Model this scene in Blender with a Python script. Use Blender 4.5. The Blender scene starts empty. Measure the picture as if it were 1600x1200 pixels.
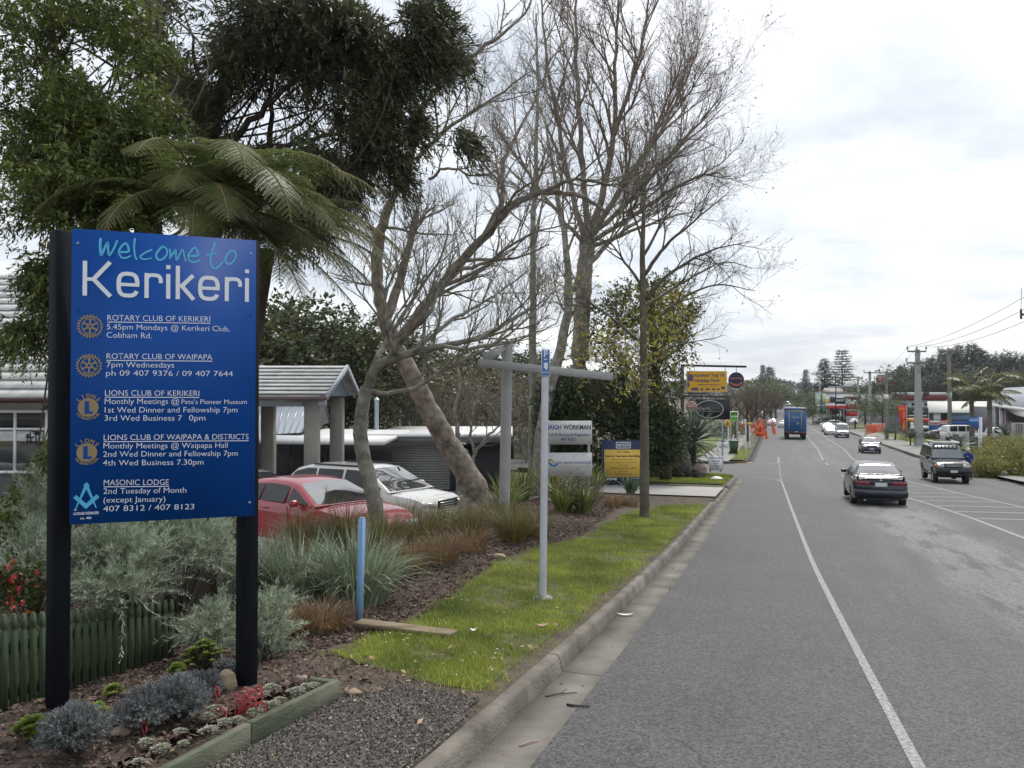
import bpy, bmesh, math, random
import numpy as np
from mathutils import Vector, Matrix
R = math.radians
rng = np.random.default_rng(7)
random.seed(7)
scene = bpy.context.scene
COL = scene.collection

# ------------------------------------------------------------ camera, sky, sun
FPX, EYE = 1300.0, 1.65
PITCH = math.atan(22/1300.0)
cam_d = bpy.data.cameras.new('camera')
cam_d.sensor_width = 36.0
cam_d.lens = 36.0*FPX/1600
cam_d.clip_end = 6000
cam_d.clip_start = .05
cam = bpy.data.objects.new('camera', cam_d)
cam.location = (0, 0, EYE)
cam.rotation_euler = (R(90)+PITCH, 0, 0)
COL.objects.link(cam)
scene.camera = cam
scene.view_settings.view_transform = 'Standard'
scene.view_settings.look = 'None'
scene.view_settings.exposure = 0.68
scene.view_settings.gamma = 1
scene.cycles.max_bounces = 5
scene.cycles.diffuse_bounces = 2
scene.cycles.glossy_bounces = 2
scene.cycles.transmission_bounces = 3
scene.cycles.transparent_max_bounces = 4
SUN_EL, SUN_AZ = R(56), R(27)          # azimuth clockwise from +Y (the view direction)
SUN_STRENGTH = 1.5
sd = bpy.data.lights.new('sun', 'SUN')
sd.energy = SUN_STRENGTH
sd.angle = R(10)
sd.color = (1, .955, .88)
sun = bpy.data.objects.new('sun', sd)
sun.rotation_euler = (-(math.pi/2-SUN_EL), 0, -SUN_AZ)
COL.objects.link(sun)
world = bpy.data.worlds.new('World')
scene.world = world
world.use_nodes = True
def make_sky():
    nt = world.node_tree
    N, L = nt.nodes, nt.links
    N.clear()
    out = N.new('ShaderNodeOutputWorld')
    bg = N.new('ShaderNodeBackground')
    L.new(bg.outputs[0], out.inputs[0])
    sky = N.new('ShaderNodeTexSky')
    sky.sky_type = 'NISHITA'
    sky.sun_disc = False
    sky.sun_elevation = SUN_EL
    sky.sun_rotation = SUN_AZ
    sky.air_density = 1.2
    sky.dust_density = 2.0
    bg.inputs[1].default_value = 0.1
    tc = N.new('ShaderNodeTexCoord')
    sep = N.new('ShaderNodeSeparateXYZ'); L.new(tc.outputs['Generated'], sep.inputs[0])
    def mth(op, a, b=None):
        n = N.new('ShaderNodeMath'); n.operation = op
        for i, x in enumerate((a, b)):
            if x is None: continue
            if isinstance(x, (int, float)): n.inputs[i].default_value = x
            else: L.new(x, n.inputs[i])
        return n.outputs[0]
    zz = mth('ADD', mth('MAXIMUM', sep.outputs[2], 0.0), 0.13)
    comb = N.new('ShaderNodeCombineXYZ')
    L.new(mth('DIVIDE', sep.outputs[0], zz), comb.inputs[0])
    L.new(mth('DIVIDE', sep.outputs[1], zz), comb.inputs[1])
    comb.inputs[2].default_value = 3.7
    def noise(scale, det, rough, w=None):
        n = N.new('ShaderNodeTexNoise')
        n.inputs['Scale'].default_value = scale
        n.inputs['Detail'].default_value = det
        n.inputs['Roughness'].default_value = rough
        mp = N.new('ShaderNodeMapping'); L.new(comb.outputs[0], mp.inputs[0])
        mp.inputs['Location'].default_value = w or (0, 0, 0)
        mp.inputs['Scale'].default_value = (1, 1.0, 1)
        L.new(mp.outputs[0], n.inputs['Vector'])
        return n.outputs[0]
    n1 = noise(1.45, 9, .58, (3.1, 1.7, 0))
    n2 = noise(.55, 5, .5, (8.2, 5.5, 2))
    mix = mth('ADD', mth('MULTIPLY', n1, .6), mth('MULTIPLY', n2, .4))
    ramp = N.new('ShaderNodeValToRGB')
    L.new(mix, ramp.inputs[0])
    e = ramp.color_ramp.elements
    e[0].position = .43; e[0].color = (4.9, 5.3, 5.9, 1)
    e[1].position = .67; e[1].color = (9.2, 9.2, 9.2, 1)
    m = e.new(.54); m.color = (7.0, 7.15, 7.4, 1)
    # bright break in the cloud round the hidden sun
    va = N.new('ShaderNodeVectorMath'); va.operation = 'DOT_PRODUCT'
    L.new(tc.outputs['Generated'], va.inputs[0])
    va.inputs[1].default_value = (math.sin(SUN_AZ)*math.cos(SUN_EL), math.cos(SUN_AZ)*math.cos(SUN_EL), math.sin(SUN_EL))
    g = mth('POWER', mth('MAXIMUM', va.outputs['Value'], 0.0), 14)
    addc = N.new('ShaderNodeMixRGB'); addc.blend_type = 'ADD'
    addc.inputs[2].default_value = (4, 3.9, 3.7, 1)
    L.new(g, addc.inputs[0]); L.new(ramp.outputs[0], addc.inputs[1])
    mixc = N.new('ShaderNodeMixRGB')
    mixc.inputs[0].default_value = .88
    L.new(sky.outputs[0], mixc.inputs[1]); L.new(addc.outputs[0], mixc.inputs[2])
    L.new(mixc.outputs[0], bg.inputs[0])
make_sky()

# ------------------------------------------------------------ terrain model
TA = math.atan(.315)
SA, CA = math.sin(TA), math.cos(TA)
PSV = np.array([-60, -10, 4.14, 8, 12.84, 26, 39.9, 56, 92, 150, 250, 400, 700, 1200, 3000])
PHV = np.array([-2.6, .75, 1.9, 2.16, 2.47, 2.98, 3.55, 4.0, 4.4, 4.7, 4.6, 3.3, 0, -8, -30])
_gs = np.arange(-60, 3000, .5)
_k = np.exp(-.5*(np.arange(-12, 13)*.5/2.5)**2); _k /= _k.sum()
_gh = np.convolve(np.pad(np.interp(_gs, PSV, PHV), 12, mode='edge'), _k, 'valid')
def prof(s): return EYE-np.interp(s, _gs, _gh)
def st(x, y): return x*SA+y*CA, x*CA-y*SA
def xy(s, t): return s*SA+t*CA, s*CA-t*SA
def sstep(a, b, x):
    u = np.clip((x-a)/(b-a), 0, 1)
    return u*u*(3-2*u)
def terr(s, t):
    """height of the walked-on ground at road coordinates (s along, t across)"""
    s = np.asarray(s, float); t = np.asarray(t, float)
    p = prof(s)
    left = .12-.47*sstep(-5.4, -8.6, t)*sstep(6.5, 10.5, s)-.30*sstep(-7.9, -10.5, t)*sstep(8, 12, s)*(1-sstep(36, 40, s))-.10*sstep(-2.4, -4.5, t)*(1-sstep(6.5, 10.5, s))
    # low bank of the planted bed
    left = left+.10*np.exp(-((t+4.6)/1.1)**2)*sstep(7, 10, s)*(1-sstep(21, 24, s))
    z = np.where(t < -1.5, p+left, np.where(t > 9.4, p+.11, p))
    return z
def zxy(x, y):
    s, t = st(x, y)
    return float(terr(s, t))
def ray(px, py):
    a = (px-800)/FPX; b = (600-py)/FPX
    c, s = math.cos(PITCH), math.sin(PITCH)
    return np.array((a, c-b*s, s+b*c))
def AT(px, py, Y):
    r = ray(px, py)
    return r*(Y/r[1])+np.array((0, 0, EYE))
def GR(px, py, dz=0.0):
    """the ground point that a look through (px, py) meets"""
    r = ray(px, py)
    t = 1.0
    f = lambda t: EYE+r[2]*t-zxy(r[0]*t, r[1]*t)-dz
    while f(t) > 0 and t < 3000: t *= 1.02
    lo, hi = t/1.02, t
    for _ in range(30):
        m = (lo+hi)/2
        if f(m) > 0: lo = m
        else: hi = m
    return np.array((r[0]*hi, r[1]*hi, EYE+r[2]*hi))
def GY(px, Y):
    """ground point in the column px at depth Y"""
    x = (px-800)/FPX*Y
    return np.array((x, Y, zxy(x, Y)))
def ST(s, t, dz=0):
    x, y = xy(s, t)
    return np.array((x, y, float(terr(s, t))+dz))

# ------------------------------------------------------------ mesh builder
def nrm(v):
    v = np.asarray(v, float)
    return v/(np.linalg.norm(v, axis=-1, keepdims=True)+1e-12)
class MB:
    def __init__(self):
        self.v = []; self.f = []; self.m = []; self.n = 0
    def add(self, v, f, mi=0):
        v = np.asarray(v, float).reshape(-1, 3)
        if isinstance(f, np.ndarray):
            self.f.append(f+self.n); self.m.append(np.full(len(f), mi))
        else:
            for k in sorted(set(len(q) for q in f)):
                a = np.array([q for q in f if len(q) == k], int)
                self.f.append(a+self.n); self.m.append(np.full(len(a), mi))
        self.v.append(v); self.n += len(v)
        return self
    def box(self, c, d, rot=None, mi=0, bev=0.0):
        """box, centre c, size d; bev chamfers the four long (z) edges and rims"""
        x, y, z = d[0]/2, d[1]/2, d[2]/2
        if bev <= 0:
            v = np.array([(i*x, j*y, k*z) for k in (-1, 1) for j in (-1, 1) for i in (-1, 1)], float)
            f = np.array([(0, 2, 3, 1), (4, 5, 7, 6), (0, 1, 5, 4), (2, 6, 7, 3), (0, 4, 6, 2), (1, 3, 7, 5)])
        else:
            b = bev
            def ring(xx, yy, zz, b):
                return [(xx-b, -yy, zz), (xx, -yy+b, zz), (xx, yy-b, zz), (xx-b, yy, zz), (-xx+b, yy, zz), (-xx, yy-b, zz), (-xx, -yy+b, zz), (-xx+b, -yy, zz)]
            v = np.array(ring(x-b, y-b, -z, b*.5)+ring(x, y, -z+b, b)+ring(x, y, z-b, b)+ring(x-b, y-b, z, b*.5))
            f = [tuple(range(7, -1, -1)), tuple(range(24, 32))]
            for r in range(3):
                for i in range(8):
                    f.append((r*8+i, r*8+(i+1) % 8, r*8+8+(i+1) % 8, r*8+8+i))
        if rot is not None: v = v @ np.asarray(rot).T
        return self.add(v+np.asarray(c, float), f, mi)
    def tube(self, pts, rad, sides=6, cap=True, mi=0):
        p = np.asarray(pts, float); n = len(p)
        rad = np.broadcast_to(np.asarray(rad, float), (n,))
        tan = np.gradient(p, axis=0) if n > 2 else np.repeat((p[1]-p[0])[None], 2, 0)
        tan = nrm(tan)
        up = np.array((0, 0, 1.0)) if abs(tan[0, 2]) < .9 else np.array((1.0, 0, 0))
        a = nrm(np.cross(tan, up)); b = np.cross(tan, a)
        # keep frames consistent
        for i in range(1, n):
            if np.dot(a[i], a[i-1]) < 0: a[i] = -a[i]; b[i] = -b[i]
        th = np.arange(sides)*2*math.pi/sides
        v = p[:, None, :]+rad[:, None, None]*(np.cos(th)[None, :, None]*a[:, None, :]+np.sin(th)[None, :, None]*b[:, None, :])
        v = v.reshape(-1, 3)
        i = np.arange(n-1)[:, None]*sides; j = np.arange(sides)[None, :]; j2 = (j+1) % sides
        f = np.stack([i+j, i+j2, i+sides+j2, i+sides+j], -1).reshape(-1, 4)
        base = self.n
        self.add(v, f, mi)
        if cap:
            self.f.append(np.array([list(range(sides-1, -1, -1))])+base); self.m.append(np.full(1, mi))
            self.f.append(np.array([list(range(sides))])+base+(n-1)*sides); self.m.append(np.full(1, mi))
        return self
    def lathe(self, prof_, seg=20, axis=(0, 0, 1), c=(0, 0, 0), mi=0):
        """prof_: list of (r, h) turned about the axis"""
        ax = nrm(axis); u = nrm(np.cross(ax, (0, 1, .1) if abs(ax[1]) < .9 else (1, 0, 0))); w = np.cross(ax, u)
        th = np.arange(seg)*2*math.pi/seg
        v = np.array([[np.asarray(c)+ax*h+r*(math.cos(t)*u+math.sin(t)*w) for t in th] for r, h in prof_]).reshape(-1, 3)
        n = len(prof_)
        i = np.arange(n-1)[:, None]*seg; j = np.arange(seg)[None, :]; j2 = (j+1) % seg
        return self.add(v, np.stack([i+j, i+j2, i+seg+j2, i+seg+j], -1).reshape(-1, 4), mi)
    def prism(self, poly, O, U, V, d, mi=0):
        """polygon in the U,V plane from O, thickened by vector d"""
        O, U, V, d = (np.asarray(q, float) for q in (O, U, V, d))
        p = np.array([O+U*a+V*b for a, b in poly]); n = len(p)
        f = [tuple(range(n-1, -1, -1)), tuple(range(n, 2*n))]+[(i, (i+1) % n, n+(i+1) % n, n+i) for i in range(n)]
        return self.add(np.vstack([p, p+d]), f, mi)
    def loft(self, rings, closed=True, caps=True, mi=0):
        r = np.asarray(rings, float); n, k = r.shape[:2]
        i = np.arange(n-1)[:, None]*k; j = np.arange(k if closed else k-1)[None, :]; j2 = (j+1) % k
        base = self.n
        self.add(r.reshape(-1, 3), np.stack([i+j, i+j2, i+k+j2, i+k+j], -1).reshape(-1, 4), mi)
        if caps and closed:
            self.f.append(np.array([list(range(k-1, -1, -1))])+base); self.m.append(np.full(1, mi))
            self.f.append(np.array([list(range(k))])+base+(n-1)*k); self.m.append(np.full(1, mi))
        return self
    def merge(self, o, M=None):
        for v in o.v: pass
        if not o.v: return self
        v = np.vstack(o.v)
        if M is not None:
            M = np.array(M); v = v @ M[:3, :3].T+M[:3, 3]
        base = self.n
        self.v.append(v); self.n += len(v)
        for f, m in zip(o.f, o.m): self.f.append(f+base); self.m.append(m)
        return self
    def mesh(self, name, mats, smooth=False, ang=None, org=None):
        me = bpy.data.meshes.new(name)
        v = np.vstack(self.v) if self.v else np.zeros((0, 3))
        if org is not None: v = v-np.asarray(org)
        me.vertices.add(len(v)); me.vertices.foreach_set('co', v.ravel().astype(np.float32))
        if self.f:
            loops = np.concatenate([f.ravel() for f in self.f])
            sizes = np.concatenate([np.full(len(f), f.shape[1]) for f in self.f])
            starts = np.concatenate([[0], np.cumsum(sizes)[:-1]])
            me.loops.add(len(loops)); me.loops.foreach_set('vertex_index', loops.astype(np.int32))
            me.polygons.add(len(sizes)); me.polygons.foreach_set('loop_start', starts.astype(np.int32))
            me.polygons.foreach_set('material_index', np.concatenate(self.m).astype(np.int32))
            if smooth or ang: me.polygons.foreach_set('use_smooth', np.ones(len(sizes), bool))
        me.update(calc_edges=True)
        if ang: me.set_sharp_from_angle(angle=R(ang))
        for m in (mats if isinstance(mats, (list, tuple)) else [mats]): me.materials.append(m)
        return me
def obj(name, mb, mats, parent=None, smooth=False, ang=None, org=None, loc=None):
    """org: world point that becomes the object's origin (vertices are given in world space);
    a child keeps its vertices in its parent's frame, so pass the parent's location as org"""
    me = mb if isinstance(mb, bpy.types.Mesh) else mb.mesh(name, mats, smooth, ang, org)
    o = bpy.data.objects.new(name, me)
    COL.objects.link(o)
    if parent is not None: o.parent = parent
    elif org is not None: o.location = org
    if loc is not None: o.location = loc
    return o
def tag(o, label, cat, group=None, kind=None):
    if label: o['label'] = label
    if cat: o['category'] = cat
    if group: o['group'] = group
    if kind: o['kind'] = kind
    return o
def thing(name, label, cat, loc=(0, 0, 0), rz=0.0, group=None):
    o = bpy.data.objects.new(name, None)
    o.empty_display_size = .2
    COL.objects.link(o)
    o.location = loc; o.rotation_euler = (0, 0, rz)
    return tag(o, label, cat, group)
def struct(name, mb, mats, smooth=False):
    o = obj(name, mb, mats, None, smooth)
    o['kind'] = 'structure'
    return o
KIDS = {}
def dup(root, loc=None, rz=None, label=None, group=None, scale=None):
    r = root.copy(); COL.objects.link(r)
    if loc is not None: r.location = loc
    if rz is not None: r.rotation_euler = (root.rotation_euler[0], root.rotation_euler[1], rz)
    if scale is not None: r.scale = (scale, scale, scale) if isinstance(scale, (int, float)) else scale
    if label: r['label'] = label
    if group: r['group'] = group
    kids = KIDS.get(root.name)
    if kids is None: kids = KIDS[root.name] = [(c, list(c.children)) for c in root.children]
    for c, gs in kids:
        d = c.copy(); COL.objects.link(d); d.parent = r
        for g in gs:
            q = g.copy(); COL.objects.link(q); q.parent = d
    return r
def rotz(a):
    c, s = math.cos(a), math.sin(a)
    return np.array(((c, -s, 0), (s, c, 0), (0, 0, 1.0)))
HEAD = -TA           # z rotation that turns local +Y along the road

# ------------------------------------------------------------ materials
def lin(*c):
    if len(c) == 1: c = c[0]
    return tuple(((x/255)/12.92 if x/255 <= .04045 else ((x/255+.055)/1.055)**2.4) for x in c[:3])
MATS = {}
def mat(name, col, rough=.6, var=.12, scale=4.0, bump=0.0, bscale=60.0, spec=.5, metal=0.0, coat=0.0, col2=None, leaf=0.0, island=0.0, stretch=None, uv=False, detail=4, emit=0.0):
    if name in MATS: return MATS[name]
    m = bpy.data.materials.new(name); m.use_nodes = True
    nt = m.node_tree; N, L = nt.nodes, nt.links
    b = N['Principled BSDF']
    b.inputs['Roughness'].default_value = rough
    b.inputs['Specular IOR Level'].default_value = spec
    b.inputs['Metallic'].default_value = metal
    b.inputs['Coat Weight'].default_value = coat
    b.inputs['Coat Roughness'].default_value = .04
    tc = N.new('ShaderNodeTexCoord')
    src = tc.outputs['UV' if uv else 'Object']
    if stretch:
        mp = N.new('ShaderNodeMapping'); mp.inputs['Scale'].default_value = stretch
        L.new(src, mp.inputs[0]); src = mp.outputs[0]
    nz = N.new('ShaderNodeTexNoise'); nz.inputs['Scale'].default_value = scale; nz.inputs['Detail'].default_value = detail
    nz.inputs['Roughness'].default_value = .6
    L.new(src, nz.inputs['Vector'])
    rp = N.new('ShaderNodeValToRGB')
    c1 = [max(0, x*(1-var)) for x in col]; c2 = [x*(1+var) for x in (col2 or col)]
    rp.color_ramp.elements[0].position = .3; rp.color_ramp.elements[1].position = .7
    rp.color_ramp.elements[0].color = (*c1, 1); rp.color_ramp.elements[1].color = (*c2, 1)
    L.new(nz.outputs[0], rp.inputs[0])
    cs = rp.outputs[0]
    if island:
        g = N.new('ShaderNodeNewGeometry')
        hs = N.new('ShaderNodeHueSaturation')
        mr = N.new('ShaderNodeMapRange'); mr.inputs[3].default_value = 1-island; mr.inputs[4].default_value = 1+island*1.3
        L.new(g.outputs['Random Per Island'], mr.inputs[0])
        L.new(mr.outputs[0], hs.inputs['Value'])
        m2 = N.new('ShaderNodeMath'); m2.operation = 'MULTIPLY'; m2.inputs[1].default_value = 7.31
        m3 = N.new('ShaderNodeMath'); m3.operation = 'FRACT'
        L.new(g.outputs['Random Per Island'], m2.inputs[0]); L.new(m2.outputs[0], m3.inputs[0])
        mr2 = N.new('ShaderNodeMapRange'); mr2.inputs[3].default_value = .5-.035*island/.3; mr2.inputs[4].default_value = .5+.025*island/.3
        L.new(m3.outputs[0], mr2.inputs[0]); L.new(mr2.outputs[0], hs.inputs['Hue'])
        L.new(cs, hs.inputs['Color']); cs = hs.outputs[0]
    L.new(cs, b.inputs['Base Color'])
    if emit:
        L.new(cs, b.inputs['Emission Color']); b.inputs['Emission Strength'].default_value = emit
    if bump:
        n2 = N.new('ShaderNodeTexNoise'); n2.inputs['Scale'].default_value = bscale; n2.inputs['Detail'].default_value = 5
        L.new(src, n2.inputs['Vector'])
        bp = N.new('ShaderNodeBump'); bp.inputs['Strength'].default_value = bump; bp.inputs['Distance'].default_value = .02
        L.new(n2.outputs[0], bp.inputs['Height']); L.new(bp.outputs[0], b.inputs['Normal'])
    if leaf:
        tr = N.new('ShaderNodeBsdfTranslucent'); L.new(cs, tr.inputs[0])
        mx = N.new('ShaderNodeMixShader'); mx.inputs[0].default_value = leaf
        L.new(b.outputs[0], mx.inputs[1]); L.new(tr.outputs[0], mx.inputs[2])
        L.new(mx.outputs[0], N['Material Output'].inputs[0])
    MATS[name] = m
    return m
def paint(name, col, rough=.25, coat=.8, var=.03):
    return mat(name, col, rough, var, 2.0, coat=coat)
M_GLASS = mat('window_glass', (.022, .028, .030), .03, .1, 2, spec=1.0, coat=1.0)
M_GLASS.node_tree.nodes['Principled BSDF'].inputs['IOR'].default_value = 1.9
M_GLASSD = mat('side_glass', (.012, .015, .016), .05, .1, 2, spec=.5)
M_TYRE = mat('tyre_rubber', (.018, .018, .018), .8, .2, 20)
M_BLACK = mat('black_plastic', (.016, .016, .018), .5, .2, 20)
M_CHROME = mat('chrome', (.62, .62, .62), .18, .05, 5, metal=1)
M_SILVER = mat('silver_metal', (.42, .43, .44), .35, .1, 5, metal=.8)
M_WHITE = mat('white_paint', (.78, .78, .77), .4, .05, 6)
M_GREY = mat('grey_paint', (.36, .37, .37), .5, .08, 6)
M_REDL = mat('red_lens', (.32, .012, .012), .15, .1, 30, coat=.5)
M_AMBER = mat('amber_lens', (.5, .16, .01), .2, .1, 30)
M_LENS = mat('clear_lens', (.45, .46, .47), .12, .2, 30, coat=.6)
M_CONC = mat('concrete', (.30, .285, .26), .85, .22, 3, bump=.25, bscale=90)
M_WOODP = mat('weathered_wood', (.20, .17, .13), .85, .3, 2, bump=.3, bscale=30, stretch=(8, 8, 1))
M_DIRT = mat('soil', (.075, .06, .042), .95, .35, 6, bump=.6, bscale=60, col2=(.10, .075, .055))
M_TEXTW = mat('white_lettering', (.72, .75, .80), .45, .03, 6)
M_TEXTB = mat('dark_lettering', (.02, .02, .03), .5, .03, 6)
M_TEXTN = mat('navy_lettering', (.03, .04, .17), .5, .03, 6)
# ------------------------------------------------------------ ground, road, kerbs, markings
def add_uv_st(o):
    """UV = road coordinates in metres, for the procedural textures only"""
    me = o.data
    n = len(me.vertices)
    co = np.empty(n*3, np.float32); me.vertices.foreach_get('co', co); co = co.reshape(-1, 3)
    s, t = st(co[:, 0], co[:, 1])
    li = np.empty(len(me.loops), np.int32); me.loops.foreach_get('vertex_index', li)
    uv = me.uv_layers.new(name='road')
    uv.data.foreach_set('uv', np.stack([s[li], t[li]], -1).ravel().astype(np.float32))
def grid_mesh(ss, ts, zf, keep=None):
    ss, ts = np.asarray(ss, float), np.asarray(ts, float)
    S, T = np.meshgrid(ss, ts, indexing='ij')
    Z = zf(S, T); X, Y = xy(S, T)
    n, k = S.shape
    v = np.stack([X, Y, Z], -1).reshape(-1, 3)
    i = np.arange(n-1)[:, None]*k; j = np.arange(k-1)[None, :]
    f = np.stack([i+j, i+k+j, i+k+j+1, i+j+1], -1)[..., ::-1]
    if keep is not None:
        f = f[keep(.25*(S[:-1, :-1]+S[1:, :-1]+S[:-1, 1:]+S[1:, 1:]), .25*(T[:-1, :-1]+T[1:, :-1]+T[:-1, 1:]+T[1:, 1:]))]
    f = f.reshape(-1, 4)
    used = np.unique(f); mp = np.full(len(v), -1); mp[used] = np.arange(len(used))
    return MB().add(v[used], mp[f])
def inpoly(x, y, poly):
    x = np.asarray(x); y = np.asarray(y); c = np.zeros(x.shape, bool)
    n = len(poly)
    for i in range(n):
        (x1, y1), (x2, y2) = poly[i], poly[(i+1) % n]
        if y1 == y2: continue
        c ^= ((y1 > y) != (y2 > y)) & (x < (x2-x1)*(y-y1)/(y2-y1)+x1)
    return c
def wob(s, t, f=3.0, ph=0.0):
    return (np.sin(s*f+1.3*np.sin(t*f*.7+ph))+np.sin(t*f*1.37+s*f*.61+ph)+.6*np.sin(s*f*2.7-t*f*3.1+ph)+.5*np.sin(s*f*6.1+t*f*4.7))/3.1
def stpoly(pts):
    out = []
    for p in pts:
        g = GR(*p); out.append(tuple(float(q) for q in st(g[0], g[1])))
    return out
# side street on the left at s 39..49, footpath crossing at s 23.5..29
SIDE0, SIDE1 = 39.0, 49.5
def base_z(s, t):
    z = terr(s, t)-.03
    road = (t > -1.55) & (t < 9.6)
    z = np.where(road, prof(s)-.25, z)
    side = (t <= -1.55) & (s > SIDE0-3) & (s < SIDE1+3)
    z = np.where(side, prof(s)-.12, z)
    far = sstep(150, 500, np.abs(t))
    return z+far*4
ssb = np.concatenate([np.arange(-8, 30, .5), np.arange(30, 120, 2), np.arange(120, 500, 12), np.arange(500, 2500, 80)])
tsb = np.concatenate([np.arange(-1500, -200, 60), np.arange(-200, -20, 6), np.arange(-20, -10, 1), np.arange(-10, -2.1, .3), [-1.9, -1.66, -1.5, 0, 4, 9.3, 9.55, 10], np.arange(11, 40, 2), np.arange(40, 220, 8), np.arange(220, 1500, 60)])
M_GROUND = mat('rough_ground', (.07, .075, .035), .95, .4, .6, bump=.4, bscale=6, col2=(.11, .10, .055))
struct('ground', grid_mesh(ssb, tsb, base_z), M_GROUND, True)
def road_mat():
    m = mat('asphalt', (.074, .074, .073), .68, .10, .9, uv=True, spec=.38)
    nt = m.node_tree; N, L = nt.nodes, nt.links
    b = N['Principled BSDF']
    rp = [n for n in N if n.type == 'VALTORGB'][0]
    tc = [n for n in N if n.type == 'TEX_COORD'][0]
    uvo = tc.outputs['UV']
    def noise(sc, det=3, st_=None, ro=.6):
        n = N.new('ShaderNodeTexNoise'); n.inputs['Scale'].default_value = sc; n.inputs['Detail'].default_value = det; n.inputs['Roughness'].default_value = ro
        if st_:
            mp = N.new('ShaderNodeMapping'); mp.inputs['Scale'].default_value = st_; L.new(uvo, mp.inputs[0]); L.new(mp.outputs[0], n.inputs[0])
        else: L.new(uvo, n.inputs[0])
        return n.outputs[0]
    def mth(op, a, b_=None, c=None):
        n = N.new('ShaderNodeMath'); n.operation = op; n.use_clamp = False
        for i, x in enumerate((a, b_, c)):
            if x is None: continue
            if isinstance(x, (int, float)): n.inputs[i].default_value = x
            else: L.new(x, n.inputs[i])
        return n.outputs[0]
    def smooth(a, lo, hi):
        n = N.new('ShaderNodeMapRange'); n.interpolation_type = 'SMOOTHSTEP'
        n.inputs[1].default_value = lo; n.inputs[2].default_value = hi
        L.new(a, n.inputs[0]); return n.outputs[0]
    sp = N.new('ShaderNodeSeparateXYZ'); L.new(uvo, sp.inputs[0])
    s_, t_ = sp.outputs[0], sp.outputs[1]
    # chip speckle
    vo = N.new('ShaderNodeTexVoronoi'); vo.inputs['Scale'].default_value = 72; L.new(uvo, vo.inputs['Vector'])
    sepc = N.new('ShaderNodeSeparateColor'); L.new(vo.outputs['Color'], sepc.inputs[0])
    chip = mth('MULTIPLY_ADD', sepc.outputs[0], 1.15, .42)
    chip = mth('MULTIPLY', chip, mth('MULTIPLY_ADD', noise(14, 4), .5, .75))
    # worn, polished tracks and the pale dusty patch between the lanes
    edge = noise(.55, 5, (.35, 1.6, 1))
    w1 = mth('ADD', t_, mth('MULTIPLY', mth('SUBTRACT', edge, .5), 1.6))
    pale = mth('MULTIPLY', smooth(w1, 1.9, 2.5), mth('SUBTRACT', 1.0, smooth(w1, 3.3, 4.2)))
    sfade = mth('MULTIPLY', smooth(s_, 6.5, 11), mth('SUBTRACT', 1.0, smooth(s_, 22, 34)))
    brk = smooth(noise(.9, 6, (.5, 2.2, 1), .7), .40, .50)
    pale = mth('MULTIPLY', mth('MULTIPLY', pale, sfade), brk)
    far = smooth(s_, 16, 60)  # asphalt brightened down the road: grazing sky sheen put into its colour
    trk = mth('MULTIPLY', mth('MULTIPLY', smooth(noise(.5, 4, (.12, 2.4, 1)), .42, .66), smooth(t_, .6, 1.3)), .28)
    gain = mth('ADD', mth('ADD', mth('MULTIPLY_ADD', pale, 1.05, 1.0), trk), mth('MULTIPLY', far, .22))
    dark = mth('MULTIPLY', smooth(noise(.8, 5, (.3, 1.2, 1)), .56, .75), -.14)
    vc = N.new('ShaderNodeTexVoronoi'); vc.feature = 'DISTANCE_TO_EDGE'; vc.inputs['Scale'].default_value = .55
    wv = N.new('ShaderNodeVectorMath'); wv.operation = 'ADD'; nw = N.new('ShaderNodeTexNoise'); nw.inputs['Scale'].default_value = 1.3; nw.inputs['Detail'].default_value = 6
    L.new(uvo, nw.inputs[0]); L.new(uvo, wv.inputs[0]); L.new(nw.outputs['Color'], wv.inputs[1]); L.new(wv.outputs[0], vc.inputs['Vector'])
    crack = mth('MULTIPLY', mth('SUBTRACT', 1.0, smooth(vc.outputs['Distance'], .002, .010)), smooth(noise(.35, 3), .62, .70))
    drip = mth('MULTIPLY', smooth(noise(2.6, 3, (1, 1.6, 1)), .68, .78), -.22)
    tyre = mth('MULTIPLY', mth('MULTIPLY', smooth(mth('ABSOLUTE', mth('SUBTRACT', mth('ABSOLUTE', mth('SUBTRACT', t_, 2.55)), .78)), .38, .08), smooth(noise(.6, 4, (.15, 1, 1)), .3, .6)), .17)
    gain = mth('ADD', mth('ADD', mth('ADD', gain, dark), mth('MULTIPLY', crack, -.45)), mth('ADD', drip, tyre))
    gain = mth('MULTIPLY', gain, chip)
    mx = N.new('ShaderNodeVectorMath'); mx.operation = 'SCALE'
    L.new(rp.outputs[0], mx.inputs[0]); L.new(gain, mx.inputs['Scale'])
    L.new(mx.outputs[0], b.inputs['Base Color'])
    bp = N.new('ShaderNodeBump'); bp.inputs['Strength'].default_value = .35; bp.inputs['Distance'].default_value = .006
    L.new(vo.outputs['Distance'], bp.inputs['Height']); L.new(bp.outputs[0], b.inputs['Normal'])
    return m
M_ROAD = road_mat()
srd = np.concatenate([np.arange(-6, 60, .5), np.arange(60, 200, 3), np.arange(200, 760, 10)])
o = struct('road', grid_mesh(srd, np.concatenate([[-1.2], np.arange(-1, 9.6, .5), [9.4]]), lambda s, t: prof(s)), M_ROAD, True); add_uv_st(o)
def side_w(t):      # half flare of the side street mouth
    return 3.2*np.clip(1-(-1.5-t)/3.2, 0, 1)**2
o = struct('side_street', grid_mesh(np.arange(SIDE0-3.6, SIDE1+3.7, .2), np.concatenate([np.arange(-45, -6, 2), np.arange(-6, -1.19, .2), [-1.2]]), lambda s, t: prof(s)-.004-.006*(t < -1.3),
    lambda s, t: (s > SIDE0-side_w(t)) & (s < SIDE1+side_w(t))), M_ROAD, True); add_uv_st(o)
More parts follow.
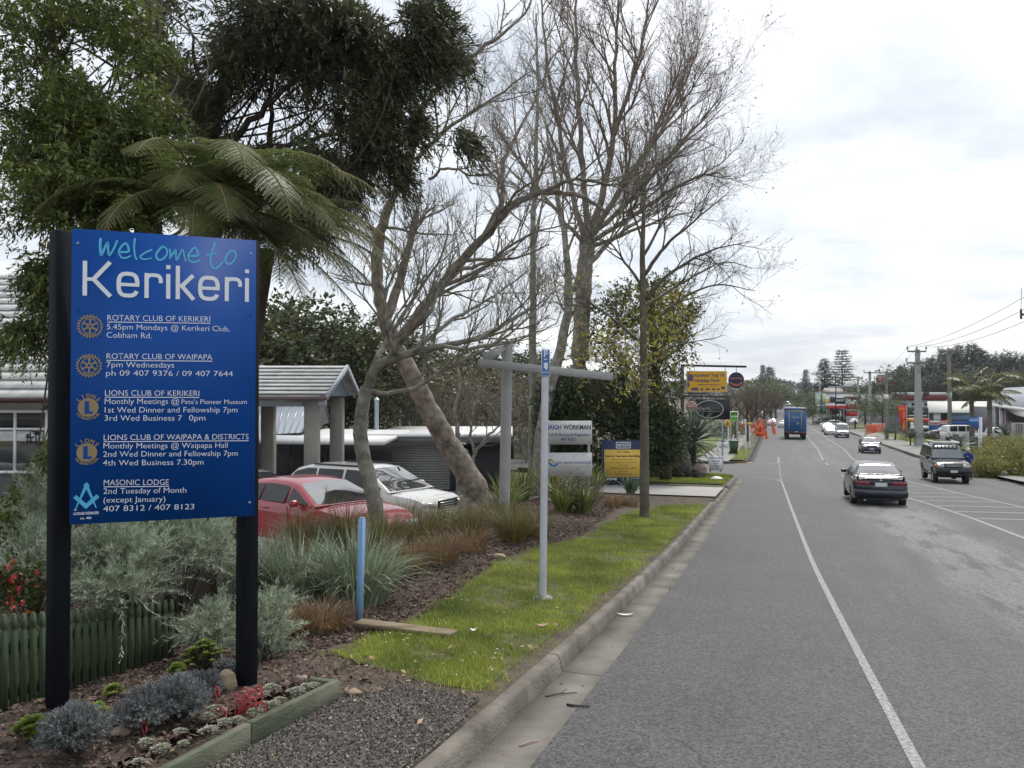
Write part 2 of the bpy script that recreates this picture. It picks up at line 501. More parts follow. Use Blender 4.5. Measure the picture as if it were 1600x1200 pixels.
# concrete kerb and channel swept along paths
M_KERB = mat('kerb_concrete', (.125, .108, .086), .92, .32, 2.2, bump=.6, bscale=60, col2=(.205, .185, .155), detail=10)
M_CHAN = mat('channel_concrete', (.105, .094, .078), .85, .35, 1.6, bump=.3, bscale=80, col2=(.165, .15, .13), detail=10)
def add_joints(m, every):
    nt = m.node_tree; N, L = nt.nodes, nt.links; b = N['Principled BSDF']; src = b.inputs['Base Color'].links[0].from_socket
    uv = N.new('ShaderNodeUVMap'); sp = N.new('ShaderNodeSeparateXYZ'); L.new(uv.outputs[0], sp.inputs[0])
    a = N.new('ShaderNodeMath'); a.operation = 'PINGPONG'; a.inputs[1].default_value = every; L.new(sp.outputs[0], a.inputs[0])
    c = N.new('ShaderNodeMath'); c.operation = 'LESS_THAN'; c.inputs[1].default_value = .012; L.new(a.outputs[0], c.inputs[0])
    x = N.new('ShaderNodeMixRGB'); x.inputs[2].default_value = (.055, .05, .043, 1); L.new(c.outputs[0], x.inputs[0]); L.new(src, x.inputs[1]); L.new(x.outputs[0], b.inputs['Base Color'])
add_joints(M_KERB, 1.5); add_joints(M_CHAN, 1.5)
def sweep(path, prof_, zf):
    """path of (s,t); prof_ of (offset to the left of travel, height)"""
    p = np.array(path, float)
    d = nrm(np.gradient(p, axis=0))
    nl = np.stack([d[:, 1], -d[:, 0]], -1)
    rings = []
    for q, n_ in zip(p, nl):
        z0 = zf(q[0], q[1])
        ring = []
        for off, h in prof_:
            s_, t_ = q+n_*off
            x, y = xy(s_, t_); ring.append((x, y, z0+h))
        rings.append(ring)
    return rings
def kerb(path, h=.125):
    m = MB()
    # closed kerb body: toe, face, rounded nose, top, back
    pr = [(0, -.12), (0, .012), (.022, h-.028), (.032, h-.009), (.052, h), (.108, h-.002), (.118, h-.012), (.118, -.12)]
    rg = sweep(path, pr, lambda s, t: float(prof(s)))
    m.loft(rg, True, True)
    return m
def channel(path):
    return MB().loft(sweep(path, [(-.30, .002), (-.30, -.1), (0.0, -.1), (0.0, .004)][::-1], lambda s, t: float(prof(s))), True, True)
lpath = [(s, -1.5) for s in np.arange(-6, 35.5, .5)]
cpath = [(35.8+3.2*math.sin(a), -1.5-3.2*(1-math.cos(a))) for a in np.linspace(.1, math.pi/2, 9)]+[(39.0, t) for t in (-6, -8, -12)]
for nm_, kb in (('kerb', kerb(lpath[:58])), ('dropped_kerb', kerb(lpath[57:72], .045)), ('corner_kerb', kerb(lpath[71:]+cpath))): add_uv_st(struct(nm_, kb, M_KERB))
ch = channel(lpath+cpath)
add_uv_st(struct('kerb_channel', ch, M_CHAN))
farc = [(SIDE1, t) for t in (-12, -8, -6)]+[(SIDE1+3.2-3.2*math.cos(a), -4.7+3.2*math.sin(a)) for a in np.linspace(0, math.pi/2-.1, 9)]+[(s, -1.5) for s in np.concatenate([np.arange(53.2, 80, 1), np.arange(80, 400, 8)])]
struct('far_kerb', kerb(farc), M_KERB); struct('far_kerb_channel', channel(farc), M_CHAN)
rpath = [(s, 9.4) for s in np.concatenate([np.arange(400, 80, -8), np.arange(80, 43, -1)])]
struct('right_kerb', kerb(rpath), M_KERB)
rp2 = [(s, 9.4) for s in np.arange(37.5, -4, -.5)]
struct('right_kerb_near', kerb(rp2), M_KERB)
M_FOOT = mat('footpath_concrete', (.25, .24, .22), .9, .15, 1.2, bump=.2, bscale=60)
struct('right_footpath', grid_mesh(np.concatenate([np.arange(-4, 130, 1)]), [9.55, 10.4, 11.4, 12.4], lambda s, t: terr(s, t)+.004), M_FOOT, True)
# ---- painted lines
M_LINE = mat('line_paint', (.13, .13, .127), .7, .35, 34, uv=True, col2=(.33, .33, .315), detail=10)
def mline(path, w, dz=.004, step=.5):
    p = np.array(path, float)
    seg = np.linalg.norm(np.diff(p, axis=0), axis=1); cum = np.concatenate([[0], np.cumsum(seg)])
    u = np.linspace(0, cum[-1], max(3, int(cum[-1]/step)+1))
    q = np.stack([np.interp(u, cum, p[:, 0]), np.interp(u, cum, p[:, 1])], -1)
    d = nrm(np.gradient(q, axis=0)); n_ = np.stack([d[:, 1], -d[:, 0]], -1)
    rows = []
    for a, b in ((-w/2, 0), (w/2, 0)):
        r = q+n_*a; x, y = xy(r[:, 0], r[:, 1]); rows.append(np.stack([x, y, prof(r[:, 0])+dz], -1))
    k = len(q); v = np.concatenate(rows); i = np.arange(k-1)
    return v, np.stack([i, i+k, i+k+1, i+1], -1)
EDGE = [(-5, 1.0), (0, .86), (5.02, .71), (13.24, .54), (23.6, .40), (35.5, .27)]
ML = [(4, 5.35), (18.1, 4.54), (21.9, 4.42), (25.8, 4.14), (28.6, 3.87), (41.4, 2.98)]
MR = [(6, 8.0), (25.8, 6.46), (30.65, 5.94), (39.1, 5.28), (60.35, 4.97)]
ML2 = [(57.3, 2.99), (72.4, 3.39), (100.5, 3.62), (160, 3.6)]
MR2 = [(60.35, 4.97), (73.2, 5.45), (121, 5.57), (200, 5.6)]
def at_s(line, s):
    a = np.array(line); return float(np.interp(s, a[:, 0], a[:, 1]))
mk = MB()
mk.add(*mline(EDGE, .068)); mk.add(*mline(ML, .10)); mk.add(*mline(MR, .10))
mk.add(*mline(ML2, .10, step=2)); mk.add(*mline(MR2, .10, step=2))
mk.add(*mline([(51.2, 2.95), (57.3, 2.99)][:1]+[(54, 2.96)], .12))
for a in np.arange(36.5, 52, 1.0): mk.add(*mline([(a, .26), (a+.45, .26)], .10, step=.2))
mk.add(*mline([(35.5, .27), (36.6, .1), (37.5, -.4), (38.2, -1.1), (38.9, -2.2), (39.3, -4)], .10, step=.2))
mk.add(*mline([(60, .26), (53.2, .24), (52, .0), (51, -.6), (50.2, -1.6), (49.4, -4), (49.2, -7)], .10, step=.2))
for i, s in enumerate(np.arange(21.9, 40.5, 1.75)):
    mk.add(*mline([(s, at_s(ML, s)+.1), (s+.35, at_s(MR, s+.35)-.1)], .17, step=.3))
mk.add(*mline([(54, 3.1), (54.4, 4.85)], .17))
for s in np.arange(66, 100, 3.2):
    mk.add(*mline([(s, at_s(ML2, s)+.1), (s+.3, at_s(MR2, s+.3)-.1)], .2))
o = struct('road_markings', mk, M_LINE); add_uv_st(o)
ym = MB(); ym.add(*mline([(50.6, -2.2), (52.6, -1.35)], .35)); o = struct('yellow_road_mark', ym, mat('yellow_line_paint', (.55, .42, .12), .7, .2, 8))
# ---- driveway crossing, verge, beds, gravel
M_DRIVE = mat('driveway_concrete', (.40, .385, .355), .9, .12, 1.5, bump=.15, bscale=60)
DRV = (24.2, 28.3)
struct('driveway', grid_mesh(np.arange(DRV[0], DRV[1]+.01, .41), np.arange(-7.0, -1.6, .3), lambda s, t: np.minimum(terr(s, t), terr(s, t))+.012), M_DRIVE, True)
M_PARKLOT = mat('car_park_asphalt', (.13, .13, .13), .8, .15, 2, bump=.3, bscale=80)
struct('car_park', grid_mesh(np.arange(11.5, 44, .5), np.arange(-30, -8.0, .5), lambda s, t: terr(s, t)+.006), M_PARKLOT, True)
LAWN = stpoly([(1102, 788), (752, 1079), (700, 1072), (640, 1058), (560, 1035), (505, 1020), (560, 1000), (640, 972), (690, 945), (735, 905), (790, 872), (850, 853), (915, 838), (950, 815), (1000, 795), (1060, 789)])
LAWN = [(s, min(t, -1.66) if t > -1.9 else t) for s, t in LAWN]
GRAV = stpoly([(300, 1200), (420, 1150), (530, 1093), (640, 1068), (742, 1092), (670, 1200), (560, 1300), (200, 1300)])
BED = stpoly([(317, 1199), (392, 1163), (528, 1090), (470, 1050), (420, 1020), (280, 1010), (0, 1130), (-200, 1200), (-150, 1400), (120, 1300)])
M_LAWNS = mat('lawn_soil', (.055, .065, .018), .95, .35, 5, bump=.5, bscale=60, col2=(.10, .10, .035))
M_GRAVS = mat('gravel_base', (.07, .068, .062), .95, .35, 30, bump=.8, bscale=120, col2=(.12, .115, .105))
M_MULCH = mat('mulch_base', (.045, .030, .022), .95, .4, 14, bump=.8, bscale=80, col2=(.085, .058, .042))
struct('verge_soil', grid_mesh(np.arange(-3, 24, .2), np.concatenate([np.arange(-9, -1.7, .2), [-1.62]]), lambda s, t: terr(s, t)-.008), M_DIRT, True)
struct('lawn', grid_mesh(np.arange(4, 24, .05), np.concatenate([np.arange(-4.5, -1.66, .05), [-1.66]]), lambda s, t: terr(s, t)-.004+.003*wob(s, t, 5), lambda s, t: inpoly(s, t+.10*wob(s, t, 5)*(t < -1.9), LAWN)), M_LAWNS, True)
struct('gravel_path', grid_mesh(np.arange(1, 6.5, .05), np.concatenate([np.arange(-4.5, -1.66, .05), [-1.66]]), lambda s, t: terr(s, t)+.001, lambda s, t: inpoly(s+.12*wob(s, t, 4, 2), t, GRAV)), M_GRAVS, True)
MULCHP = stpoly([(505, 1022), (640, 972), (735, 905), (790, 872), (850, 853), (915, 838), (960, 812), (930, 790), (800, 800), (600, 870), (440, 950), (430, 1020)])
MULCHP = [(6.0, -3.2), (7.0, -3.0), (9.0, -3.1), (11, -3.2), (14, -3.2), (17.5, -3.4), (22.5, -3.6), (22.5, -8), (14, -8), (7, -8), (4.5, -5.2), (5.2, -3.6)]
struct('mulch_bed', grid_mesh(np.arange(4, 23, .1), np.arange(-8.2, -2.8, .1), lambda s, t: terr(s, t)-.002, lambda s, t: inpoly(s, t+.12*wob(s, t, 4), MULCHP) & ~inpoly(s, t, LAWN)), M_MULCH, True)
struct('garden_soil', grid_mesh(np.arange(1, 7, .1), np.arange(-7, -2.7, .1), lambda s, t: terr(s, t)+.068+.012*wob(s, t, 3), lambda s, t: inpoly(s, t, BED)), M_MULCH, True)
# ---- loose cover
def leafquads(c, axis, side, L_, W_, fold=0.0):
    """rhombus leaves: base c, pointing along axis, width along side (arrays)"""
    n = len(c); L_ = np.broadcast_to(L_, (n,))[:, None]; W_ = np.broadcast_to(W_, (n,))[:, None]
    up = np.cross(axis, side)
    a = c; b = c+axis*L_*.45+side*W_*.5+up*W_*fold; d = c+axis*L_*.45-side*W_*.5+up*W_*fold; e = c+axis*L_
    v = np.stack([a, b, e, d], 1).reshape(-1, 3)
    i = np.arange(n)*4
    return v, np.stack([i, i+1, i+2, i+3], -1)
def rdir(n): return nrm(rng.normal(size=(n, 3)))
def blades(s, t, h, w, lean, dz=0.0):
    n = len(s); x, y = xy(s, t); z = terr(s, t)+dz
    a = rng.uniform(0, 2*math.pi, n); ln = lean*rng.uniform(.2, 1, n)
    c = np.stack([x, y, z], -1); d = np.stack([np.cos(a), np.sin(a), np.zeros(n)], -1); sd_ = np.stack([-np.sin(a), np.cos(a), np.zeros(n)], -1)
    hh = h[:, None]; up = np.array((0, 0, 1.0))
    p1 = c+up*hh*.6+d*hh*ln[:, None]*.35; p2 = c+up*hh*.95+d*hh*ln[:, None]
    v = np.stack([c-sd_*w/2, c+sd_*w/2, p1+sd_*w*.4, p1-sd_*w*.4, p2], 1).reshape(-1, 3)
    i = np.arange(n)*5
    return v, np.stack([i, i+1, i+2, i+3], -1), np.stack([i+3, i+2, i+4], -1)
def lawn_pts(n, smin=4.2, smax=23.5):
    # nearer strip denser
    s = smin+(smax-smin)*rng.random(n)**1.7; t = rng.uniform(-4.3, -1.58, n)
    k = inpoly(s+rng.normal(size=n)*.05, t+.10*wob(s, t, 5)*(t < -1.9)-np.abs(rng.normal(size=n))*.06+rng.normal(size=n)*.05, LAWN)
    bare = wob(s, t, 2.1, 1.0)+.7*wob(s, t, 6.3, 4.0)
    k &= (bare > -.32) | (rng.random(n) < .2)
    edge = (t > -1.80) & (wob(s, t, 4.1, 2.2) > -.1) & (rng.random(n) < .5)
    return s[k & ~edge], t[k & ~edge]
s, t = lawn_pts(190000)
g = MB(); hh = .74*(.022+.022*(wob(s, t, 3, .5)+1)/2*1.2+.02*rng.random(len(s)))*(1+.03*s)
v, f4, f3 = blades(s, t, hh, .0045, .9)
g.add(v, f4); g.f.append(f3); g.m.append(np.zeros(len(f3), int))
M_GRASS = mat('grass', (.14, .215, .022), .5, .36, 1.3, leaf=.35, island=.36, col2=(.29, .34, .055), detail=8)
tag(obj('grass', g, M_GRASS), 'short green lawn grass on the verge between kerb and planted bed', 'grass', kind='stuff')
def chips(s, t, size, dz, flat=.5, tall=1.0):
    n = len(s); x, y = xy(s, t); z = terr(s, t)+dz
    c = np.stack([x, y, z], -1)
    q = rng.normal(size=(n, 3, 3)); ax = nrm(q[:, 0]*np.array((1, 1, flat))); sd_ = nrm(np.cross(ax, q[:, 1]*np.array((flat, flat, 1))))
    up = np.cross(ax, sd_)
    L_ = (size*rng.uniform(.5, 1.4, n))[:, None]; W_ = L_*rng.uniform(.25, .6, (n, 1)); T_ = L_*.16*tall
    v = np.stack([c-ax*L_/2, c+sd_*W_/2, c+ax*L_/2, c-sd_*W_/2, c+up*T_], 1).reshape(-1, 3)
    i = np.arange(n)*5
    return v, np.concatenate([np.stack([i, i+1, i+4], -1), np.stack([i+1, i+2, i+4], -1), np.stack([i+2, i+3, i+4], -1), np.stack([i+3, i, i+4], -1)])
def pts_in(poly, n, lo, hi, pw=1.0):
    s = lo[0]+(hi[0]-lo[0])*rng.random(n)**pw; t = rng.uniform(lo[1], hi[1], n)
    k = inpoly(s, t, poly); return s[k], t[k]
m = MB()
s, t = pts_in(MULCHP, 46000, (4, -8), (22.5, -2.8), 1.5)
k = ~inpoly(s, t, LAWN); s, t = s[k], t[k]
m.add(*chips(s, t, .05, .012))
s, t = pts_in(BED, 16000, (1.5, -6), (6.5, -2.6)); m.add(*chips(s, t, .04, .075))
s = rng.uniform(4.5, 6.6, 3500); t = rng.uniform(-4.2, -2.2, 3500); k = ~inpoly(s, t, LAWN) & ~inpoly(s, t, GRAV); m.add(*chips(s[k], t[k], .035, .01))
M_BARK = mat('bark_chips', (.085, .058, .042), .9, .3, 30, island=.6, col2=(.15, .11, .085))
tag(obj('bark_mulch', m, M_BARK), 'brown bark chip mulch over the planted beds', 'mulch', kind='stuff')
m = MB()
s, t = pts_in(GRAV, 76000, (1.5, -4.5), (6.4, -1.6)); s = s+rng.normal(size=len(s))*.06; t = np.minimum(t+rng.normal(size=len(s))*.04, -1.63)
m.add(*chips(s, t, .019, .007, 1.0, 2.2))
M_PEB = mat('gravel', (.165, .15, .125), .85, .2, 30, island=.65)
tag(obj('loose_gravel', m, M_PEB), 'loose dark grey gravel between the garden edging and the kerb', 'gravel', kind='stuff')
# leaf litter on gravel, lawn edge and channel
m = MB(); s = np.concatenate([rng.uniform(3, 6.5, 170), rng.uniform(5, 18, 130)]); t = np.concatenate([rng.uniform(-4, -1.7, 170), rng.uniform(-3.4, -1.7, 130)])
v, f = chips(s, t, .045, .02, .35, .6); m.add(v, f)
s = rng.uniform(3.5, 16, 60); t = rng.uniform(-1.48, -1.0, 60); x, y = xy(s, t)
v, f = chips(s, t, .03, .008, .25, .8); m.add(v, f)
tag(obj('leaf_litter', m, mat('dry_leaves', (.34, .25, .15), .8, .2, 10, island=.5)), 'scattered dry leaves over gravel, lawn and channel', 'leaf litter', kind='stuff')
m = MB(); s, t = lawn_pts(900); k = wob(s, t, 1.2, 2.0) > .35; s, t = s[k], t[k]
x, y = xy(s, t); c = np.stack([x, y, terr(s, t)+.045], -1)
m.add(*leafquads(c, rdir(len(c))*np.array((1, 1, .1)), nrm(np.cross(rdir(len(c)), (0, 0, 1.0))), .018, .018))
tag(obj('lawn_daisies', m, M_WHITE), 'tiny white daisies dotted through the verge lawn', 'daisies', kind='stuff')
# ------------------------------------------------------------ lettering helpers
CAMP = np.array((0, 0, EYE))
class Plane:
    def __init__(self, O, U, V=(0, 0, 1)):
        self.O = np.asarray(O, float); self.U = nrm(U); self.V = nrm(V); self.N = np.cross(self.U, self.V)
        if np.dot(self.N, CAMP-self.O) < 0: self.N = -self.N
    def uv(self, px, py):
        r = ray(px, py); t = np.dot(self.O-CAMP, self.N)/np.dot(r, self.N)
        d = CAMP+r*t-self.O
        return np.array((d @ self.U, d @ self.V))
    def P(self, u, v, n=0): return self.O+self.U*u+self.V*v+self.N*n
def text_raw(s, off=0.0):
    c = bpy.data.curves.new('tmp', 'FONT'); c.body = s; c.size = 1; c.offset = off; c.resolution_u = 3; c.extrude = 0
    o = bpy.data.objects.new('tmp', c)
    me = bpy.data.meshes.new_from_object(o)
    v = np.array([x.co[:] for x in me.vertices]).reshape(-1, 3); f = [tuple(p.vertices) for p in me.polygons]
    bpy.data.objects.remove(o); bpy.data.curves.remove(c); bpy.data.meshes.remove(me)
    return v, f
CAPH = None
def text_uv(mb, pl, s, a, b, cap, n=.003, off=0.0, mi=0, cen=False):
    """s between the uv points a and b (ends of the baseline), capital height cap (metres)"""
    global CAPH
    if CAPH is None: CAPH = text_raw('H')[0][:, 1].max()
    v, f = text_raw(s, off)
    if not len(v): return
    a, b = np.asarray(a, float), np.asarray(b, float)
    x0, x1 = v[:, 0].min(), v[:, 0].max()
    L_ = np.linalg.norm(b-a); d = (b-a)/L_; q = np.array((-d[1], d[0]))
    x = (v[:, 0]-x0)/(x1-x0)*L_; y = v[:, 1]/CAPH*cap
    uv = a+x[:, None]*d+y[:, None]*q
    w = pl.O+uv[:, :1]*pl.U+uv[:, 1:]*pl.V+pl.N*n
    mb.add(w, f, mi)
def text_px(mb, pl, s, p0, p1, cap_px, n=.003, off=0.0, mi=0):
    a, b = pl.uv(*p0), pl.uv(*p1)
    cap = pl.uv(p0[0], p0[1]-cap_px)[1]-a[1]
    text_uv(mb, pl, s, a, b, cap, n, off, mi)
def stroke(mb, pl, pts, w, n=.003, mi=0, taper=None):
    """flat brush stroke along uv points"""
    p = np.array(pts, float); k = len(p)
    w = np.broadcast_to(np.asarray(w, float), (k,))
    d = nrm(np.gradient(p, axis=0)) if k > 2 else np.repeat(nrm(p[1]-p[0])[None], 2, 0)
    q = np.stack([-d[:, 1], d[:, 0]], -1)
    sc = np.ones(k)
    for i in range(1, k-1):
        a, b = nrm(p[i]-p[i-1]), nrm(p[i+1]-p[i])
        sc[i] = 1/max(.5, math.sqrt(max(.01, (1+a @ b)/2)))
    l = p+q*(w*sc/2)[:, None]; r = p-q*(w*sc/2)[:, None]
    v = np.vstack([l, r]); W = pl.O+v[:, :1]*pl.U+v[:, 1:]*pl.V+pl.N*n
    i = np.arange(k-1); mb.add(W, np.stack([i, i+1, i+k+1, i+k], -1), mi)
def smoothpts(pts, n=6):
    p = np.array(pts, float); P_ = np.vstack([2*p[0]-p[1], p, 2*p[-1]-p[-2]]); out = []
    for i in range(1, len(P_)-2):
        for u in np.linspace(0, 1, n, endpoint=False):
            a, b, c, d = P_[i-1:i+3]
            out.append(.5*(2*b+(c-a)*u+(2*a-5*b+4*c-d)*u*u+(3*b-a-3*c+d)*u**3))
    out.append(p[-1]); return np.array(out)
def disc_uv(mb, pl, c, rx, ry, n, mi=0, seg=40):
    th = np.linspace(0, 2*math.pi, seg, endpoint=False)
    mb.add([pl.P(c[0]+rx*math.cos(a), c[1]+ry*math.sin(a), n) for a in th], [tuple(range(seg))], mi)
def ring_uv(mb, pl, c, rx, ry, w, n, mi=0, seg=40, a0=0, a1=2*math.pi):
    th = np.linspace(a0, a1, seg+1)
    o = [pl.P(c[0]+rx*math.cos(a), c[1]+ry*math.sin(a), n) for a in th]; q = [pl.P(c[0]+(rx-w)*math.cos(a), c[1]+(ry-w)*math.sin(a), n) for a in th]
    i = np.arange(seg); mb.add(np.array(o+q), np.stack([i, i+1, i+seg+2, i+seg+1], -1), mi)
def rect_uv(mb, pl, u0, v0, u1, v1, n, mi=0):
    mb.add([pl.P(u0, v0, n), pl.P(u1, v0, n), pl.P(u1, v1, n), pl.P(u0, v1, n)], [(0, 1, 2, 3)], mi)
def poly_uv(mb, pl, pts, n, mi=0): mb.add([pl.P(*p, n) for p in pts], [tuple(range(len(pts)))], mi)
def slab(mb, pl, u0, v0, u1, v1, th, n0=0.0, mi=0):
    """board in the plane, front face at n0, thickness th behind"""
    c = pl.P((u0+u1)/2, (v0+v1)/2, n0-th/2)
    mb.box(c, (abs(u1-u0), th, abs(v1-v0)), np.stack([pl.U, np.cross(pl.V, pl.U), pl.V], 1), mi)
def arc_text(mb, pl, s, c, r, a0, a1, cap, n, flip=False, mi=0):
    v0 = [text_raw(ch, .03) for ch in s]
    for k, (v, f) in enumerate(v0):
        if not len(v): continue
        a = a0+(a1-a0)*k/(len(s)-1)
        x = (v[:, 0]-(v[:, 0].min()+v[:, 0].max())/2)/.727*cap; y = v[:, 1]/.727*cap
        d = np.array((math.cos(a), math.sin(a)))
        if flip: q = -d; e = np.array((-d[1], d[0])); base = np.array(c)+d*(r+cap)
        else: q = d; e = np.array((d[1], -d[0])); base = np.array(c)+d*r
        uv = base+x[:, None]*e+y[:, None]*q
        mb.add(pl.O+uv[:, :1]*pl.U+uv[:, 1:]*pl.V+pl.N*n, f, mi)

# ------------------------------------------------------------ the blue welcome sign
M_SIGNB = mat('sign_blue', (.002, .060, .28), .5, .10, 1.6, spec=.2)
M_POST = mat('charcoal_post_paint', (.008, .010, .015), .75, .3, 6, spec=.12, bump=.15, bscale=40, stretch=(3, 3, .5))
M_GOLD = mat('emblem_gold', (.27, .20, .10), .5, .06, 20)
M_CYAN = mat('sign_cyan', (.07, .43, .68), .45, .05, 10)
sh = R(68.9)
Rp = AT(400, 622, 4.95)
SP = Plane((Rp[0], Rp[1], 0), (math.sin(sh), math.cos(sh), 0))
def z24(x, y): return (x/2.4, 340+y/2.4)
uTL = SP.uv(115.5, 357); uTR = SP.uv(405.5, 376); uBL = SP.uv(105, 820); uBR = SP.uv(393, 806)
u0, u1 = (uTL[0]+uBL[0])/2, (uTR[0]+uBR[0])/2
v1, v0 = (uTL[1]+uTR[1])/2, (uBL[1]+uBR[1])/2
base = SP.P((u0+u1)/2, 0, -.08); base[2] = zxy(base[0], base[1])
sign = thing('welcome_sign', 'large blue welcome board with club meeting times, on two charcoal posts', 'sign', base)
m = MB(); slab(m, SP, u0, v0, u1, v1, .018)
obj('panel', m, M_SIGNB, sign, org=base)
pr = rotz(-R(36))
for px, Y, lab in ((94, 4.735, 'left'), (387.5, 5.06, 'right')):
    c = GY(px, Y); top = AT(px, 362 if lab == 'left' else 377, Y)[2]
    m = MB(); m.box((c[0], c[1], (c[2]-.3+top)/2), (.094, .094, top-c[2]+.3), pr, bev=.004)
    obj('post', m, M_POST, sign, org=base)
for u in (u0+.03, u1-.03):
    for v in np.linspace(v0+.08, v1-.08, 5):
        m = MB(); m.lathe([(.007, 0), (.007, .002), (.003, .0035), (0, .0035)], 8, SP.N, SP.P(u, v, 0)); obj('fixing_screw', m, M_GREY if v > v1-.1 or v < v0+.1 else M_SIGNB, sign, org=base)
CLUBS = [[('ROTARY CLUB OF KERIKERI', 403, 386, 788, 391, 1), ('5.45pm Mondays @ Kerikeri Club,', 401, 419, 861, 427, 0), ('Cobham Rd.', 400, 450, 569, 453, 0)],
 [('ROTARY CLUB OF WAIPAPA', 400, 530, 796, 533, 1), ('7pm Wednesdays', 400, 561, 653, 563, 0), ('ph 09 407 9376 / 09 407 7644', 398, 593, 873, 595, 0)],
 [('LIONS CLUB OF KERIKERI', 394, 668, 747, 669, 1), ('Monthly Meetings @', 393, 699, 672, 699, 0), ("Pete's Pioneer Museum", 681, 699, 925, 699, 2), ('1st Wed Dinner and Fellowship 7pm', 393, 731, 890, 730, 0), ('3rd Wed Business 7', 392, 762, 682, 761, 0), ('0pm', 709, 761, 770, 761, 0)],
 [('LIONS CLUB OF WAIPAPA & DISTRICTS', 389, 835, 932, 831, 1), ('Monthly Meetings @ Waipapa Hall', 388, 866, 853, 863, 0), ('2nd Wed Dinner and Fellowship 7pm', 387, 897, 891, 893, 0), ('4th Wed Business 7.30pm', 386, 930, 763, 926, 0)],
 [('MASONIC LODGE', 389, 1004, 633, 1002, 1), ('2nd Tuesday of Month', 388, 1036, 698, 1031, 0), ('(except January)', 388, 1069, 620, 1064, 0), ('407 8312 / 407 8123', 387, 1102, 728, 1093, 0)]]
for club in CLUBS:
    m = MB()
    for s_, xa, ya, xb, yb, k in club:
        text_px(m, SP, s_, z24(xa, ya), z24(xb, yb), (8.6, 8.8, 7.2)[k], off=-.007)
        if k == 1:
            a, b = SP.uv(*z24(xa, ya+5.5)), SP.uv(*z24(xb, yb+5.5))
            stroke(m, SP, [a, b], .0042)
    obj('club_lettering', m, M_TEXTW, sign, org=base)
# big town name, squared letters
def zz_(x, y): return SP.uv(*z24(x, y))
vb = (zz_(316, 293)[1]+zz_(934, 316)[1])/2; cap = zz_(318, 163)[1]-zz_(318, 293)[1]; xh = .735*cap; W_ = .116*cap
uu = lambda x: float(zz_(x, 240)[0])
m = MB()
def stem(x, top): stroke(m, SP, [(x, vb), (x, vb+top)], W_)
def let_k(xa, xb, top, wide):
    x0 = uu(xa)+W_/2; x1 = uu(xb)
    stem(x0, top); mid = vb+(.48*cap if wide else .40*cap); ht = cap if wide else xh
    jx = x0+(x1-x0)*(.30 if wide else .22)
    stroke(m, SP, [(x0, mid), (jx, mid)], W_*.85, .0032)
    stroke(m, SP, [(jx-.2*W_, mid-.25*W_), (x1-W_*.75, vb+ht)], W_*1.02, .0034); stroke(m, SP, [(jx-.2*W_, mid+.25*W_), (x1-W_*.6, vb)], W_*1.02, .0036)
def sq(cx, cy, rx, ry, a0, a1, n=26, p=3.0):
    th = np.linspace(a0, a1, n); c, s_ = np.cos(th), np.sin(th)
    return np.stack([cx+rx*np.sign(c)*np.abs(c)**(2/p), cy+ry*np.sign(s_)*np.abs(s_)**(2/p)], -1)
def let_e(xa, xb):
    xl, xr = uu(xa)+W_/2, uu(xb)-W_/2; cx, cy = (xl+xr)/2, vb+xh/2; rx, ry = (xr-xl)/2, xh/2-W_*.42
    pts = sq(cx, cy, rx, ry, 0, R(340), 48)
    pts = np.vstack([[(xr, vb+xh*.49)], pts[pts[:, 1] >= cy*1.0] if False else sq(cx, cy, rx, ry, R(8), R(335), 48)])
    stroke(m, SP, pts, W_)
    stroke(m, SP, [(xl, vb+xh*.50), (xr+W_*.5, vb+xh*.50)], W_*.85, .0032)
def let_r(xa, xb):
    xl, xr = uu(xa)+W_/2, uu(xb)-W_/2
    stem(xl, xh)
    rx = (xr-xl)/2*1.0; cx = (xl+xr)/2
    pts = sq(cx, vb+xh*.66, rx, xh*.34-W_*.45, R(180), 0, 24)
    pts = np.vstack([pts[3:], [(xr, vb+xh*.62)]])
    stroke(m, SP, pts, W_*.95, .0032)
def let_i(xa, xb):
    x = (uu(xa)+uu(xb))/2; stem(x, xh)
    stroke(m, SP, [(x, vb+.885*cap), (x, vb+cap)], W_)
let_k(310, 425, cap, True); let_e(437, 523); let_r(542, 611); let_i(622, 640); let_k(659, 736, cap, False); let_e(743, 824); let_r(843, 908); let_i(917, 935)
obj('town_name_lettering', m, M_TEXTW, sign, org=base)
# brush script greeting
def za(x, y): return SP.uv(100+x/10, 350+y/10)
def zb(x, y): return SP.uv(250+x/10, 360+y/10)
m = MB()
BR = [(za, [(575, 220), (566, 330), (582, 485), (635, 380), (685, 295), (690, 390), (708, 488), (780, 385), (835, 255)], 40),
 (za, [(860, 440), (1005, 432), (1000, 350), (965, 305), (905, 345), (858, 430), (885, 505), (945, 535), (1050, 497)], 36),
 (za, [(1110, 222), (1096, 350), (1108, 490), (1140, 562)], 34),
 (za, [(1380, 402), (1265, 450), (1192, 515), (1255, 552), (1370, 535)], 30),
 (za, [(1548, 348), (1490, 400), (1440, 490), (1475, 558), (1550, 545), (1610, 470), (1600, 390), (1548, 348)], 38),
 (zb, [(150, 290), (165, 370), (150, 440), (215, 345), (245, 305), (250, 390), (262, 465), (315, 360), (355, 300), (380, 400), (405, 490)], 32),
 (zb, [(450, 400), (590, 395), (580, 320), (545, 270), (490, 315), (440, 405), (465, 475), (525, 500), (630, 462)], 34),
 (zb, [(865, 190), (825, 300), (795, 400), (795, 520), (845, 600), (910, 570), (990, 478)], 32),
 (zb, [(722, 388), (800, 375), (890, 350)], 28),
 (zb, [(1115, 312), (1060, 370), (1018, 450), (1050, 520), (1120, 510), (1180, 420), (1170, 340), (1115, 312)], 36)]
px_m = np.linalg.norm(za(10, 0)-za(0, 0))/10
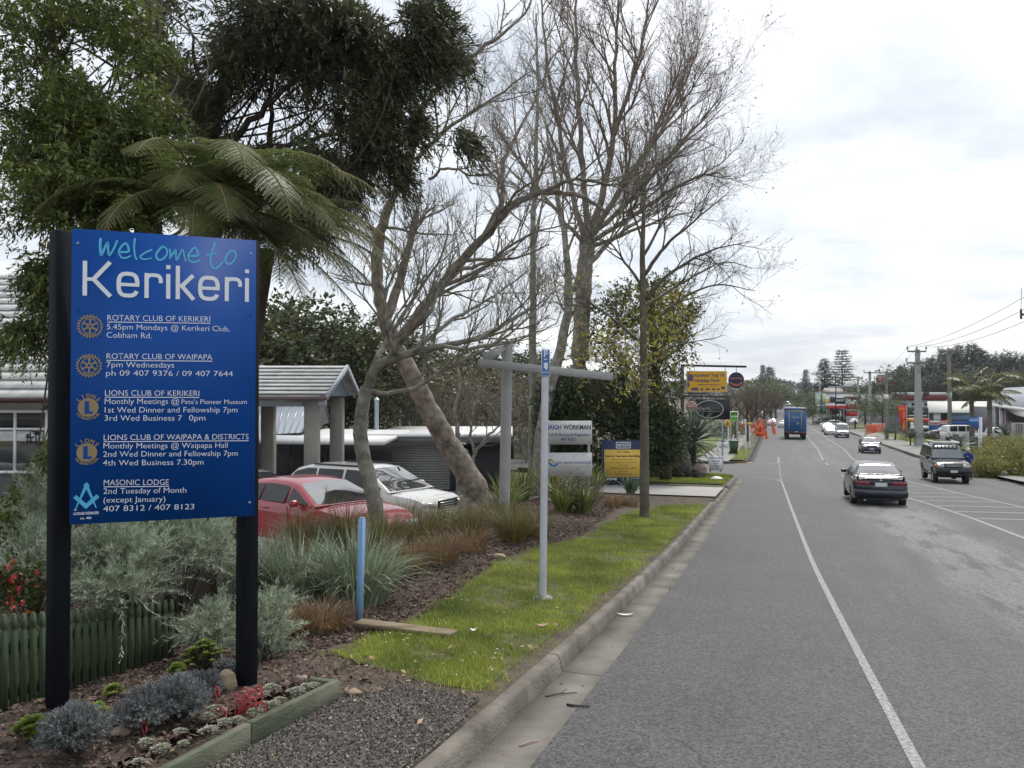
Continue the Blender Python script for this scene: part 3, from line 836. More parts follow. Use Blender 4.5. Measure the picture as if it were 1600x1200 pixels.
for k, (fn, pts, w) in enumerate(BR):
    p = smoothpts([fn(*q) for q in pts], 6)
    stroke(m, SP, p, w*px_m*np.linspace(1.1, .82, len(p)), .003+.0002*k)
obj('greeting_lettering', m, M_CYAN, sign, org=base)
# emblems
def wheel_emblem(cx, cy, r):
    c = zz_(cx, cy); m = MB(); n = 24
    pts = []
    for k in range(n):
        for da, rr in ((-.28, .86), (-.2, 1.0), (.2, 1.0), (.28, .86)):
            a = (k+da)*2*math.pi/n; pts.append((c[0]+rr*r*math.cos(a), c[1]+rr*r*1.0*math.sin(a)))
    # toothed rim as a ring
    inner = [(c[0]+.80*r*math.cos(math.atan2(p[1]-c[1], p[0]-c[0])), c[1]+.80*r*math.sin(math.atan2(p[1]-c[1], p[0]-c[0]))) for p in pts]
    k = len(pts); W3 = [SP.P(*p, .003) for p in pts+inner]
    m.add(W3, np.array([(i, (i+1) % k, k+(i+1) % k, k+i) for i in range(k)]))
    ring_uv(m, SP, c, .64*r, .64*r, .06*r, .003)
    for a0 in (R(55), R(235)): ring_uv(m, SP, c, .77*r, .77*r, .07*r, .003, 0, 14, a0, a0+R(70))
    ring_uv(m, SP, c, .20*r, .20*r, .09*r, .003, 0, 20)
    for q in range(6):
        a = R(90)+q*math.pi/3; d = np.array((math.cos(a), math.sin(a)))
        stroke(m, SP, [c+d*.17*r, c+d*.4*r, c+d*.62*r], [.20*r, .12*r, .2*r], .0032)
    obj('wheel_emblem', m, M_GOLD, sign, org=base)
def badge_emblem(cx, cy, r):
    c = zz_(cx, cy); m = MB()
    disc_uv(m, SP, c, r, r, .003)
    arc_text(m, SP, 'LIONS', c, r*1.08, R(138), R(42), r*.42, .003)
    arc_text(m, SP, 'INTERNATIONAL', c, r*1.06, R(212), R(328), r*.27, .003, True)
    e = obj('badge_emblem', m, M_GOLD, sign, org=base)
    m = MB()
    poly_uv(m, SP, [(c[0]-.34*r, c[1]+.68*r), (c[0]+.08*r, c[1]+.68*r), (c[0]+.08*r, c[1]-.42*r), (c[0]+.46*r, c[1]-.42*r), (c[0]+.52*r, c[1]-.40*r), (c[0]+.40*r, c[1]-.68*r), (c[0]-.34*r, c[1]-.68*r)], .0045)
    o = obj('letter', m, M_SIGNB, e, org=base)
zr = np.linalg.norm(zz_(348, 408)-zz_(338, 408))/10
wheel_emblem(338, 408, 50*zr); wheel_emblem(334.5, 555, 50*zr)
badge_emblem(331, 712, 39*zr); badge_emblem(326, 881, 39*zr)
m = MB()
zc = lambda x, y: SP.uv(100+x/5.217, 590+y/5.217)
stroke(m, SP, [zc(183, 880), zc(150, 950), zc(96, 1066)], [.018, .013, .006], .003); stroke(m, SP, [zc(185, 880), zc(215, 950), zc(264, 1062)], [.018, .013, .006], .0032)
disc_uv(m, SP, zc(184, 880), .014, .014, .0034); poly_uv(m, SP, [zc(176, 872), zc(184, 845), zc(192, 872)], .0036)
stroke(m, SP, [zc(88, 968), zc(180, 1048), zc(278, 962)], .022, .0038)
obj('lodge_emblem', m, M_CYAN, sign, org=base)
m = MB(); text_px(m, SP, 'LODGE KERIKERI', z24(276, 1115), z24(370, 1111), 3.9, off=.02); text_px(m, SP, 'no. 482', z24(302, 1131), z24(343, 1129), 3.2, off=.02)
obj('lodge_lettering', m, M_TEXTW, sign, org=base)

# ------------------------------------------------------------ white pole with blue blade sign
M_GALV = mat('galvanised_pole', (.50, .53, .56), .5, .1, 6)
def pole_base(px, py): return GR(px, py)
b = GR(848, 934)
poleT = thing('sign_pole', 'slim pale grey pole with a small blue blade sign, standing in the verge lawn', 'pole', b)
top = AT(852, 547, b[1])
m = MB(); m.tube([b-(0, 0, .2), (top[0], top[1], top[2])], .037, 16); m.lathe([(.039, 0), (.039, .006), (.02, .018), (0, .02)], 16, (0, 0, 1), top)
obj('pole', m, M_GALV, poleT, smooth=False, ang=40, org=b)
m = MB(); m.lathe([(.11, -.02), (.10, .012), (.05, .02), (.038, .022)], 14, (0, 0, 1), b); obj('footing', m, M_CONC, poleT, org=b)
bp_ = Plane(AT(852, 570, b[1]-.045), (1, .08, 0))
u_a = bp_.uv(846, 588); u_b = bp_.uv(859.5, 545)
m = MB(); slab(m, bp_, u_a[0], u_a[1], u_b[0], u_b[1], .006); e = obj('blade_sign', m, M_TEXTW, poleT, org=b)
m = MB(); w_ = u_b[0]-u_a[0]; h_ = u_b[1]-u_a[1]
rect_uv(m, bp_, u_a[0]+.07*w_, u_a[1]+.17*h_, u_b[0]-.07*w_, u_b[1]-.04*h_, .002); rect_uv(m, bp_, u_a[0]+.07*w_, u_a[1]+.03*h_, u_b[0]-.07*w_, u_a[1]+.12*h_, .002)
obj('blue_field', m, mat('blade_blue', (.05, .13, .36), .4, .05, 8), e, org=b)
m = MB(); cu = (u_a[0]+u_b[0])/2
stroke(m, bp_, [(cu-.012, u_a[1]+.70*h_), (cu-.012, u_a[1]+.93*h_), (cu+.012, u_a[1]+.92*h_), (cu+.018, u_a[1]+.86*h_), (cu+.006, u_a[1]+.81*h_), (cu-.008, u_a[1]+.81*h_)], .011, .004)
stroke(m, bp_, [(cu-.018, u_a[1]+.62*h_), (cu+.014, u_a[1]+.62*h_)], .009, .004)
rect_uv(m, bp_, cu-.02, u_a[1]+.30*h_, cu+.02, u_a[1]+.48*h_, .004); stroke(m, bp_, [(cu+.004, u_a[1]+.24*h_), (cu+.004, u_a[1]+.50*h_)], .02, .0045)
obj('symbol', m, M_TEXTW, e, org=b)

# ------------------------------------------------------------ blue marker stake and the plank at its foot
b = GR(560, 981); t_ = AT(566, 810, b[1])
m = MB(); m.tube([b-(0, 0, .15), t_], .031, 4); m.tube([t_, t_+np.array((0, 0, .008))], [.031, .022], 4)
stk = obj('marker_stake', m, mat('pale_blue_paint', (.19, .34, .56), .55, .12, 8), org=b)
tag(stk, 'pale blue square wooden stake standing at the edge of the lawn', 'stake')
a, c = GR(556, 986), GR(712, 996)
ax = nrm((c-a)*np.array((1, 1, 0))); mid = (a+c)/2
rot = np.stack([ax, np.cross((0, 0, 1), ax), (0, 0, 1)], 1)
m = MB(); m.box(mid+np.array((0, .02, .045)), (np.linalg.norm(c-a)*.97, .15, .032), rot, bev=.004)
pk = obj('plank', m, mat('grey_plank_wood', (.19, .145, .09), .85, .3, 2.5, bump=.4, bscale=40, stretch=(1, 9, 9), col2=(.27, .21, .14)), org=mid)
tag(pk, 'weathered timber plank lying on the grass beside the blue stake', 'plank')

# ------------------------------------------------------------ grey sign frame: leaning pole and cross bar
M_FRAME = mat('grey_frame_paint', (.33, .335, .33), .6, .1, 5)
b = GR(787, 813)
fr = thing('empty_sign_frame', 'tall grey pole with a long tilted cross bar and no sign hanging from it', 'sign frame', b)
top = AT(793, 538, b[1])
m = MB(); m.tube([b-(0, 0, .3), top], .105, 18); m.lathe([(.107, 0), (.107, .02), (.06, .045), (0, .05)], 18, (0, 0, 1), top)
obj('pole', m, M_FRAME, fr, ang=40, org=b)
A_, B_ = AT(748, 567, b[1]-.55), AT(957, 589, b[1]+.35)
ax = nrm(B_-A_); upv = nrm(np.cross(ax, (0, 1, 0))); upv = upv if upv[2] > 0 else -upv
rot = np.stack([ax, np.cross(upv, ax), upv], 1)
m = MB(); m.box((A_+B_)/2, (np.linalg.norm(B_-A_), .07, .15), rot, bev=.006); obj('cross_bar', m, M_FRAME, fr, org=b)
C_, D_ = AT(758, 561, b[1]-.30), AT(789, 540, b[1]-.05)
m = MB(); ax = nrm(D_-C_); upv = nrm(np.cross(ax, (0, 1, 0))); upv = upv if upv[2] > 0 else -upv
m.box((C_+D_)/2, (np.linalg.norm(D_-C_), .05, .16), np.stack([ax, np.cross(upv, ax), upv], 1)); obj('brace', m, M_FRAME, fr, org=b)

# ------------------------------------------------------------ two grey boards on posts (engineers / environmental)
M_BOARD = mat('pale_board', (.60, .61, .61), .5, .05, 4)
b = GY(888, 21.0)
hp = Plane(AT(888, 700, 21.0), (1, .02, 0))
hs_ = thing('office_sign', 'pair of pale grey office boards on two posts, one above the other', 'sign', b)
for px in (857, 920.5):
    c = hp.P(hp.uv(px, 700)[0], 0, -.05); top = hp.uv(px, 657)[1]+hp.O[2]
    m = MB(); z0 = zxy(c[0], c[1])-.2; m.box((c[0], c[1], (z0+top)/2), (.065, .065, top-z0)); obj('post', m, M_GREY, hs_, org=b)
a, c = hp.uv(850, 694.5), hp.uv(925, 657.5); m = MB(); slab(m, hp, a[0], a[1], c[0], c[1], .03); bd = obj('board', m, M_BOARD, hs_, org=b)
m = MB(); text_px(m, hp, 'HAIGH', (852.5, 671), (877, 671), 7, off=.02); text_px(m, hp, 'Civil & Structural Engineers', (854.5, 681.5), (921, 681.5), 4.6, off=.012); text_px(m, hp, '407 8327', (876, 688.5), (900, 688.5), 4.4, off=.015)
obj('navy_text', m, mat('violet_lettering', (.045, .05, .26), .5, .03, 6), bd, org=b)
m = MB(); text_px(m, hp, 'WORKMAN', (880, 671), (923, 671), 7, off=.02); obj('dark_text', m, M_TEXTB, bd, org=b)
a, c = hp.uv(850, 744.5), hp.uv(925, 707.5); m = MB(); slab(m, hp, a[0], a[1], c[0], c[1], .03); bd = obj('board', m, M_BOARD, hs_, org=b)
m = MB(); text_px(m, hp, 'nz environmental', (872, 725), (923, 725), 5.6, off=.006); obj('blue_text', m, mat('slate_blue_lettering', (.10, .19, .34), .5, .03, 6), bd, org=b)
m = MB(); text_px(m, hp, 'MANAGEMENT & CONSULTING', (875, 729.5), (922, 729.5), 2.2); text_px(m, hp, '09 407 7930', (888, 733.5), (907, 733.5), 2.0); obj('grey_text', m, mat('pale_green_lettering', (.30, .36, .28), .5, .03, 6), bd, org=b)
m = MB(); stroke(m, hp, smoothpts([hp.uv(854, 721), hp.uv(860, 718.5), hp.uv(866, 723), hp.uv(870, 722)]), np.linspace(.015, .05, 19)[::-1], .003)
obj('green_swoosh', m, mat('swoosh_green', (.22, .27, .07), .5, .03, 6), bd, org=b)
m = MB(); stroke(m, hp, smoothpts([hp.uv(857.5, 722.5), hp.uv(862, 727), hp.uv(867, 727.5), hp.uv(872, 724)]), .05, .0035); obj('blue_swoosh', m, mat('swoosh_blue', (.02, .19, .40), .5, .03, 6), bd, org=b)

# ------------------------------------------------------------ yellow and navy leasing board
b = GY(972, 27.0)
lp_ = Plane(AT(972, 720, 27.0), (1, .0, 0))
ls = thing('leasing_board', 'navy and yellow estate agency leasing board behind the street tree', 'sign', b)
M_NAVY = mat('board_navy', (.014, .022, .075), .5, .05, 5); M_YEL = mat('board_yellow', (.62, .41, .06), .5, .05, 5)
a, c = lp_.uv(943, 758), lp_.uv(1002, 688); m = MB(); slab(m, lp_, a[0], a[1], c[0], c[1], .02); obj('navy_panel', m, M_NAVY, ls, org=b)
for px in (942, 1003):
    q = lp_.P(lp_.uv(px, 700)[0], 0, -.05); z0 = zxy(q[0], q[1])-.2; top = lp_.uv(px, 687)[1]+lp_.O[2]
    m = MB(); m.box((q[0], q[1], (z0+top)/2), (.08, .06, top-z0)); obj('post', m, M_NAVY, ls, org=b)
a, c = lp_.uv(944.3, 745.5), lp_.uv(1001.5, 702.5); m = MB(); slab(m, lp_, a[0], a[1], c[0], c[1], .02, .004); yp = obj('yellow_panel', m, M_YEL, ls, org=b)
m = MB()
for s_, xa, xb, y, cp, of in (('For Lease', 965, 983.5, 707.5, 4, 0), ('Does Your Team Deserve New Offices', 946, 1000, 714, 3.2, .03), ('Office accommodation to 600 sqm', 956, 992, 719, 2.4, 0), ('Hard to find a better location than this', 952.5, 995.5, 723.5, 2.4, 0), ('Plenty of parking', 967.5, 982, 728, 2.4, 0), ('Available for immediate occupation', 954, 994, 732.5, 2.6, .01), ('Contact sole agents', 967, 981, 737.5, 2.4, 0), ('Commercial and retail', 961, 986, 741.8, 2.8, 0)):
    text_px(m, lp_, s_, (xa, y), (xb, y), cp, .006, of)
obj('lettering', m, M_TEXTB, yp, org=b)
m = MB(); text_px(m, lp_, 'BAYLEYS', (965, 697.5), (983.5, 697.5), 4.2, .003, .03)
for (xa, ya, xb, yb) in ((963, 691, 985, 691), (963, 700, 985, 700), (963, 691, 963, 700), (985, 691, 985, 700)): stroke(m, lp_, [lp_.uv(xa, ya), lp_.uv(xb, yb)], .022, .003)
text_px(m, lp_, '09 407 9500', (948, 750), (964, 750), 3.2, .003, .02); text_px(m, lp_, 'www.bayleys.co.nz', (988, 747.8), (1000.5, 747.8), 1.6, .003, .01)
obj('white_lettering', m, M_TEXTW, ls, org=b)

# ------------------------------------------------------------ hanging signs on the brown gallows post
M_BROWN = mat('brown_steel', (.045, .022, .02), .6, .2, 8)
Yg = 41.0
b = GY(1066, Yg)
gp = Plane(AT(1066, 600, Yg), (1, .05, 0))
gl = thing('gallows_post', 'dark brown post with two long arms that carry hanging shop signs', 'sign post', b)
top = AT(1066, 571, Yg)
m = MB(); m.box((b[0], b[1], (b[2]-.3+top[2])/2), (.15, .15, top[2]-b[2]+.3)); obj('post', m, M_BROWN, gl, org=b)
def bar_px(p, q, w, d, name, par):
    a, c = gp.uv(*p), gp.uv(*q); m = MB(); A1, B1 = gp.P(a[0], a[1]), gp.P(c[0], c[1]); ax = nrm(B1-A1); up = nrm(np.cross(ax, gp.N)); up = up if up[2] > 0 else -up
    m.box((A1+B1)/2, (np.linalg.norm(B1-A1), d, w), np.stack([ax, np.cross(up, ax), up], 1)); return obj(name, m, M_BROWN, par, org=b)
bar_px((1064, 570.8), (1166, 573), .10, .10, 'arm', gl); bar_px((1064, 614.5), (1104, 615), .06, .06, 'arm', gl); bar_px((1064, 618.7), (1140, 620), .07, .07, 'arm', gl)
def hang(pl_, px, y0, y1, par, org):
    a, c = pl_.uv(px, y0), pl_.uv(px, y1); m = MB(); m.tube([pl_.P(a[0], a[1]), pl_.P(c[0], c[1])], .014, 5); obj('hanger', m, M_BROWN, par, org=org)
hs1 = thing('holiday_park_sign', 'yellow hanging holiday park sign with arrow under the upper arm', 'sign', AT(1105, 612, Yg))
o1 = np.array(hs1.location)
a, c = gp.uv(1072.5, 612.5), gp.uv(1136, 579.5); m = MB(); slab(m, gp, a[0], a[1], c[0], c[1], .05, .02); obj('board', m, M_WHITE, hs1, org=o1)
a, c = gp.uv(1073.3, 611.8), gp.uv(1135, 580.2); m = MB(); rect_uv(m, gp, a[0], a[1], c[0], c[1], .024); obj('yellow_face', m, mat('sign_yellow', (.68, .36, .005), .45, .05, 5), hs1, org=o1)
m = MB(); text_px(m, gp, 'Kerikeri Top 10', (1085.5, 588.8), (1131.5, 588.2), 4.6, .028, .025); text_px(m, gp, 'Holiday Park', (1085.5, 597), (1124.5, 596.4), 4.6, .028, .025)
stroke(m, gp, [gp.uv(1091, 600.8), gp.uv(1124, 601.3)], .03, .028); poly_uv(m, gp, [gp.uv(1090, 600.8), gp.uv(1093, 599.6), gp.uv(1093, 602)], .028)
for xa, xb in ((1093.5, 1099), (1102, 1108.5), (1111.5, 1117.5), (1120, 1124.5)):
    poly_uv(m, gp, [gp.uv(xa, 609.5), gp.uv(xb, 609.5), gp.uv(xb-.8, 607.2), gp.uv((xa+xb)/2, 606.3), gp.uv(xa+.7, 607.4)], .028)
a, c = gp.uv(1127, 608), gp.uv(1132, 604); rect_uv(m, gp, a[0], a[1], c[0], c[1], .028)
obj('lettering', m, M_TEXTN, hs1, org=o1)
m = MB(); a, c = gp.uv(1080, 610.3), gp.uv(1091, 605.5); rect_uv(m, gp, a[0], a[1], c[0], c[1], .027); a, c = gp.uv(1074, 595.5), gp.uv(1083, 585); rect_uv(m, gp, a[0], a[1], c[0], c[1], .027); a, c = gp.uv(1073.6, 604.5), gp.uv(1077, 597); rect_uv(m, gp, a[0], a[1], c[0], c[1], .027)
obj('purple_patch', m, mat('patch_purple', (.10, .06, .16), .5, .05, 6), hs1, org=o1)
for px in (1085, 1133): hang(gp, px, 573, 579.5, hs1, o1)
hs2 = thing('roundel_sign', 'round navy hanging sign with an orange design beside the yellow sign', 'sign', AT(1151, 606, Yg)); o2 = np.array(hs2.location)
c = gp.uv(1150.5, 594); r_ = gp.uv(1162.8, 594)[0]-c[0]
m = MB(); m.lathe([(0, -.03), (r_, -.03), (r_, .0), (0, .0)], 40, gp.N, gp.P(*c)); obj('disc', m, mat('roundel_maroon', (.06, .018, .05), .5, .05, 6), hs2, org=o2)
m = MB(); disc_uv(m, gp, c, r_*.88, r_*.88, .004); obj('navy_face', m, mat('roundel_navy', (.012, .014, .075), .5, .05, 6), hs2, org=o2)
m = MB(); O_ = lambda x, y: np.array(c)+np.array((x, y))*r_
poly_uv(m, gp, [O_(-.72, .30), O_(.74, .30), O_(.70, .06), O_(.3, .18), O_(-.3, .16), O_(-.66, .08)], .008)
stroke(m, gp, [O_(-.86, -.25), O_(-.6, -.42), O_(-.35, -.58), O_(0, -.60), O_(.38, -.56), O_(.65, -.36), O_(.86, -.15)], [.1*r_, .24*r_, .3*r_, .22*r_, .3*r_, .2*r_, .1*r_], .008)
obj('orange_design', m, mat('roundel_orange', (.42, .12, .03), .5, .1, 6), hs2, org=o2)
hang(gp, 1150.5, 574, 582, hs2, o2)
hs3 = thing('restaurant_sign', 'black hanging restaurant sign with a thin white ellipse on the lower arm', 'sign', AT(1106, 655, Yg)); o3 = np.array(hs3.location)
a, c = gp.uv(1076, 655.5), gp.uv(1140.5, 624); m = MB(); slab(m, gp, a[0], a[1], c[0], c[1], .05, .02); obj('board', m, mat('sign_black', (.010, .011, .016), .4, .1, 6), hs3, org=o3)
c = gp.uv(1108.5, 639.5); rx = gp.uv(1130.5, 639)[0]-c[0]; ry = gp.uv(1108, 625.3)[1]-c[1]
m = MB(); ring_uv(m, gp, c, rx, ry, .045, .026); text_px(m, gp, 'black', (1089.5, 640.5), (1110, 640.5), 5, .026); stroke(m, gp, [gp.uv(1090, 642.5), gp.uv(1126, 642.8)], .014, .026); obj('white_lettering', m, mat('dull_white_lettering', (.42, .42, .42), .5, .05, 6), hs3, org=o3)
m = MB(); text_px(m, gp, 'olive', (1110.5, 640.5), (1126, 640.5), 5, .026); obj('olive_lettering', m, mat('olive_lettering', (.10, .11, .05), .5, .05, 6), hs3, org=o3)
for px in (1082, 1135): hang(gp, px, 620, 624, hs3, o3)
hs4 = thing('beer_roundel', 'small cream and red round sign mounted at the corner of the black sign', 'sign', AT(1080, 646, Yg-.1)); o4 = np.array(hs4.location)
c = gp.uv(1079.8, 635); r_ = gp.uv(1088.8, 635)[0]-c[0]
m = MB(); m.lathe([(0, .04), (r_*.82, .04), (r_*.82, .08), (0, .09)], 32, gp.N, gp.P(*c)); m.lathe([(0, .035), (r_*1.02, .035), (r_*1.02, .06), (r_*.8, .07)], 32, gp.N, gp.P(*c)); obj('disc', m, mat('roundel_cream', (.42, .33, .28), .5, .08, 6), hs4, org=o4)
m = MB(); rect_uv(m, gp, c[0]-r_*.86, c[1]-r_*.28, c[0]+r_*.86, c[1]+r_*.22, .094); ring_uv(m, gp, c, r_*.6, r_*.62, r_*.1, .093, 0, 20, R(40), R(140)); obj('red_band', m, mat('roundel_red', (.33, .03, .03), .5, .05, 6), hs4, org=o4)
m = MB(); text_uv(m, gp, 'SPEIGHTS', c+np.array((-.72*r_, -.12*r_)), c+np.array((.72*r_, -.12*r_)), r_*.24, .098, .02); obj('lettering', m, M_TEXTW, hs4, org=o4)
hs5 = thing('green_sign', 'small green and white sign on a post beyond the corner', 'sign', GY(1146, 62)); o5 = np.array(hs5.location)
g5 = Plane(AT(1146, 650, 62), (1, 0, 0)); a, c = g5.uv(1140.5, 658.5), g5.uv(1153.5, 642.5)
m = MB(); slab(m, g5, a[0], a[1], c[0], c[1], .06); obj('board', m, M_WHITE, hs5, org=o5)
m = MB(); a, c = g5.uv(1141.5, 650.2), g5.uv(1152.5, 643.6); rect_uv(m, g5, a[0], a[1], c[0], c[1], .004); a, c = g5.uv(1141.5, 657.6), g5.uv(1152.5, 651.2); rect_uv(m, g5, a[0], a[1], c[0], c[1], .004); obj('green_face', m, mat('sign_green', (.10, .35, .03), .5, .1, 4), hs5, org=o5)
m = MB(); stroke(m, g5, smoothpts([g5.uv(1142, 647.5), g5.uv(1146, 646.5), g5.uv(1150, 645.5), g5.uv(1152, 647)]), .12, .006); obj('dark_scroll', m, mat('scroll_green', (.02, .09, .02), .5, .1, 4), hs5, org=o5)
m = MB()
for px in (1142, 1152): q = g5.P(g5.uv(px, 650)[0], 0, -.06); zt = g5.O[2]+g5.uv(px, 643)[1]; z0 = zxy(q[0], q[1])-.2; m.box((q[0], q[1], (zt+z0)/2), (.08, .06, zt-z0))
obj('leg', m, M_GREY, hs5, org=o5)
# ------------------------------------------------------------ vehicles
def pinterp(tab, y):
    a = np.array(tab, float); o = np.argsort(a[:, 0]); return np.interp(y, a[o, 0], a[o, 1])
def smooth_tab(tab, n=60, w=.10):
    """dense, slightly rounded version of a polyline table (y, value)"""
    a = np.array(sorted(tab), float)
    y = np.unique(np.concatenate([np.linspace(a[0, 0], a[-1, 0], n), a[:, 0]]))
    acc = sum(np.interp(np.clip(y+d, a[0, 0], a[-1, 0]), a[:, 0], a[:, 1]) for d in np.linspace(-w, w, 7))/7
    return np.stack([y, acc], -1)
CARBODY = {}
def car(name, label, cat, group, loc, rz, P):
    """P: profile dictionary; local +y is the front of the vehicle. Returns the root Empty."""
    root = thing(name, label, cat, loc, rz, group)
    W, L_ = P['W']/2, P['L']; yf, yr = L_/2, -L_/2
    body_m = P['paint']; wr = P['wr']; axf, axr = P['axles']
    top = smooth_tab(P['top'], 70, .07)                    # shoulder line: bonnet, belt, boot
    low = np.array(P['low'], float)
    plan = smooth_tab(P['plan'], 50, .12)                  # half width along y (fraction of W)
    ys = np.unique(np.concatenate([np.linspace(yr, yf, 46), [yr+.015, yr+.05, yr+.1, yf-.015, yf-.05, yf-.1]]))
    rings = []
    for y in ys:
        e = min(y-yr, yf-y); tuck = 1-.10*math.exp(-e/.05)   # rounded ends
        zt = float(np.interp(y, top[:, 0], top[:, 1])); zl = float(np.interp(y, low[:, 0], low[:, 1])); w = W*float(np.interp(y, plan[:, 0], plan[:, 1]))
        if e < .03: zt = zt-(.03-e)*1.2; zl = zl+(.03-e)*1.5; w -= (.03-e)*1.0
        zm = zl+(zt-zl)*.52; br = P.get('round', .09)
        half = [(0, zl), (w*.80, zl), (w*.955, zl+.05), (w*.985, zl+.16), (w, zm), (w*.992, zm+(zt-zm)*.45), (w*.965, zt-br*.75), (w*.925, zt-br*.25), (w*.84, zt-.012), (w*.5, zt+P.get('crown', .012)), (0, zt+P.get('crown', .012)*1.3)]
        ring = [(x, y, z) for x, z in half]+[(-x, y, z) for x, z in half[-2:0:-1]]
        rings.append(ring)
    b = MB().loft(rings, True, True)
    me = b.mesh('body', body_m)
    # cut the wheel arches
    cut = MB()
    for y in (axf, axr):
        for sx in (-1, 1):
            cut.lathe([(0, -.16), (wr+P.get('arch', .05), -.16), (wr+P.get('arch', .05), .2), (0, .2)], 28, (1, 0, 0), (sx*(W-.06), y, wr+.005))
    co = bpy.data.objects.new('cut', cut.mesh('cut', M_BLACK)); bo = bpy.data.objects.new('bodytmp', me)
    COL.objects.link(co); COL.objects.link(bo)
    bm = bmesh.new(); bm.from_mesh(me); bmesh.ops.recalc_face_normals(bm, faces=bm.faces); bm.to_mesh(me); bm.free()
    bm = bmesh.new(); bm.from_mesh(co.data); bmesh.ops.remove_doubles(bm, verts=bm.verts, dist=1e-5); bmesh.ops.recalc_face_normals(bm, faces=bm.faces); bm.to_mesh(co.data); bm.free()
    md = bo.modifiers.new('b', 'BOOLEAN'); md.operation = 'DIFFERENCE'; md.object = co; md.solver = 'EXACT'
    dg = bpy.context.evaluated_depsgraph_get()
    me2 = bpy.data.meshes.new_from_object(bo.evaluated_get(dg))
    bpy.data.objects.remove(bo); bpy.data.objects.remove(co)
    if len(me2.polygons) < 50: me2 = me
    me2.polygons.foreach_set('use_smooth', np.ones(len(me2.polygons), bool)); me2.set_sharp_from_angle(angle=R(32))
    body = obj('body', me2, None, root)
    # greenhouse
    gh = P.get('house')
    if gh:
        roof = smooth_tab(gh['roof'], 60, .05); y0, y1 = roof[0, 0], roof[-1, 0]
        zb, zr_ = gh['belt'], max(roof[:, 1]); wb, wt = W*gh['wb'], W*gh['wt']
        xs = lambda z: wb+(wt-wb)*np.clip((z-zb)/(zr_-zb), -.2, 1)
        zt = lambda y: float(np.interp(y, roof[:, 0], roof[:, 1]))
        rings = []
        for y in np.linspace(y0, y1, 44):
            z = zt(y); x = float(xs(z)); hh = max(.002, min(.06, (z-zb)*.4))
            half = [(wb, zb-.05), (float(xs(z-hh)), z-hh), (x-.012, z-hh*.3), (x-.05, z), (x*.55, z+.018*min(1, (z-zb)/.2)), (0, z+.026*min(1, (z-zb)/.2))]
            rings.append([(a, y, c) for a, c in half]+[(-a, y, c) for a, c in half[-2::-1]])
        cab = MB().loft(rings, False, False)
        obj('cabin', cab, gh.get('paint', body_m), root, ang=40)
        def glasspanel(ya, yb, name, inset=.07):
            m = MB(); n, k = 14, 9; V = []
            for y in np.linspace(ya, yb, n):
                z = zt(y); x = float(xs(z))-inset; cr = min(1, max(0, z-zb)/.2)
                for a in np.linspace(-1, 1, k):
                    ax_ = abs(a); zz = z+cr*(.026-.008*(ax_/.55) if ax_ < .55 else .018*(1-(ax_-.55)/.45))
                    V.append((a*x, y, zz))
            V = np.array(V).reshape(n, k, 3)
            du = np.gradient(V, axis=0); dv = np.gradient(V, axis=1); nn = nrm(np.cross(du, dv)); nn[nn[..., 2] < 0] *= -1
            V = V+nn*.006
            i = np.arange(n-1)[:, None]*k; j = np.arange(k-1)[None, :]
            f = np.stack([i+j, i+j+1, i+k+j+1, i+k+j], -1).reshape(-1, 4)
            m.add(V.reshape(-1, 3), f); return obj(name, m, gh.get('glass', M_GLASS), root, smooth=True)
        if 'front' in gh: glasspanel(*gh['front'], 'windscreen')
        if 'back' in gh: glasspanel(*gh['back'], 'rear_window')
        for (a0, a1) in gh.get('sides', []):
            for sx in (1, -1):
                m = MB(); n = 12; V = []
                for y in np.linspace(a0, a1, n):
                    zt_ = max(zb+.012, zt(y)-.075); lo = zb+.008
                    for z in (lo, (lo+zt_)/2, zt_): V.append((sx*(float(xs(z))+.007), y, z))
                i = np.arange(n-1)[:, None]*3; j = np.arange(2)[None, :]
                f = np.stack([i+j, i+j+1, i+3+j+1, i+3+j], -1).reshape(-1, 4)
                if sx > 0: f = f[:, ::-1]
                m.add(V, f[:, ::-1]); obj('side_window', m, M_GLASSD, root)
    # wheels
    wm = None
    for y in (axf, axr):
        for sx in (1, -1):
            tw = P.get('tw', .19)
            ty = MB(); ty.lathe([(wr*.6, -tw/2), (wr*.90, -tw/2), (wr*.985, -tw/2+.025), (wr, -tw/2+.05), (wr, tw/2-.05), (wr*.985, tw/2-.025), (wr*.90, tw/2), (wr*.6, tw/2)], 26, (1, 0, 0))
            tyo = obj('wheel', ty, M_TYRE, root, ang=40, loc=(sx*(W-tw/2-.02), y, wr))
            rm = MB(); rm.lathe([(wr*.64, tw/2-.03), (wr*.60, tw/2-.015), (wr*.56, tw/2-.04), (wr*.24, tw/2-.035), (wr*.2, tw/2-.015), (0, tw/2-.012)] if sx > 0 else [(wr*.64, -tw/2+.03), (wr*.60, -tw/2+.015), (wr*.56, -tw/2+.04), (wr*.24, -tw/2+.035), (wr*.2, -tw/2+.015), (0, -tw/2+.012)], 22, (1, 0, 0))
            obj('rim', rm, P.get('rim', M_SILVER), tyo, ang=40)
            if P.get('spokes', 1):
                sp = MB()
                for q in range(5):
                    a = q*2*math.pi/5; d = np.array((0, math.cos(a), math.sin(a)))
                    sp.box(d*wr*.40+np.array((sx*(tw/2-.028), 0, 0)), (.02, wr*.13, wr*.42), np.array(((1, 0, 0), (0, -math.sin(a), math.cos(a)), (0, math.cos(a), math.sin(a)))).T)
                    e = d*wr*.4
                obj('spokes', sp, P.get('rim', M_SILVER), tyo)
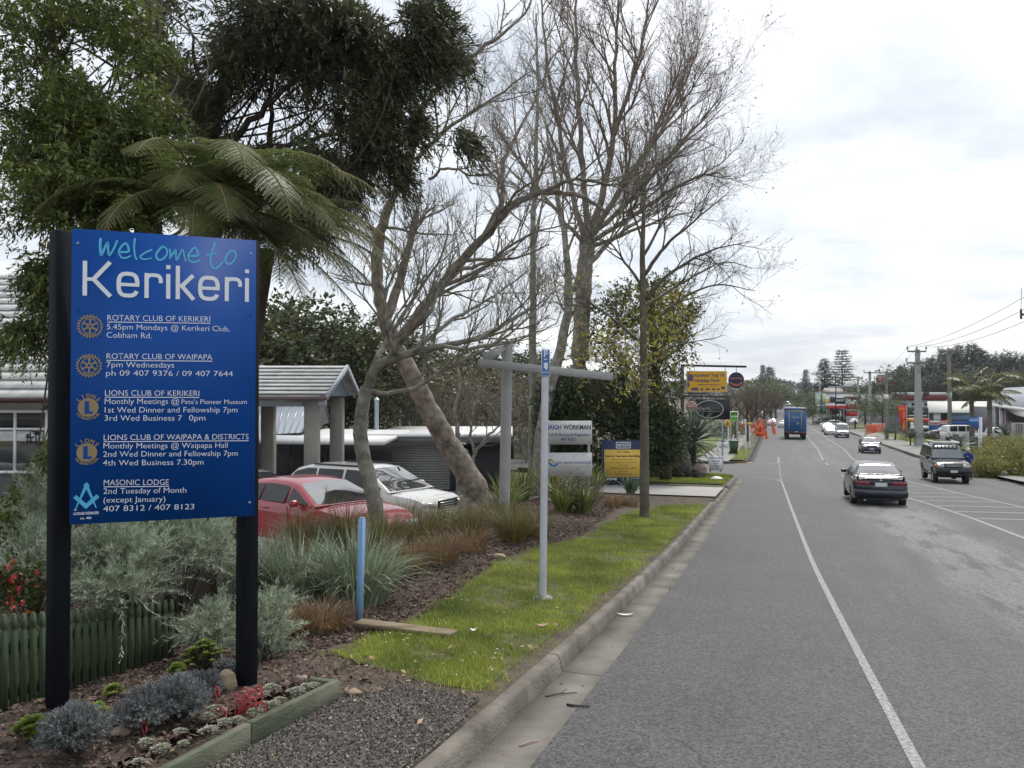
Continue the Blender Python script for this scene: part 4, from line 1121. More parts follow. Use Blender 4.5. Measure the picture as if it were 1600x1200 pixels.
    # attached pieces: (name, kind, centre, size, material, bevel, mirror)
    for q in P.get('bits', []):
        nm, c, d, mt, bv, mir = q[:6]; rot = q[6] if len(q) > 6 else None
        for sx in ((1, -1) if mir else (1,)):
            m = MB(); rr = rot
            if rot is not None and sx < 0: rr = np.diag((-1, 1, 1)) @ rot @ np.diag((-1, 1, 1))
            m.box((0, 0, 0), d, rr, bev=bv)
            obj(nm, m, mt, root, loc=(c[0]*sx, c[1], c[2]), ang=50)
    return root
def ry_(a): return np.array(((1, 0, 0), (0, math.cos(a), -math.sin(a)), (0, math.sin(a), math.cos(a))))
def rzz(a): return rotz(a)
M_PLATE = mat('plate_white', (.6, .6, .58), .4, .1, 30)
M_SEAM = mat('seam_black', (.01, .01, .012), .6, .1, 20)

def sedan_P(paintm, L=4.7, W=1.76, H=1.42, rear=True):
    yf, yr = L/2, -L/2
    P = dict(W=W, L=L, paint=paintm, wr=.315, axles=(yf-.88, yr+1.0),
        top=[(yr, .78), (yr+.04, .93), (yr+.12, .985), (yr+.75, 1.01), (yr+1.2, 1.0), (yf-1.55, .97), (yf-1.2, .955), (yf-.5, .86), (yf-.12, .72), (yf, .58)],
        low=[(yr, .34), (yr+.25, .26), (yf-.3, .22), (yf, .27)],
        plan=[(yr, .86), (yr+.12, .94), (yr+.6, .995), (0, 1), (yf-.8, .985), (yf-.25, .90), (yf, .76)],
        house=dict(roof=[(yr+.56, 1.0), (yr+1.20, H-.045), (yr+1.75, H), (yf-2.25, H-.01), (yf-1.95, H-.05), (yf-1.15, .965)], belt=.97, wb=.93, wt=.66,
            front=(yf-1.93, yf-1.20), back=(yr+.66, yr+1.24), sides=[(yr+1.02, yr+1.62), (yr+1.66, yr+2.38), (yr+2.46, yf-1.42)]))
    P['bits'] = [('headlight', (W*.315, yf-.115, .635), (.38, .16, .125), M_LENS, .03, True, rzz(-.30)),
        ('door_mirror', (W/2+.05, yf-1.62, 1.0), (.19, .09, .12), paintm, .03, True),
        ('grille', (0, yf-.025, .60), (.62, .05, .09), M_BLACK, .015, False),
        ('bumper', (0, yf-.045, .43), (W*.80, .12, .16), paintm, .045, False),
        ('number_plate', (0, yf+.022, .43), (.36, .012, .12), M_PLATE, 0, False)]
    return P
def on_road(s, t): return ST(s, t)

# 1 dark navy sedan seen from behind
M_NAVYP = paint('navy_car_paint', (.006, .008, .020), .25, .45)
P = sedan_P(M_NAVYP, 4.6, 1.76, 1.42); yr = -2.3
P['bits'] = [q for q in P['bits'] if q[0] in ('door_mirror',)]
M_LAMPR = mat('red_tail_lens', (.20, .012, .02), .18, .25, 25, coat=.6)
P['bits'] += [('tail_light', (.56, yr+.015, .845), (.46, .07, .125), M_LAMPR, .02, True, rzz(.07)),
    ('boot_trim', (0, yr+.012, .845), (.66, .04, .13), M_NAVYP, .012, False),
    ('number_plate', (0, yr-.022, .80), (.36, .012, .125), M_PLATE, 0, False),
    ('bumper', (0, yr+.03, .50), (1.64, .20, .27), M_NAVYP, .05, False),
    ('bumper_strip', (0, yr-.066, .585), (1.52, .02, .022), mat('dull_trim', (.18, .19, .22), .4, .1, 10), .006, False),
    ('diffuser', (0, yr+.10, .32), (1.25, .2, .10), M_BLACK, .03, False),
    ('exhaust', (-.5, yr+.02, .28), (.07, .16, .06), M_SILVER, .015, False),
    ('badge', (0, yr+.038, .935), (.09, .03, .06), M_CHROME, .012, False)]
P['bits'] += [('boot_seam', (.53, yr+.12, .99), (.012, .3, .012), M_SEAM, 0, True)]
car1 = car('sedan_car', 'dark navy sedan with a boot spoiler driving away in the near lane', 'car', 'cars on the road', on_road(26.4, 2.75), HEAD, P)
m = MB()
m.loft([[(x, yr+.06+.10*(1-abs(x)/.66)**.5*0-.03, 1.122+.012*(1-(x/.66)**2)), (x, yr+.24, 1.128+.012*(1-(x/.66)**2)), (x, yr+.24, 1.100+.012*(1-(x/.66)**2)), (x, yr+.05, 1.100+.012*(1-(x/.66)**2))] for x in np.linspace(-.66, .66, 14)])
spo = obj('spoiler', m, M_NAVYP, car1)
for sx in (1, -1):
    m = MB(); m.loft([[(sx*.66, yr+.05, 1.112), (sx*.66, yr+.24, 1.125), (sx*.63, yr+.24, 1.15), (sx*.63, yr+.05, 1.135)], [(sx*.70, yr+.03, 1.07), (sx*.70, yr+.24, 1.09), (sx*.67, yr+.24, 1.10), (sx*.67, yr+.03, 1.09)], [(sx*.74, yr+.05, .97), (sx*.74, yr+.25, .98), (sx*.68, yr+.25, .98), (sx*.68, yr+.05, .97)]])
    obj('spoiler_leg', m, M_NAVYP, car1)

# 2 dark boxy four wheel drive with roof rack
M_DGREY = paint('charcoal_car_paint', (.016, .017, .022), .25, .6)
L4, W4 = 4.8, 1.90; yf, yr = L4/2, -L4/2
P = dict(W=W4, L=L4, paint=M_DGREY, wr=.40, tw=.26, arch=.06, axles=(yf-.86, yr+1.08), round=.06, crown=.02,
    top=[(yr, 1.1), (yr+.06, 1.22), (0, 1.22), (yf-1.35, 1.20), (yf-.9, 1.18), (yf-.2, 1.12), (yf-.05, 1.06), (yf, .95)],
    low=[(yr, .56), (yr+.3, .48), (yf-.3, .48), (yf, .56)], plan=[(yr, .93), (yr+.2, 1), (yf-.8, 1), (yf-.15, .95), (yf, .88)],
    house=dict(roof=[(yr+.06, 1.22), (yr+.25, 1.80), (yr+.6, 1.87), (yf-2.0, 1.86), (yf-1.82, 1.80), (yf-1.38, 1.21)], belt=1.20, wb=.95, wt=.80,
        front=(yf-1.80, yf-1.41), back=(yr+.09, yr+.23), sides=[(yr+.35, yr+1.25), (yr+1.33, yr+2.2), (yr+2.28, yf-1.58)]))
P['bits'] = [('headlight', (.66, yf-.02, .945), (.38, .10, .16), M_LENS, .025, True),
    ('indicator', (.89, yf-.07, .945), (.10, .14, .15), M_AMBER, .02, True),
    ('grille', (0, yf+.0, .955), (.86, .09, .18), M_BLACK, .015, False),
    ('grille_bar', (0, yf+.04, .985), (.80, .03, .02), M_CHROME, .006, False), ('grille_bar', (0, yf+.04, .93), (.80, .03, .02), M_CHROME, .006, False),
    ('bumper', (0, yf+.06, .70), (1.84, .22, .20), M_BLACK, .05, False),
    ('valance', (0, yf-.05, .55), (1.5, .2, .14), M_BLACK, .03, False),
    ('number_plate', (0, yf+.176, .70), (.36, .012, .12), M_PLATE, 0, False),
    ('door_mirror', (1.04, yf-1.50, 1.28), (.20, .09, .17), M_BLACK, .03, True),
    ('fender_flare', (.945, yf-.86, .88), (.06, 1.05, .07), M_DGREY, .02, True),
    ('axle', (0, yf-.86, .40), (1.2, .14, .16), M_BLACK, .04, False),
    ('side_step', (.90, 0, .44), (.16, 1.7, .05), M_BLACK, .015, True),
    ('wiper', (.25, yf-1.44, 1.245), (.6, .02, .02), M_BLACK, 0, True)]
lc = car('four_wheel_drive', 'dark grey four wheel drive with a flat roof rack coming up the far lane', 'car', 'cars on the road', on_road(39.2, 6.85), HEAD+math.pi, P)
rk = MB()
for x in np.linspace(-.62, .62, 7): rk.box((x, -.25, 2.0), (.05, 2.0, .03))
for y in (-1.2, -.75, -.25, .25, .72): rk.box((0, y, 1.965), (1.36, .05, .04))
rack = obj('roof_rack', rk, M_SILVER, lc)
for x in (-.66, .66):
    r2 = MB(); r2.box((x, -.25, 2.035), (.05, 2.05, .07), bev=.012); obj('side_rail', r2, M_WHITE, rack)
r2 = MB(); r2.box((0, .79, 2.035), (1.36, .05, .07), bev=.012); obj('front_rail', r2, M_WHITE, rack)
for x in (-.62, .62):
    for y in (-1.0, .5): r2 = MB(); r2.box((x, y, 1.91), (.05, .08, .11)); obj('rack_foot', r2, M_BLACK, rack)

# hatchback, oncoming
def hatch_P(pm, L=3.95, W=1.68, H=1.45):
    yf, yr = L/2, -L/2
    P = dict(W=W, L=L, paint=pm, wr=.30, axles=(yf-.76, yr+.68),
        top=[(yr, .75), (yr+.05, .95), (yr+.3, 1.0), (0, .98), (yf-1.3, .96), (yf-1.0, .93), (yf-.35, .84), (yf-.08, .70), (yf, .56)],
        low=[(yr, .34), (yr+.25, .24), (yf-.3, .22), (yf, .27)], plan=[(yr, .88), (yr+.3, .97), (0, 1), (yf-.7, .98), (yf-.2, .89), (yf, .76)],
        house=dict(roof=[(yr+.06, 1.0), (yr+.35, 1.32), (yr+.7, H-.02), (yf-1.9, H), (yf-1.72, H-.05), (yf-.98, .95)], belt=.96, wb=.93, wt=.70, front=(yf-1.70, yf-1.02), back=(yr+.10, yr+.4), sides=[(yr+.45, yr+1.2), (yr+1.28, yf-1.25)]))
    P['bits'] = [('headlight', (W*.35, yf-.13, .64), (.34, .18, .13), M_LENS, .03, True, rzz(-.25)), ('door_mirror', (W/2+.06, yf-1.38, .98), (.19, .09, .12), M_BLACK, .03, True),
        ('grille', (0, yf-.02, .60), (.5, .06, .07), M_BLACK, .015, False), ('bumper', (0, yf-.05, .40), (W*.8, .14, .20), pm, .05, False), ('intake', (0, yf+.02, .33), (W*.5, .03, .08), M_BLACK, .015, False), ('number_plate', (0, yf+.03, .44), (.36, .012, .11), M_PLATE, 0, False)]
    return P
M_STEEL = paint('steel_blue_car_paint', (.014, .016, .035), .22, .6)
hb = car('hatchback_car', 'dark blue hatchback coming up the far lane beyond the four wheel drive', 'car', 'cars on the road', on_road(68.6, 6.9), HEAD+math.pi, hatch_P(M_STEEL))

# van (white, oncoming)
M_WCAR = paint('white_car_paint', (.66, .67, .67), .25, .8)
M_SCAR = paint('silver_car_paint', (.40, .42, .44), .25, .8)
def van_P(pm, L=4.5, W=1.69, H=1.92):
    yf, yr = L/2, -L/2
    P = dict(W=W, L=L, paint=pm, wr=.31, axles=(yf-.75, yr+.95), round=.05,
        top=[(yr, 1.0), (yr+.04, 1.1), (yf-1.0, 1.1), (yf-.55, 1.06), (yf-.12, .92), (yf, .76)], low=[(yr, .34), (yr+.2, .28), (yf-.2, .26), (yf, .32)], plan=[(yr, .94), (yr+.2, 1), (yf-.6, 1), (yf-.1, .93), (yf, .86)],
        house=dict(roof=[(yr+.03, 1.1), (yr+.12, H-.08), (yr+.35, H), (yf-1.15, H), (yf-.98, H-.07), (yf-.45, 1.06)], belt=1.08, wb=.96, wt=.82, front=(yf-.96, yf-.50), back=(yr+.04, yr+.11), sides=[(yf-1.75, yf-.85)]))
    P['bits'] = [('headlight', (W*.37, yf-.03, .74), (.32, .1, .15), M_LENS, .02, True), ('grille', (0, yf-.0, .74), (.7, .06, .10), M_BLACK, .015, False), ('bumper', (0, yf+.03, .47), (W*.94, .14, .22), M_BLACK, .04, False), ('number_plate', (0, yf+.106, .47), (.36, .012, .11), M_PLATE, 0, False), ('door_mirror', (W/2+.08, yf-.85, 1.22), (.16, .08, .22), M_BLACK, .03, True)]
    return P
vn = car('van', 'silver white van first in the queue of pale vehicles coming up the far lane', 'van', 'cars on the road', on_road(101.5, 7.3), HEAD+math.pi, van_P(M_WCAR))
# small pale cars down the street: copies of two sources
wc = car('sedan_car', 'white sedan with lit headlights half hidden behind the silver white van', 'car', 'cars on the road', on_road(109.5, 6.6), HEAD+math.pi, sedan_P(M_WCAR, 4.5, 1.72, 1.42))
lm = MB(); lm.box((0, 0, 0), (.14, .03, .09), bev=.01)
for sx in (1, -1): obj('lamp_glow', lm, mat('lit_headlamp', (1, .93, .8), .3, .02, 5, emit=3.0), wc, loc=(sx*.58, 2.15, .645))
def more_car(src, label, s, t, back=False, rz=None): return dup(src, ST(s, t), (HEAD+(0 if back else math.pi)) if rz is None else rz, label, 'cars on the road')
w2 = car('sedan_car', 'white sedan behind the two leading pale vehicles in the far lane', 'car', 'cars on the road', on_road(121, 6.9), HEAD+math.pi, sedan_P(M_WCAR, 4.5, 1.72, 1.42))
gc = car('sedan_car', 'grey saloon parked at the kerb left of the parked white saloon', 'car', 'cars on the road', on_road(158, 8.2), HEAD+.6, sedan_P(paint('grey_car_paint', (.09, .095, .10), .25, .8), 4.5, 1.72, 1.42))
more_car(w2, 'white saloon parked by the service station forecourt on the right', 142, 8.8, rz=HEAD+math.pi*.55)
more_car(w2, 'white car just ahead of the blue truck in the near lane', 137, 1.3, True)
more_car(w2, 'pale car next to the motorhome, further on in the near lane', 150, -.4, True)
for k, (s, t, bk) in enumerate(((420, 2.0, True), (455, 6.5, False), (392, 6.6, False), (350, 2.4, True), (300, 6.4, False))):
    more_car(w2, ['faraway white car climbing the hill on the left lane', 'faraway white car coming down the hill', 'distant white car below the street banner', 'distant white car just above the blue truck roof', 'distant white car right of the blue truck roof'][k], s, t, bk)

# blue box truck
M_TBLUE = paint('truck_blue', (.012, .095, .27), .35, .3)
tr = thing('box_truck', 'tall blue box truck with closed rear doors driving away in the near lane', 'truck', on_road(94.8, 2.15), HEAD)
def part(name, parent, mats, fn, ang=None):
    m = MB(); fn(m); return obj(name, m, mats, parent, ang=ang)
part('box', tr, M_TBLUE, lambda m: m.box((0, 2.2, 2.30), (2.42, 6.4, 2.72), bev=.03))
part('chassis', tr, M_BLACK, lambda m: (m.box((0, 2.5, .72), (1.0, 7.6, .3)), m.box((0, -1.0, .80), (2.38, .14, .34))))
part('cab', tr, M_TBLUE, lambda m: m.box((0, 6.4, 1.65), (2.2, 1.7, 2.1), bev=.12))
part('door_surround', tr, M_BLACK, lambda m: (m.box((0, -1.03, 3.42), (2.2, .03, .12)),))
M_TRIM = mat('truck_bar_paint', (.30, .32, .26), .5, .1, 8)
for x in (-.68, .66): part('locking_bar', tr, M_TRIM, lambda m, x=x: m.box((x, -1.05, 2.2), (.10, .06, 2.0)))
part('header_strip', tr, M_TRIM, lambda m: m.box((0, -1.045, 3.28), (1.9, .03, .17)))
for x in (-1.0, 1.0): part('marker_light', tr, M_REDL, lambda m, x=x: m.box((x, -1.05, 3.56), (.28, .06, .16), bev=.02)); part('tail_light', tr, M_REDL, lambda m, x=x: m.box((x*.82, -1.09, .82), (.38, .05, .14), bev=.01))
part('number_plate', tr, M_PLATE, lambda m: m.box((.1, -1.09, .86), (.36, .02, .12)))
for y in (-.1, 1.0, 5.9):
    for x in (-.93, .93):
        w = part('wheel', tr, M_TYRE, lambda m, x=x, y=y: m.lathe([(.2, -.24), (.44, -.24), (.48, -.2), (.48, .2), (.44, .24), (.2, .24)], 24, (1, 0, 0), (x, y, .48)), 40)
for x in (-.93, .93): part('mud_flap', tr, M_BLACK, lambda m, x=x: m.box((x, -.72, .55), (.5, .02, .5)))
tp = Plane(tr.location+Vector((0, 0, 0)), (CA, -SA, 0)); tp.O = np.array(tr.location)-np.array((SA, CA, 0))*1.05
m = MB(); w = np.array((tr.location))
stroke(m, tp, smoothpts([(-.42, 2.55), (-.2, 2.72), (.05, 2.55), (.35, 2.66)]), .05, .01); text_uv(m, tp, 'FREIGHT', (-.40, 2.45), (.42, 2.45), .17, .01, .02); stroke(m, tp, [(-.45, 3.02), (.42, 3.02)], .03, .01); stroke(m, tp, [(-.5, 2.15), (.1, 2.1)], .03, .01)
Minv = np.array(tr.matrix_basis.inverted())
v = np.vstack(m.v) @ Minv[:3, :3].T+Minv[:3, 3]; m.v = [v]
obj('rear_lettering', m, mat('pale_blue_lettering', (.25, .36, .5), .5, .1, 6), tr)
m = MB()
for a in range(5): m.box((.28+.11*math.cos(a*1.25), -1.01, 1.86+.11*math.sin(a*1.25)), (.15, .024+.002*a, .13), ry_(0) )
obj('emblem', m, mat('emblem_tan', (.34, .25, .17), .5, .2, 8), tr)

# motorhome beyond the roadworks
mh = thing('motorhome', 'white motorhome with a wide dark rear window beyond the road works', 'motorhome', on_road(133, -2.2), HEAD)
part('body_shell', mh, M_WCAR, lambda m: m.box((0, 2.0, 1.85), (2.25, 5.6, 2.5), bev=.16)); part('roof_pod', mh, M_WCAR, lambda m: m.box((0, 1.2, 3.15), (1.3, 2.2, .26), bev=.1))
part('rear_window', mh, M_GLASS, lambda m: m.box((0, -.80, 2.25), (1.62, .03, .68), bev=.012)); part('rear_bumper', mh, M_GREY, lambda m: m.box((0, -.86, .58), (2.2, .16, .28), bev=.04))
for x in (-.95, .95):
    part('tail_light', mh, M_REDL, lambda m, x=x: m.box((x, -.82, 1.0), (.12, .06, .3)))
    for y in (.5, 3.8): part('wheel', mh, M_TYRE, lambda m, x=x, y=y: m.lathe([(.1, -.13), (.33, -.13), (.36, -.08), (.36, .08), (.33, .13), (.1, .13)], 20, (1, 0, 0), (x, y, .36)), 40)

# car park on the left: red sedan and champagne sports wagon
M_REDP = paint('red_car_paint', (.42, .010, .028), .25, .8)
def face_to(a, b): d = np.asarray(b)-np.asarray(a); return math.atan2(-d[0], d[1])
rA, rB = AT(405, 800, 17.2), AT(640, 800, 15.6)
P = sedan_P(M_REDP, 4.45, 1.72, 1.36)
P['bits'] += [('door_seam', (.866, .35, .68), (.012, .012, .5), M_SEAM, 0, True), ('door_handle', (.875, -.35, .86), (.03, .16, .03), M_REDP, .008, True), ('wiper', (.25, 1.08, 1.0), (.55, .02, .02), M_BLACK, 0, True)]
def park(px_c, Y, ang): c = GY(px_c, Y); return c, ang
c, ang = park(490, 16.0, R(-112)); redc = car('sedan_car', 'red sedan with a silver windscreen parked behind the brown tussocks', 'car', 'cars in the car park', c, R(-128), P)
M_CHAMP = paint('champagne_car_paint', (.66, .64, .60), .25, .9)
Lw, Ww = 4.75, 1.80; yf, yr = Lw/2, -Lw/2
P = dict(W=Ww, L=Lw, paint=M_CHAMP, wr=.35, axles=(yf-.88, yr+1.0), round=.08,
    top=[(yr, .9), (yr+.05, 1.05), (yr+.3, 1.1), (0, 1.08), (yf-1.4, 1.06), (yf-1.1, 1.04), (yf-.4, .97), (yf-.1, .86), (yf, .70)], low=[(yr, .42), (yr+.25, .34), (yf-.3, .32), (yf, .36)], plan=[(yr, .9), (yr+.3, .98), (0, 1), (yf-.8, .99), (yf-.25, .91), (yf, .80)],
    house=dict(roof=[(yr+.08, 1.1), (yr+.5, 1.50), (yr+.9, 1.59), (yf-2.25, 1.60), (yf-1.95, 1.55), (yf-1.05, 1.05)], belt=1.06, wb=.93, wt=.70, front=(yf-1.93, yf-1.10), back=(yr+.14, yr+.46), sides=[(yr+.45, yr+1.2), (yr+1.27, yr+2.1), (yr+2.18, yf-1.36)]))
P['bits'] = [('headlight', (.585, yf-.125, .79), (.34, .2, .15), M_LENS, .04, True, rzz(-.38)), ('grille', (0, yf-.0, .80), (.74, .08, .20), M_BLACK, .03, False)]+[('grille_slat', (0, yf+.045, .74+.055*k), (.70, .02, .018), M_CHROME, .004, False) for k in range(3)]+[('grille_surround', (0, yf+.02, .91), (.80, .05, .025), M_CHROME, .008, False),
    ('bumper', (0, yf-.03, .52), (1.5, .16, .26), M_CHAMP, .06, False), ('number_plate', (0, yf+.055, .53), (.36, .012, .11), M_PLATE, 0, False), ('door_mirror', (.98, yf-1.55, 1.12), (.2, .1, .15), M_CHAMP, .03, True), ('roof_rail', (.60, -.4, 1.615), (.04, 1.9, .04), M_BLACK, .01, True), ('wiper', (.25, yf-1.1, 1.09), (.6, .02, .02), M_BLACK, 0, True)]
wag = car('station_wagon', 'champagne coloured sports wagon with chrome grille parked beside the red sedan', 'car', 'cars in the car park', GY(580, 20.8), R(-122), P)
P = sedan_P(paint('dull_grey_car_paint', (.20, .20, .20), .3, .6), 4.6, 1.76, 1.42)
car('sedan_car', 'dull grey car mostly hidden behind the red sedan and the sign post', 'car', 'cars in the car park', GY(385, 22.5), R(-118), P)

# the street is laid out a little under life size: bring the road vehicles to the same measure
for o_ in list(scene.objects):
    if o_.type == 'EMPTY' and o_.get('group') == 'cars on the road': o_.scale = (.82, .82, .82)
tr.scale = (.92, .92, .92); mh.scale = (.78, .78, .78); lc.scale = (.71, .82, .82)
# ------------------------------------------------------------ buildings
def P3(px, py, Y): return AT(px, py, Y)
M_TILE = mat('grey_roof_tiles', (.55, .55, .54), .7, .2, 3, bump=.3, bscale=40)
M_DWALL = mat('dark_grey_cladding', (.035, .037, .042), .7, .12, 3)
M_GWALL = mat('grey_green_wall', (.13, .14, .14), .8, .1, 3)
M_DARKROOM = mat('dark_interior', (.012, .012, .012), .9, .2, 3)
def tiled(mb, A, B, C, D, rows, step=.06):
    """sloping roof of overlapping tile courses, A-B the eave, D-C the ridge"""
    A, B, C, D = (np.asarray(q, float) for q in (A, B, C, D))
    n = nrm(np.cross(B-A, D-A)); n = n if n[2] > 0 else -n
    for r in range(rows):
        a, b = r/rows, (r+1)/rows+.02
        b = min(b, 1.0)
        p = [A+(D-A)*a+n*step, B+(C-B)*a+n*step, B+(C-B)*b, A+(D-A)*b]
        q = [x-n*.03 for x in p]
        mb.add(p+q, [(0, 1, 2, 3), (7, 6, 5, 4), (0, 4, 5, 1), (1, 5, 6, 2), (3, 2, 6, 7), (0, 3, 7, 4)])
def wallbox(mb, x0, x1, y0, y1, z0, z1): mb.box(((x0+x1)/2, (y0+y1)/2, (z0+z1)/2), (x1-x0, y1-y0, z1-z0))
def window(parent, org, x0, x1, z0, z1, y, bars=(.5,), hbar=None, frame=M_WHITE, glass=M_GLASS, fw=.07):
    m = MB()
    for a, b, c, d in ((x0-fw, x1+fw, z0-fw, z0), (x0-fw, x1+fw, z1, z1+fw), (x0-fw, x0, z0, z1), (x1, x1+fw, z0, z1)): m.box(((a+b)/2, y-.02, (c+d)/2), (b-a, .08, d-c))
    for q in bars: x = x0+(x1-x0)*q; m.box((x, y-.015, (z0+z1)/2), (.06, .06, z1-z0))
    if hbar: z = z0+(z1-z0)*hbar; m.box(((x0+x1)/2, y-.012, z), (x1-x0, .055, .06))
    w = obj('window', m, frame, parent, org=org)
    g = MB(); g.box(((x0+x1)/2, y+.01, (z0+z1)/2), (x1-x0, .02, z1-z0)); obj('pane', g, glass, w, org=org)
    return w
# house with tiled roof at the far left
org = np.array((-14.0, 21.0, zxy(-14, 21)))
hs = thing('tiled_house', 'grey house with pale tiled roof and white framed windows at the left edge', 'house', org)
ze = AT(40, 622, 20.6)[2]
m = MB(); wallbox(m, -26, -10.9, 21, 31, org[2]-.5, ze); obj('wall', m, M_GWALL, hs, org=org)
m = MB(); rz_ = ze+3.9
tiled(m, (-26.5, 20.5, ze-.02), (-10.4, 20.5, ze-.02), (-10.4, 26, rz_), (-26.5, 26, rz_), 17); tiled(m, (-10.4, 31.5, ze-.02), (-26.5, 31.5, ze-.02), (-26.5, 26, rz_), (-10.4, 26, rz_), 17)
m.add([(-10.9, 21, ze), (-10.9, 31, ze), (-10.9, 26, rz_-.15)], [(0, 1, 2)])
obj('roof', m, M_TILE, hs, org=org)
m = MB(); m.box((-18.45, 20.42, ze-.06), (16.1, .13, .12)); obj('gutter', m, mat('dark_red_gutter', (.05, .02, .018), .5, .1, 5), hs, org=org)
x = lambda px, Y=21.0: (px-800)/FPX*Y
zt, zb_ = AT(40, 645, 21)[2], AT(40, 735, 21)[2]
window(hs, org, x(-70), x(74), zb_, zt, 20.96, (.34, .67), .72)
# porch on concrete columns
M_COL = mat('porch_concrete', (.27, .26, .235), .9, .15, 2, bump=.15, bscale=50)
org = np.array((-7.0, 26.0, zxy(-7, 26)))
pc = thing('gabled_porch', 'tiled gable porch standing on tall square concrete columns', 'porch', org)
for px, Y in ((420, 27.2), (488, 24.8), (527, 27.2), (340, 24.8)):
    c = ((px-800)/FPX*Y, Y); zt = AT(px, 620, Y)[2]; z0 = zxy(*c)-.3
    m = MB(); m.box((c[0], c[1], (z0+zt)/2), (.40, .40, zt-z0), bev=.015); obj('column', m, M_COL, pc, org=org)
zf = 1.74
m = MB(); tiled(m, (-12, 24.3, zf), (-5.45, 24.3, zf), (-5.2, 26, 2.66), (-12, 26, 2.66), 8, .06); tiled(m, (-5.1, 27.7, zf), (-12, 27.7, zf), (-12, 26, 2.66), (-5.2, 26, 2.66), 8, .03); obj('roof', m, M_TILE, pc, org=org)
m = MB(); m.add([(-5.62, 24.6, zf-.03), (-5.35, 27.4, zf-.03), (-5.45, 26, 2.50)], [(0, 1, 2)]); obj('gable', m, mat('gable_blue_grey', (.17, .20, .24), .6, .08, 3), pc, org=org)
M_BARGE = mat('pale_blue_trim', (.40, .44, .48), .6, .08, 3)
for a, b in (((-5.4, 24.25, zf-.08), (-5.15, 26, 2.62)), ((-5.05, 27.75, zf-.08), (-5.15, 26, 2.62))):
    A_, B_ = np.array(a), np.array(b); ax = nrm(B_-A_); up = nrm(np.cross(np.array((1, 0, 0)), ax)); sd_ = np.cross(ax, up)
    m = MB(); m.box((A_+B_)/2, (np.linalg.norm(B_-A_), .05, .17), np.stack([ax, sd_*1, up], 1)); obj('bargeboard', m, M_BARGE, pc, org=org)
m = MB(); m.box((-8.7, 24.28, zf-.10), (6.5, .12, .13)); obj('fascia', m, mat('porch_fascia', (.13, .09, .085), .5, .1, 5), pc, org=org)
m = MB(); m.box((-8.7, 24.8, zf-.24), (6.3, .22, .2)); m.box((-8.7, 27.2, zf-.24), (6.3, .22, .2)); obj('beam', m, M_BARGE, pc, org=org)
# low restaurant building with garage door
Yg2 = 35.0
org = np.array((-8.0, Yg2, zxy(-8, Yg2)))
rs = thing('restaurant_building', 'low dark building with white flat roof edge and grey roller door', 'building', org)
x = lambda px, Y=Yg2: (px-800)/FPX*Y
zr = AT(680, 690, Yg2)[2]; zg = org[2]-.3
m = MB(); wallbox(m, x(300), x(790), Yg2, Yg2+9, zg, zr); obj('wall', m, M_DWALL, rs, org=org)
m = MB(); wallbox(m, x(575), x(800), Yg2-.5, Yg2+9.5, zr-.02, zr+.22); obj('roof_fascia', m, mat('grey_fascia', (.20, .21, .21), .6, .1, 4), rs, org=org)
m = MB(); wallbox(m, x(574), x(801), Yg2-.6, Yg2+9.6, zr+.22, zr+.32); obj('roof', m, M_WHITE, rs, org=org)
m = MB(); zd0, zd1 = AT(650, 765, Yg2)[2], AT(650, 697, Yg2)[2]
nsl = 17
for k in range(nsl): z = zd0+(zd1-zd0)*(k+.5)/nsl; m.box(((x(612)+x(703))/2, Yg2-.04, z), (x(703)-x(612), .06, (zd1-zd0)/nsl*.8), ry_(.25))
obj('roller_door', m, mat('roller_door_grey', (.30, .30, .285), .6, .1, 3), rs, org=org)
m = MB(); a = P3(727, 708, Yg2); m.box((a[0], Yg2-.05, a[2]), (.55, .06, .75)); nb = obj('notice_board', m, mat('notice_black', (.008, .008, .009), .4, .1, 3), rs, org=org)
m = MB(); nbp = Plane((a[0], Yg2-.09, a[2]), (1, 0, 0)); stroke(m, nbp, smoothpts([(-.12, .10), (0, .2), (.1, .08), (-.05, .02)]), .03, .0); rect_uv(m, nbp, -.16, -.2, .16, -.17, 0); rect_uv(m, nbp, -.13, -.27, .13, -.24, 0); obj('lettering', m, M_TEXTW, nb, org=org)
for px in (590, 724): m = MB(); a = P3(px, 693, Yg2-.55); m.box(a, (.22, .12, .1), bev=.03); obj('wall_light', m, M_WHITE, rs, org=org)
m = MB(); a = P3(588.5, 675, Yg2+2); b_ = P3(588.5, 626, Yg2+2); m.tube([a-(0, 0, .3), b_], .095, 12); m.lathe([(.13, 0), (.13, .05), (.02, .16), (0, .16)], 12, (0, 0, 1), b_); obj('flue', m, mat('flue_steel', (.45, .52, .56), .3, .1, 5, metal=.6), rs, ang=40, org=org)
# front canopy and the steep metal roof
cn = MB(); A_, B_, C_, D_ = P3(405, 688, 32), P3(600, 690, 32), P3(640, 672, 37), P3(405, 668, 37)
cn.add([A_, B_, C_, D_]+[q-(0, 0, .14) for q in (A_, B_, C_, D_)], [(0, 1, 2, 3), (7, 6, 5, 4), (0, 4, 5, 1), (1, 5, 6, 2), (2, 6, 7, 3), (3, 7, 4, 0)]); obj('canopy', cn, M_WHITE, rs, org=org)
M_METALR = mat('pale_metal_roof', (.48, .52, .58), .35, .06, 3, metal=.3)
m = MB(); A_, B_, C_, D_ = P3(395, 680, 34), P3(470, 676, 34), P3(502, 612, 39), P3(395, 612, 39)
m.add([A_, B_, C_, D_], [(0, 1, 2, 3)])
for k in range(9):
    u = k/8; p, q = A_+(B_-A_)*u, D_+(C_-D_)*u; m.tube([p+(0, 0, .02), q+(0, 0, .02)], .03, 4)
obj('metal_roof', m, M_METALR, rs, org=org)
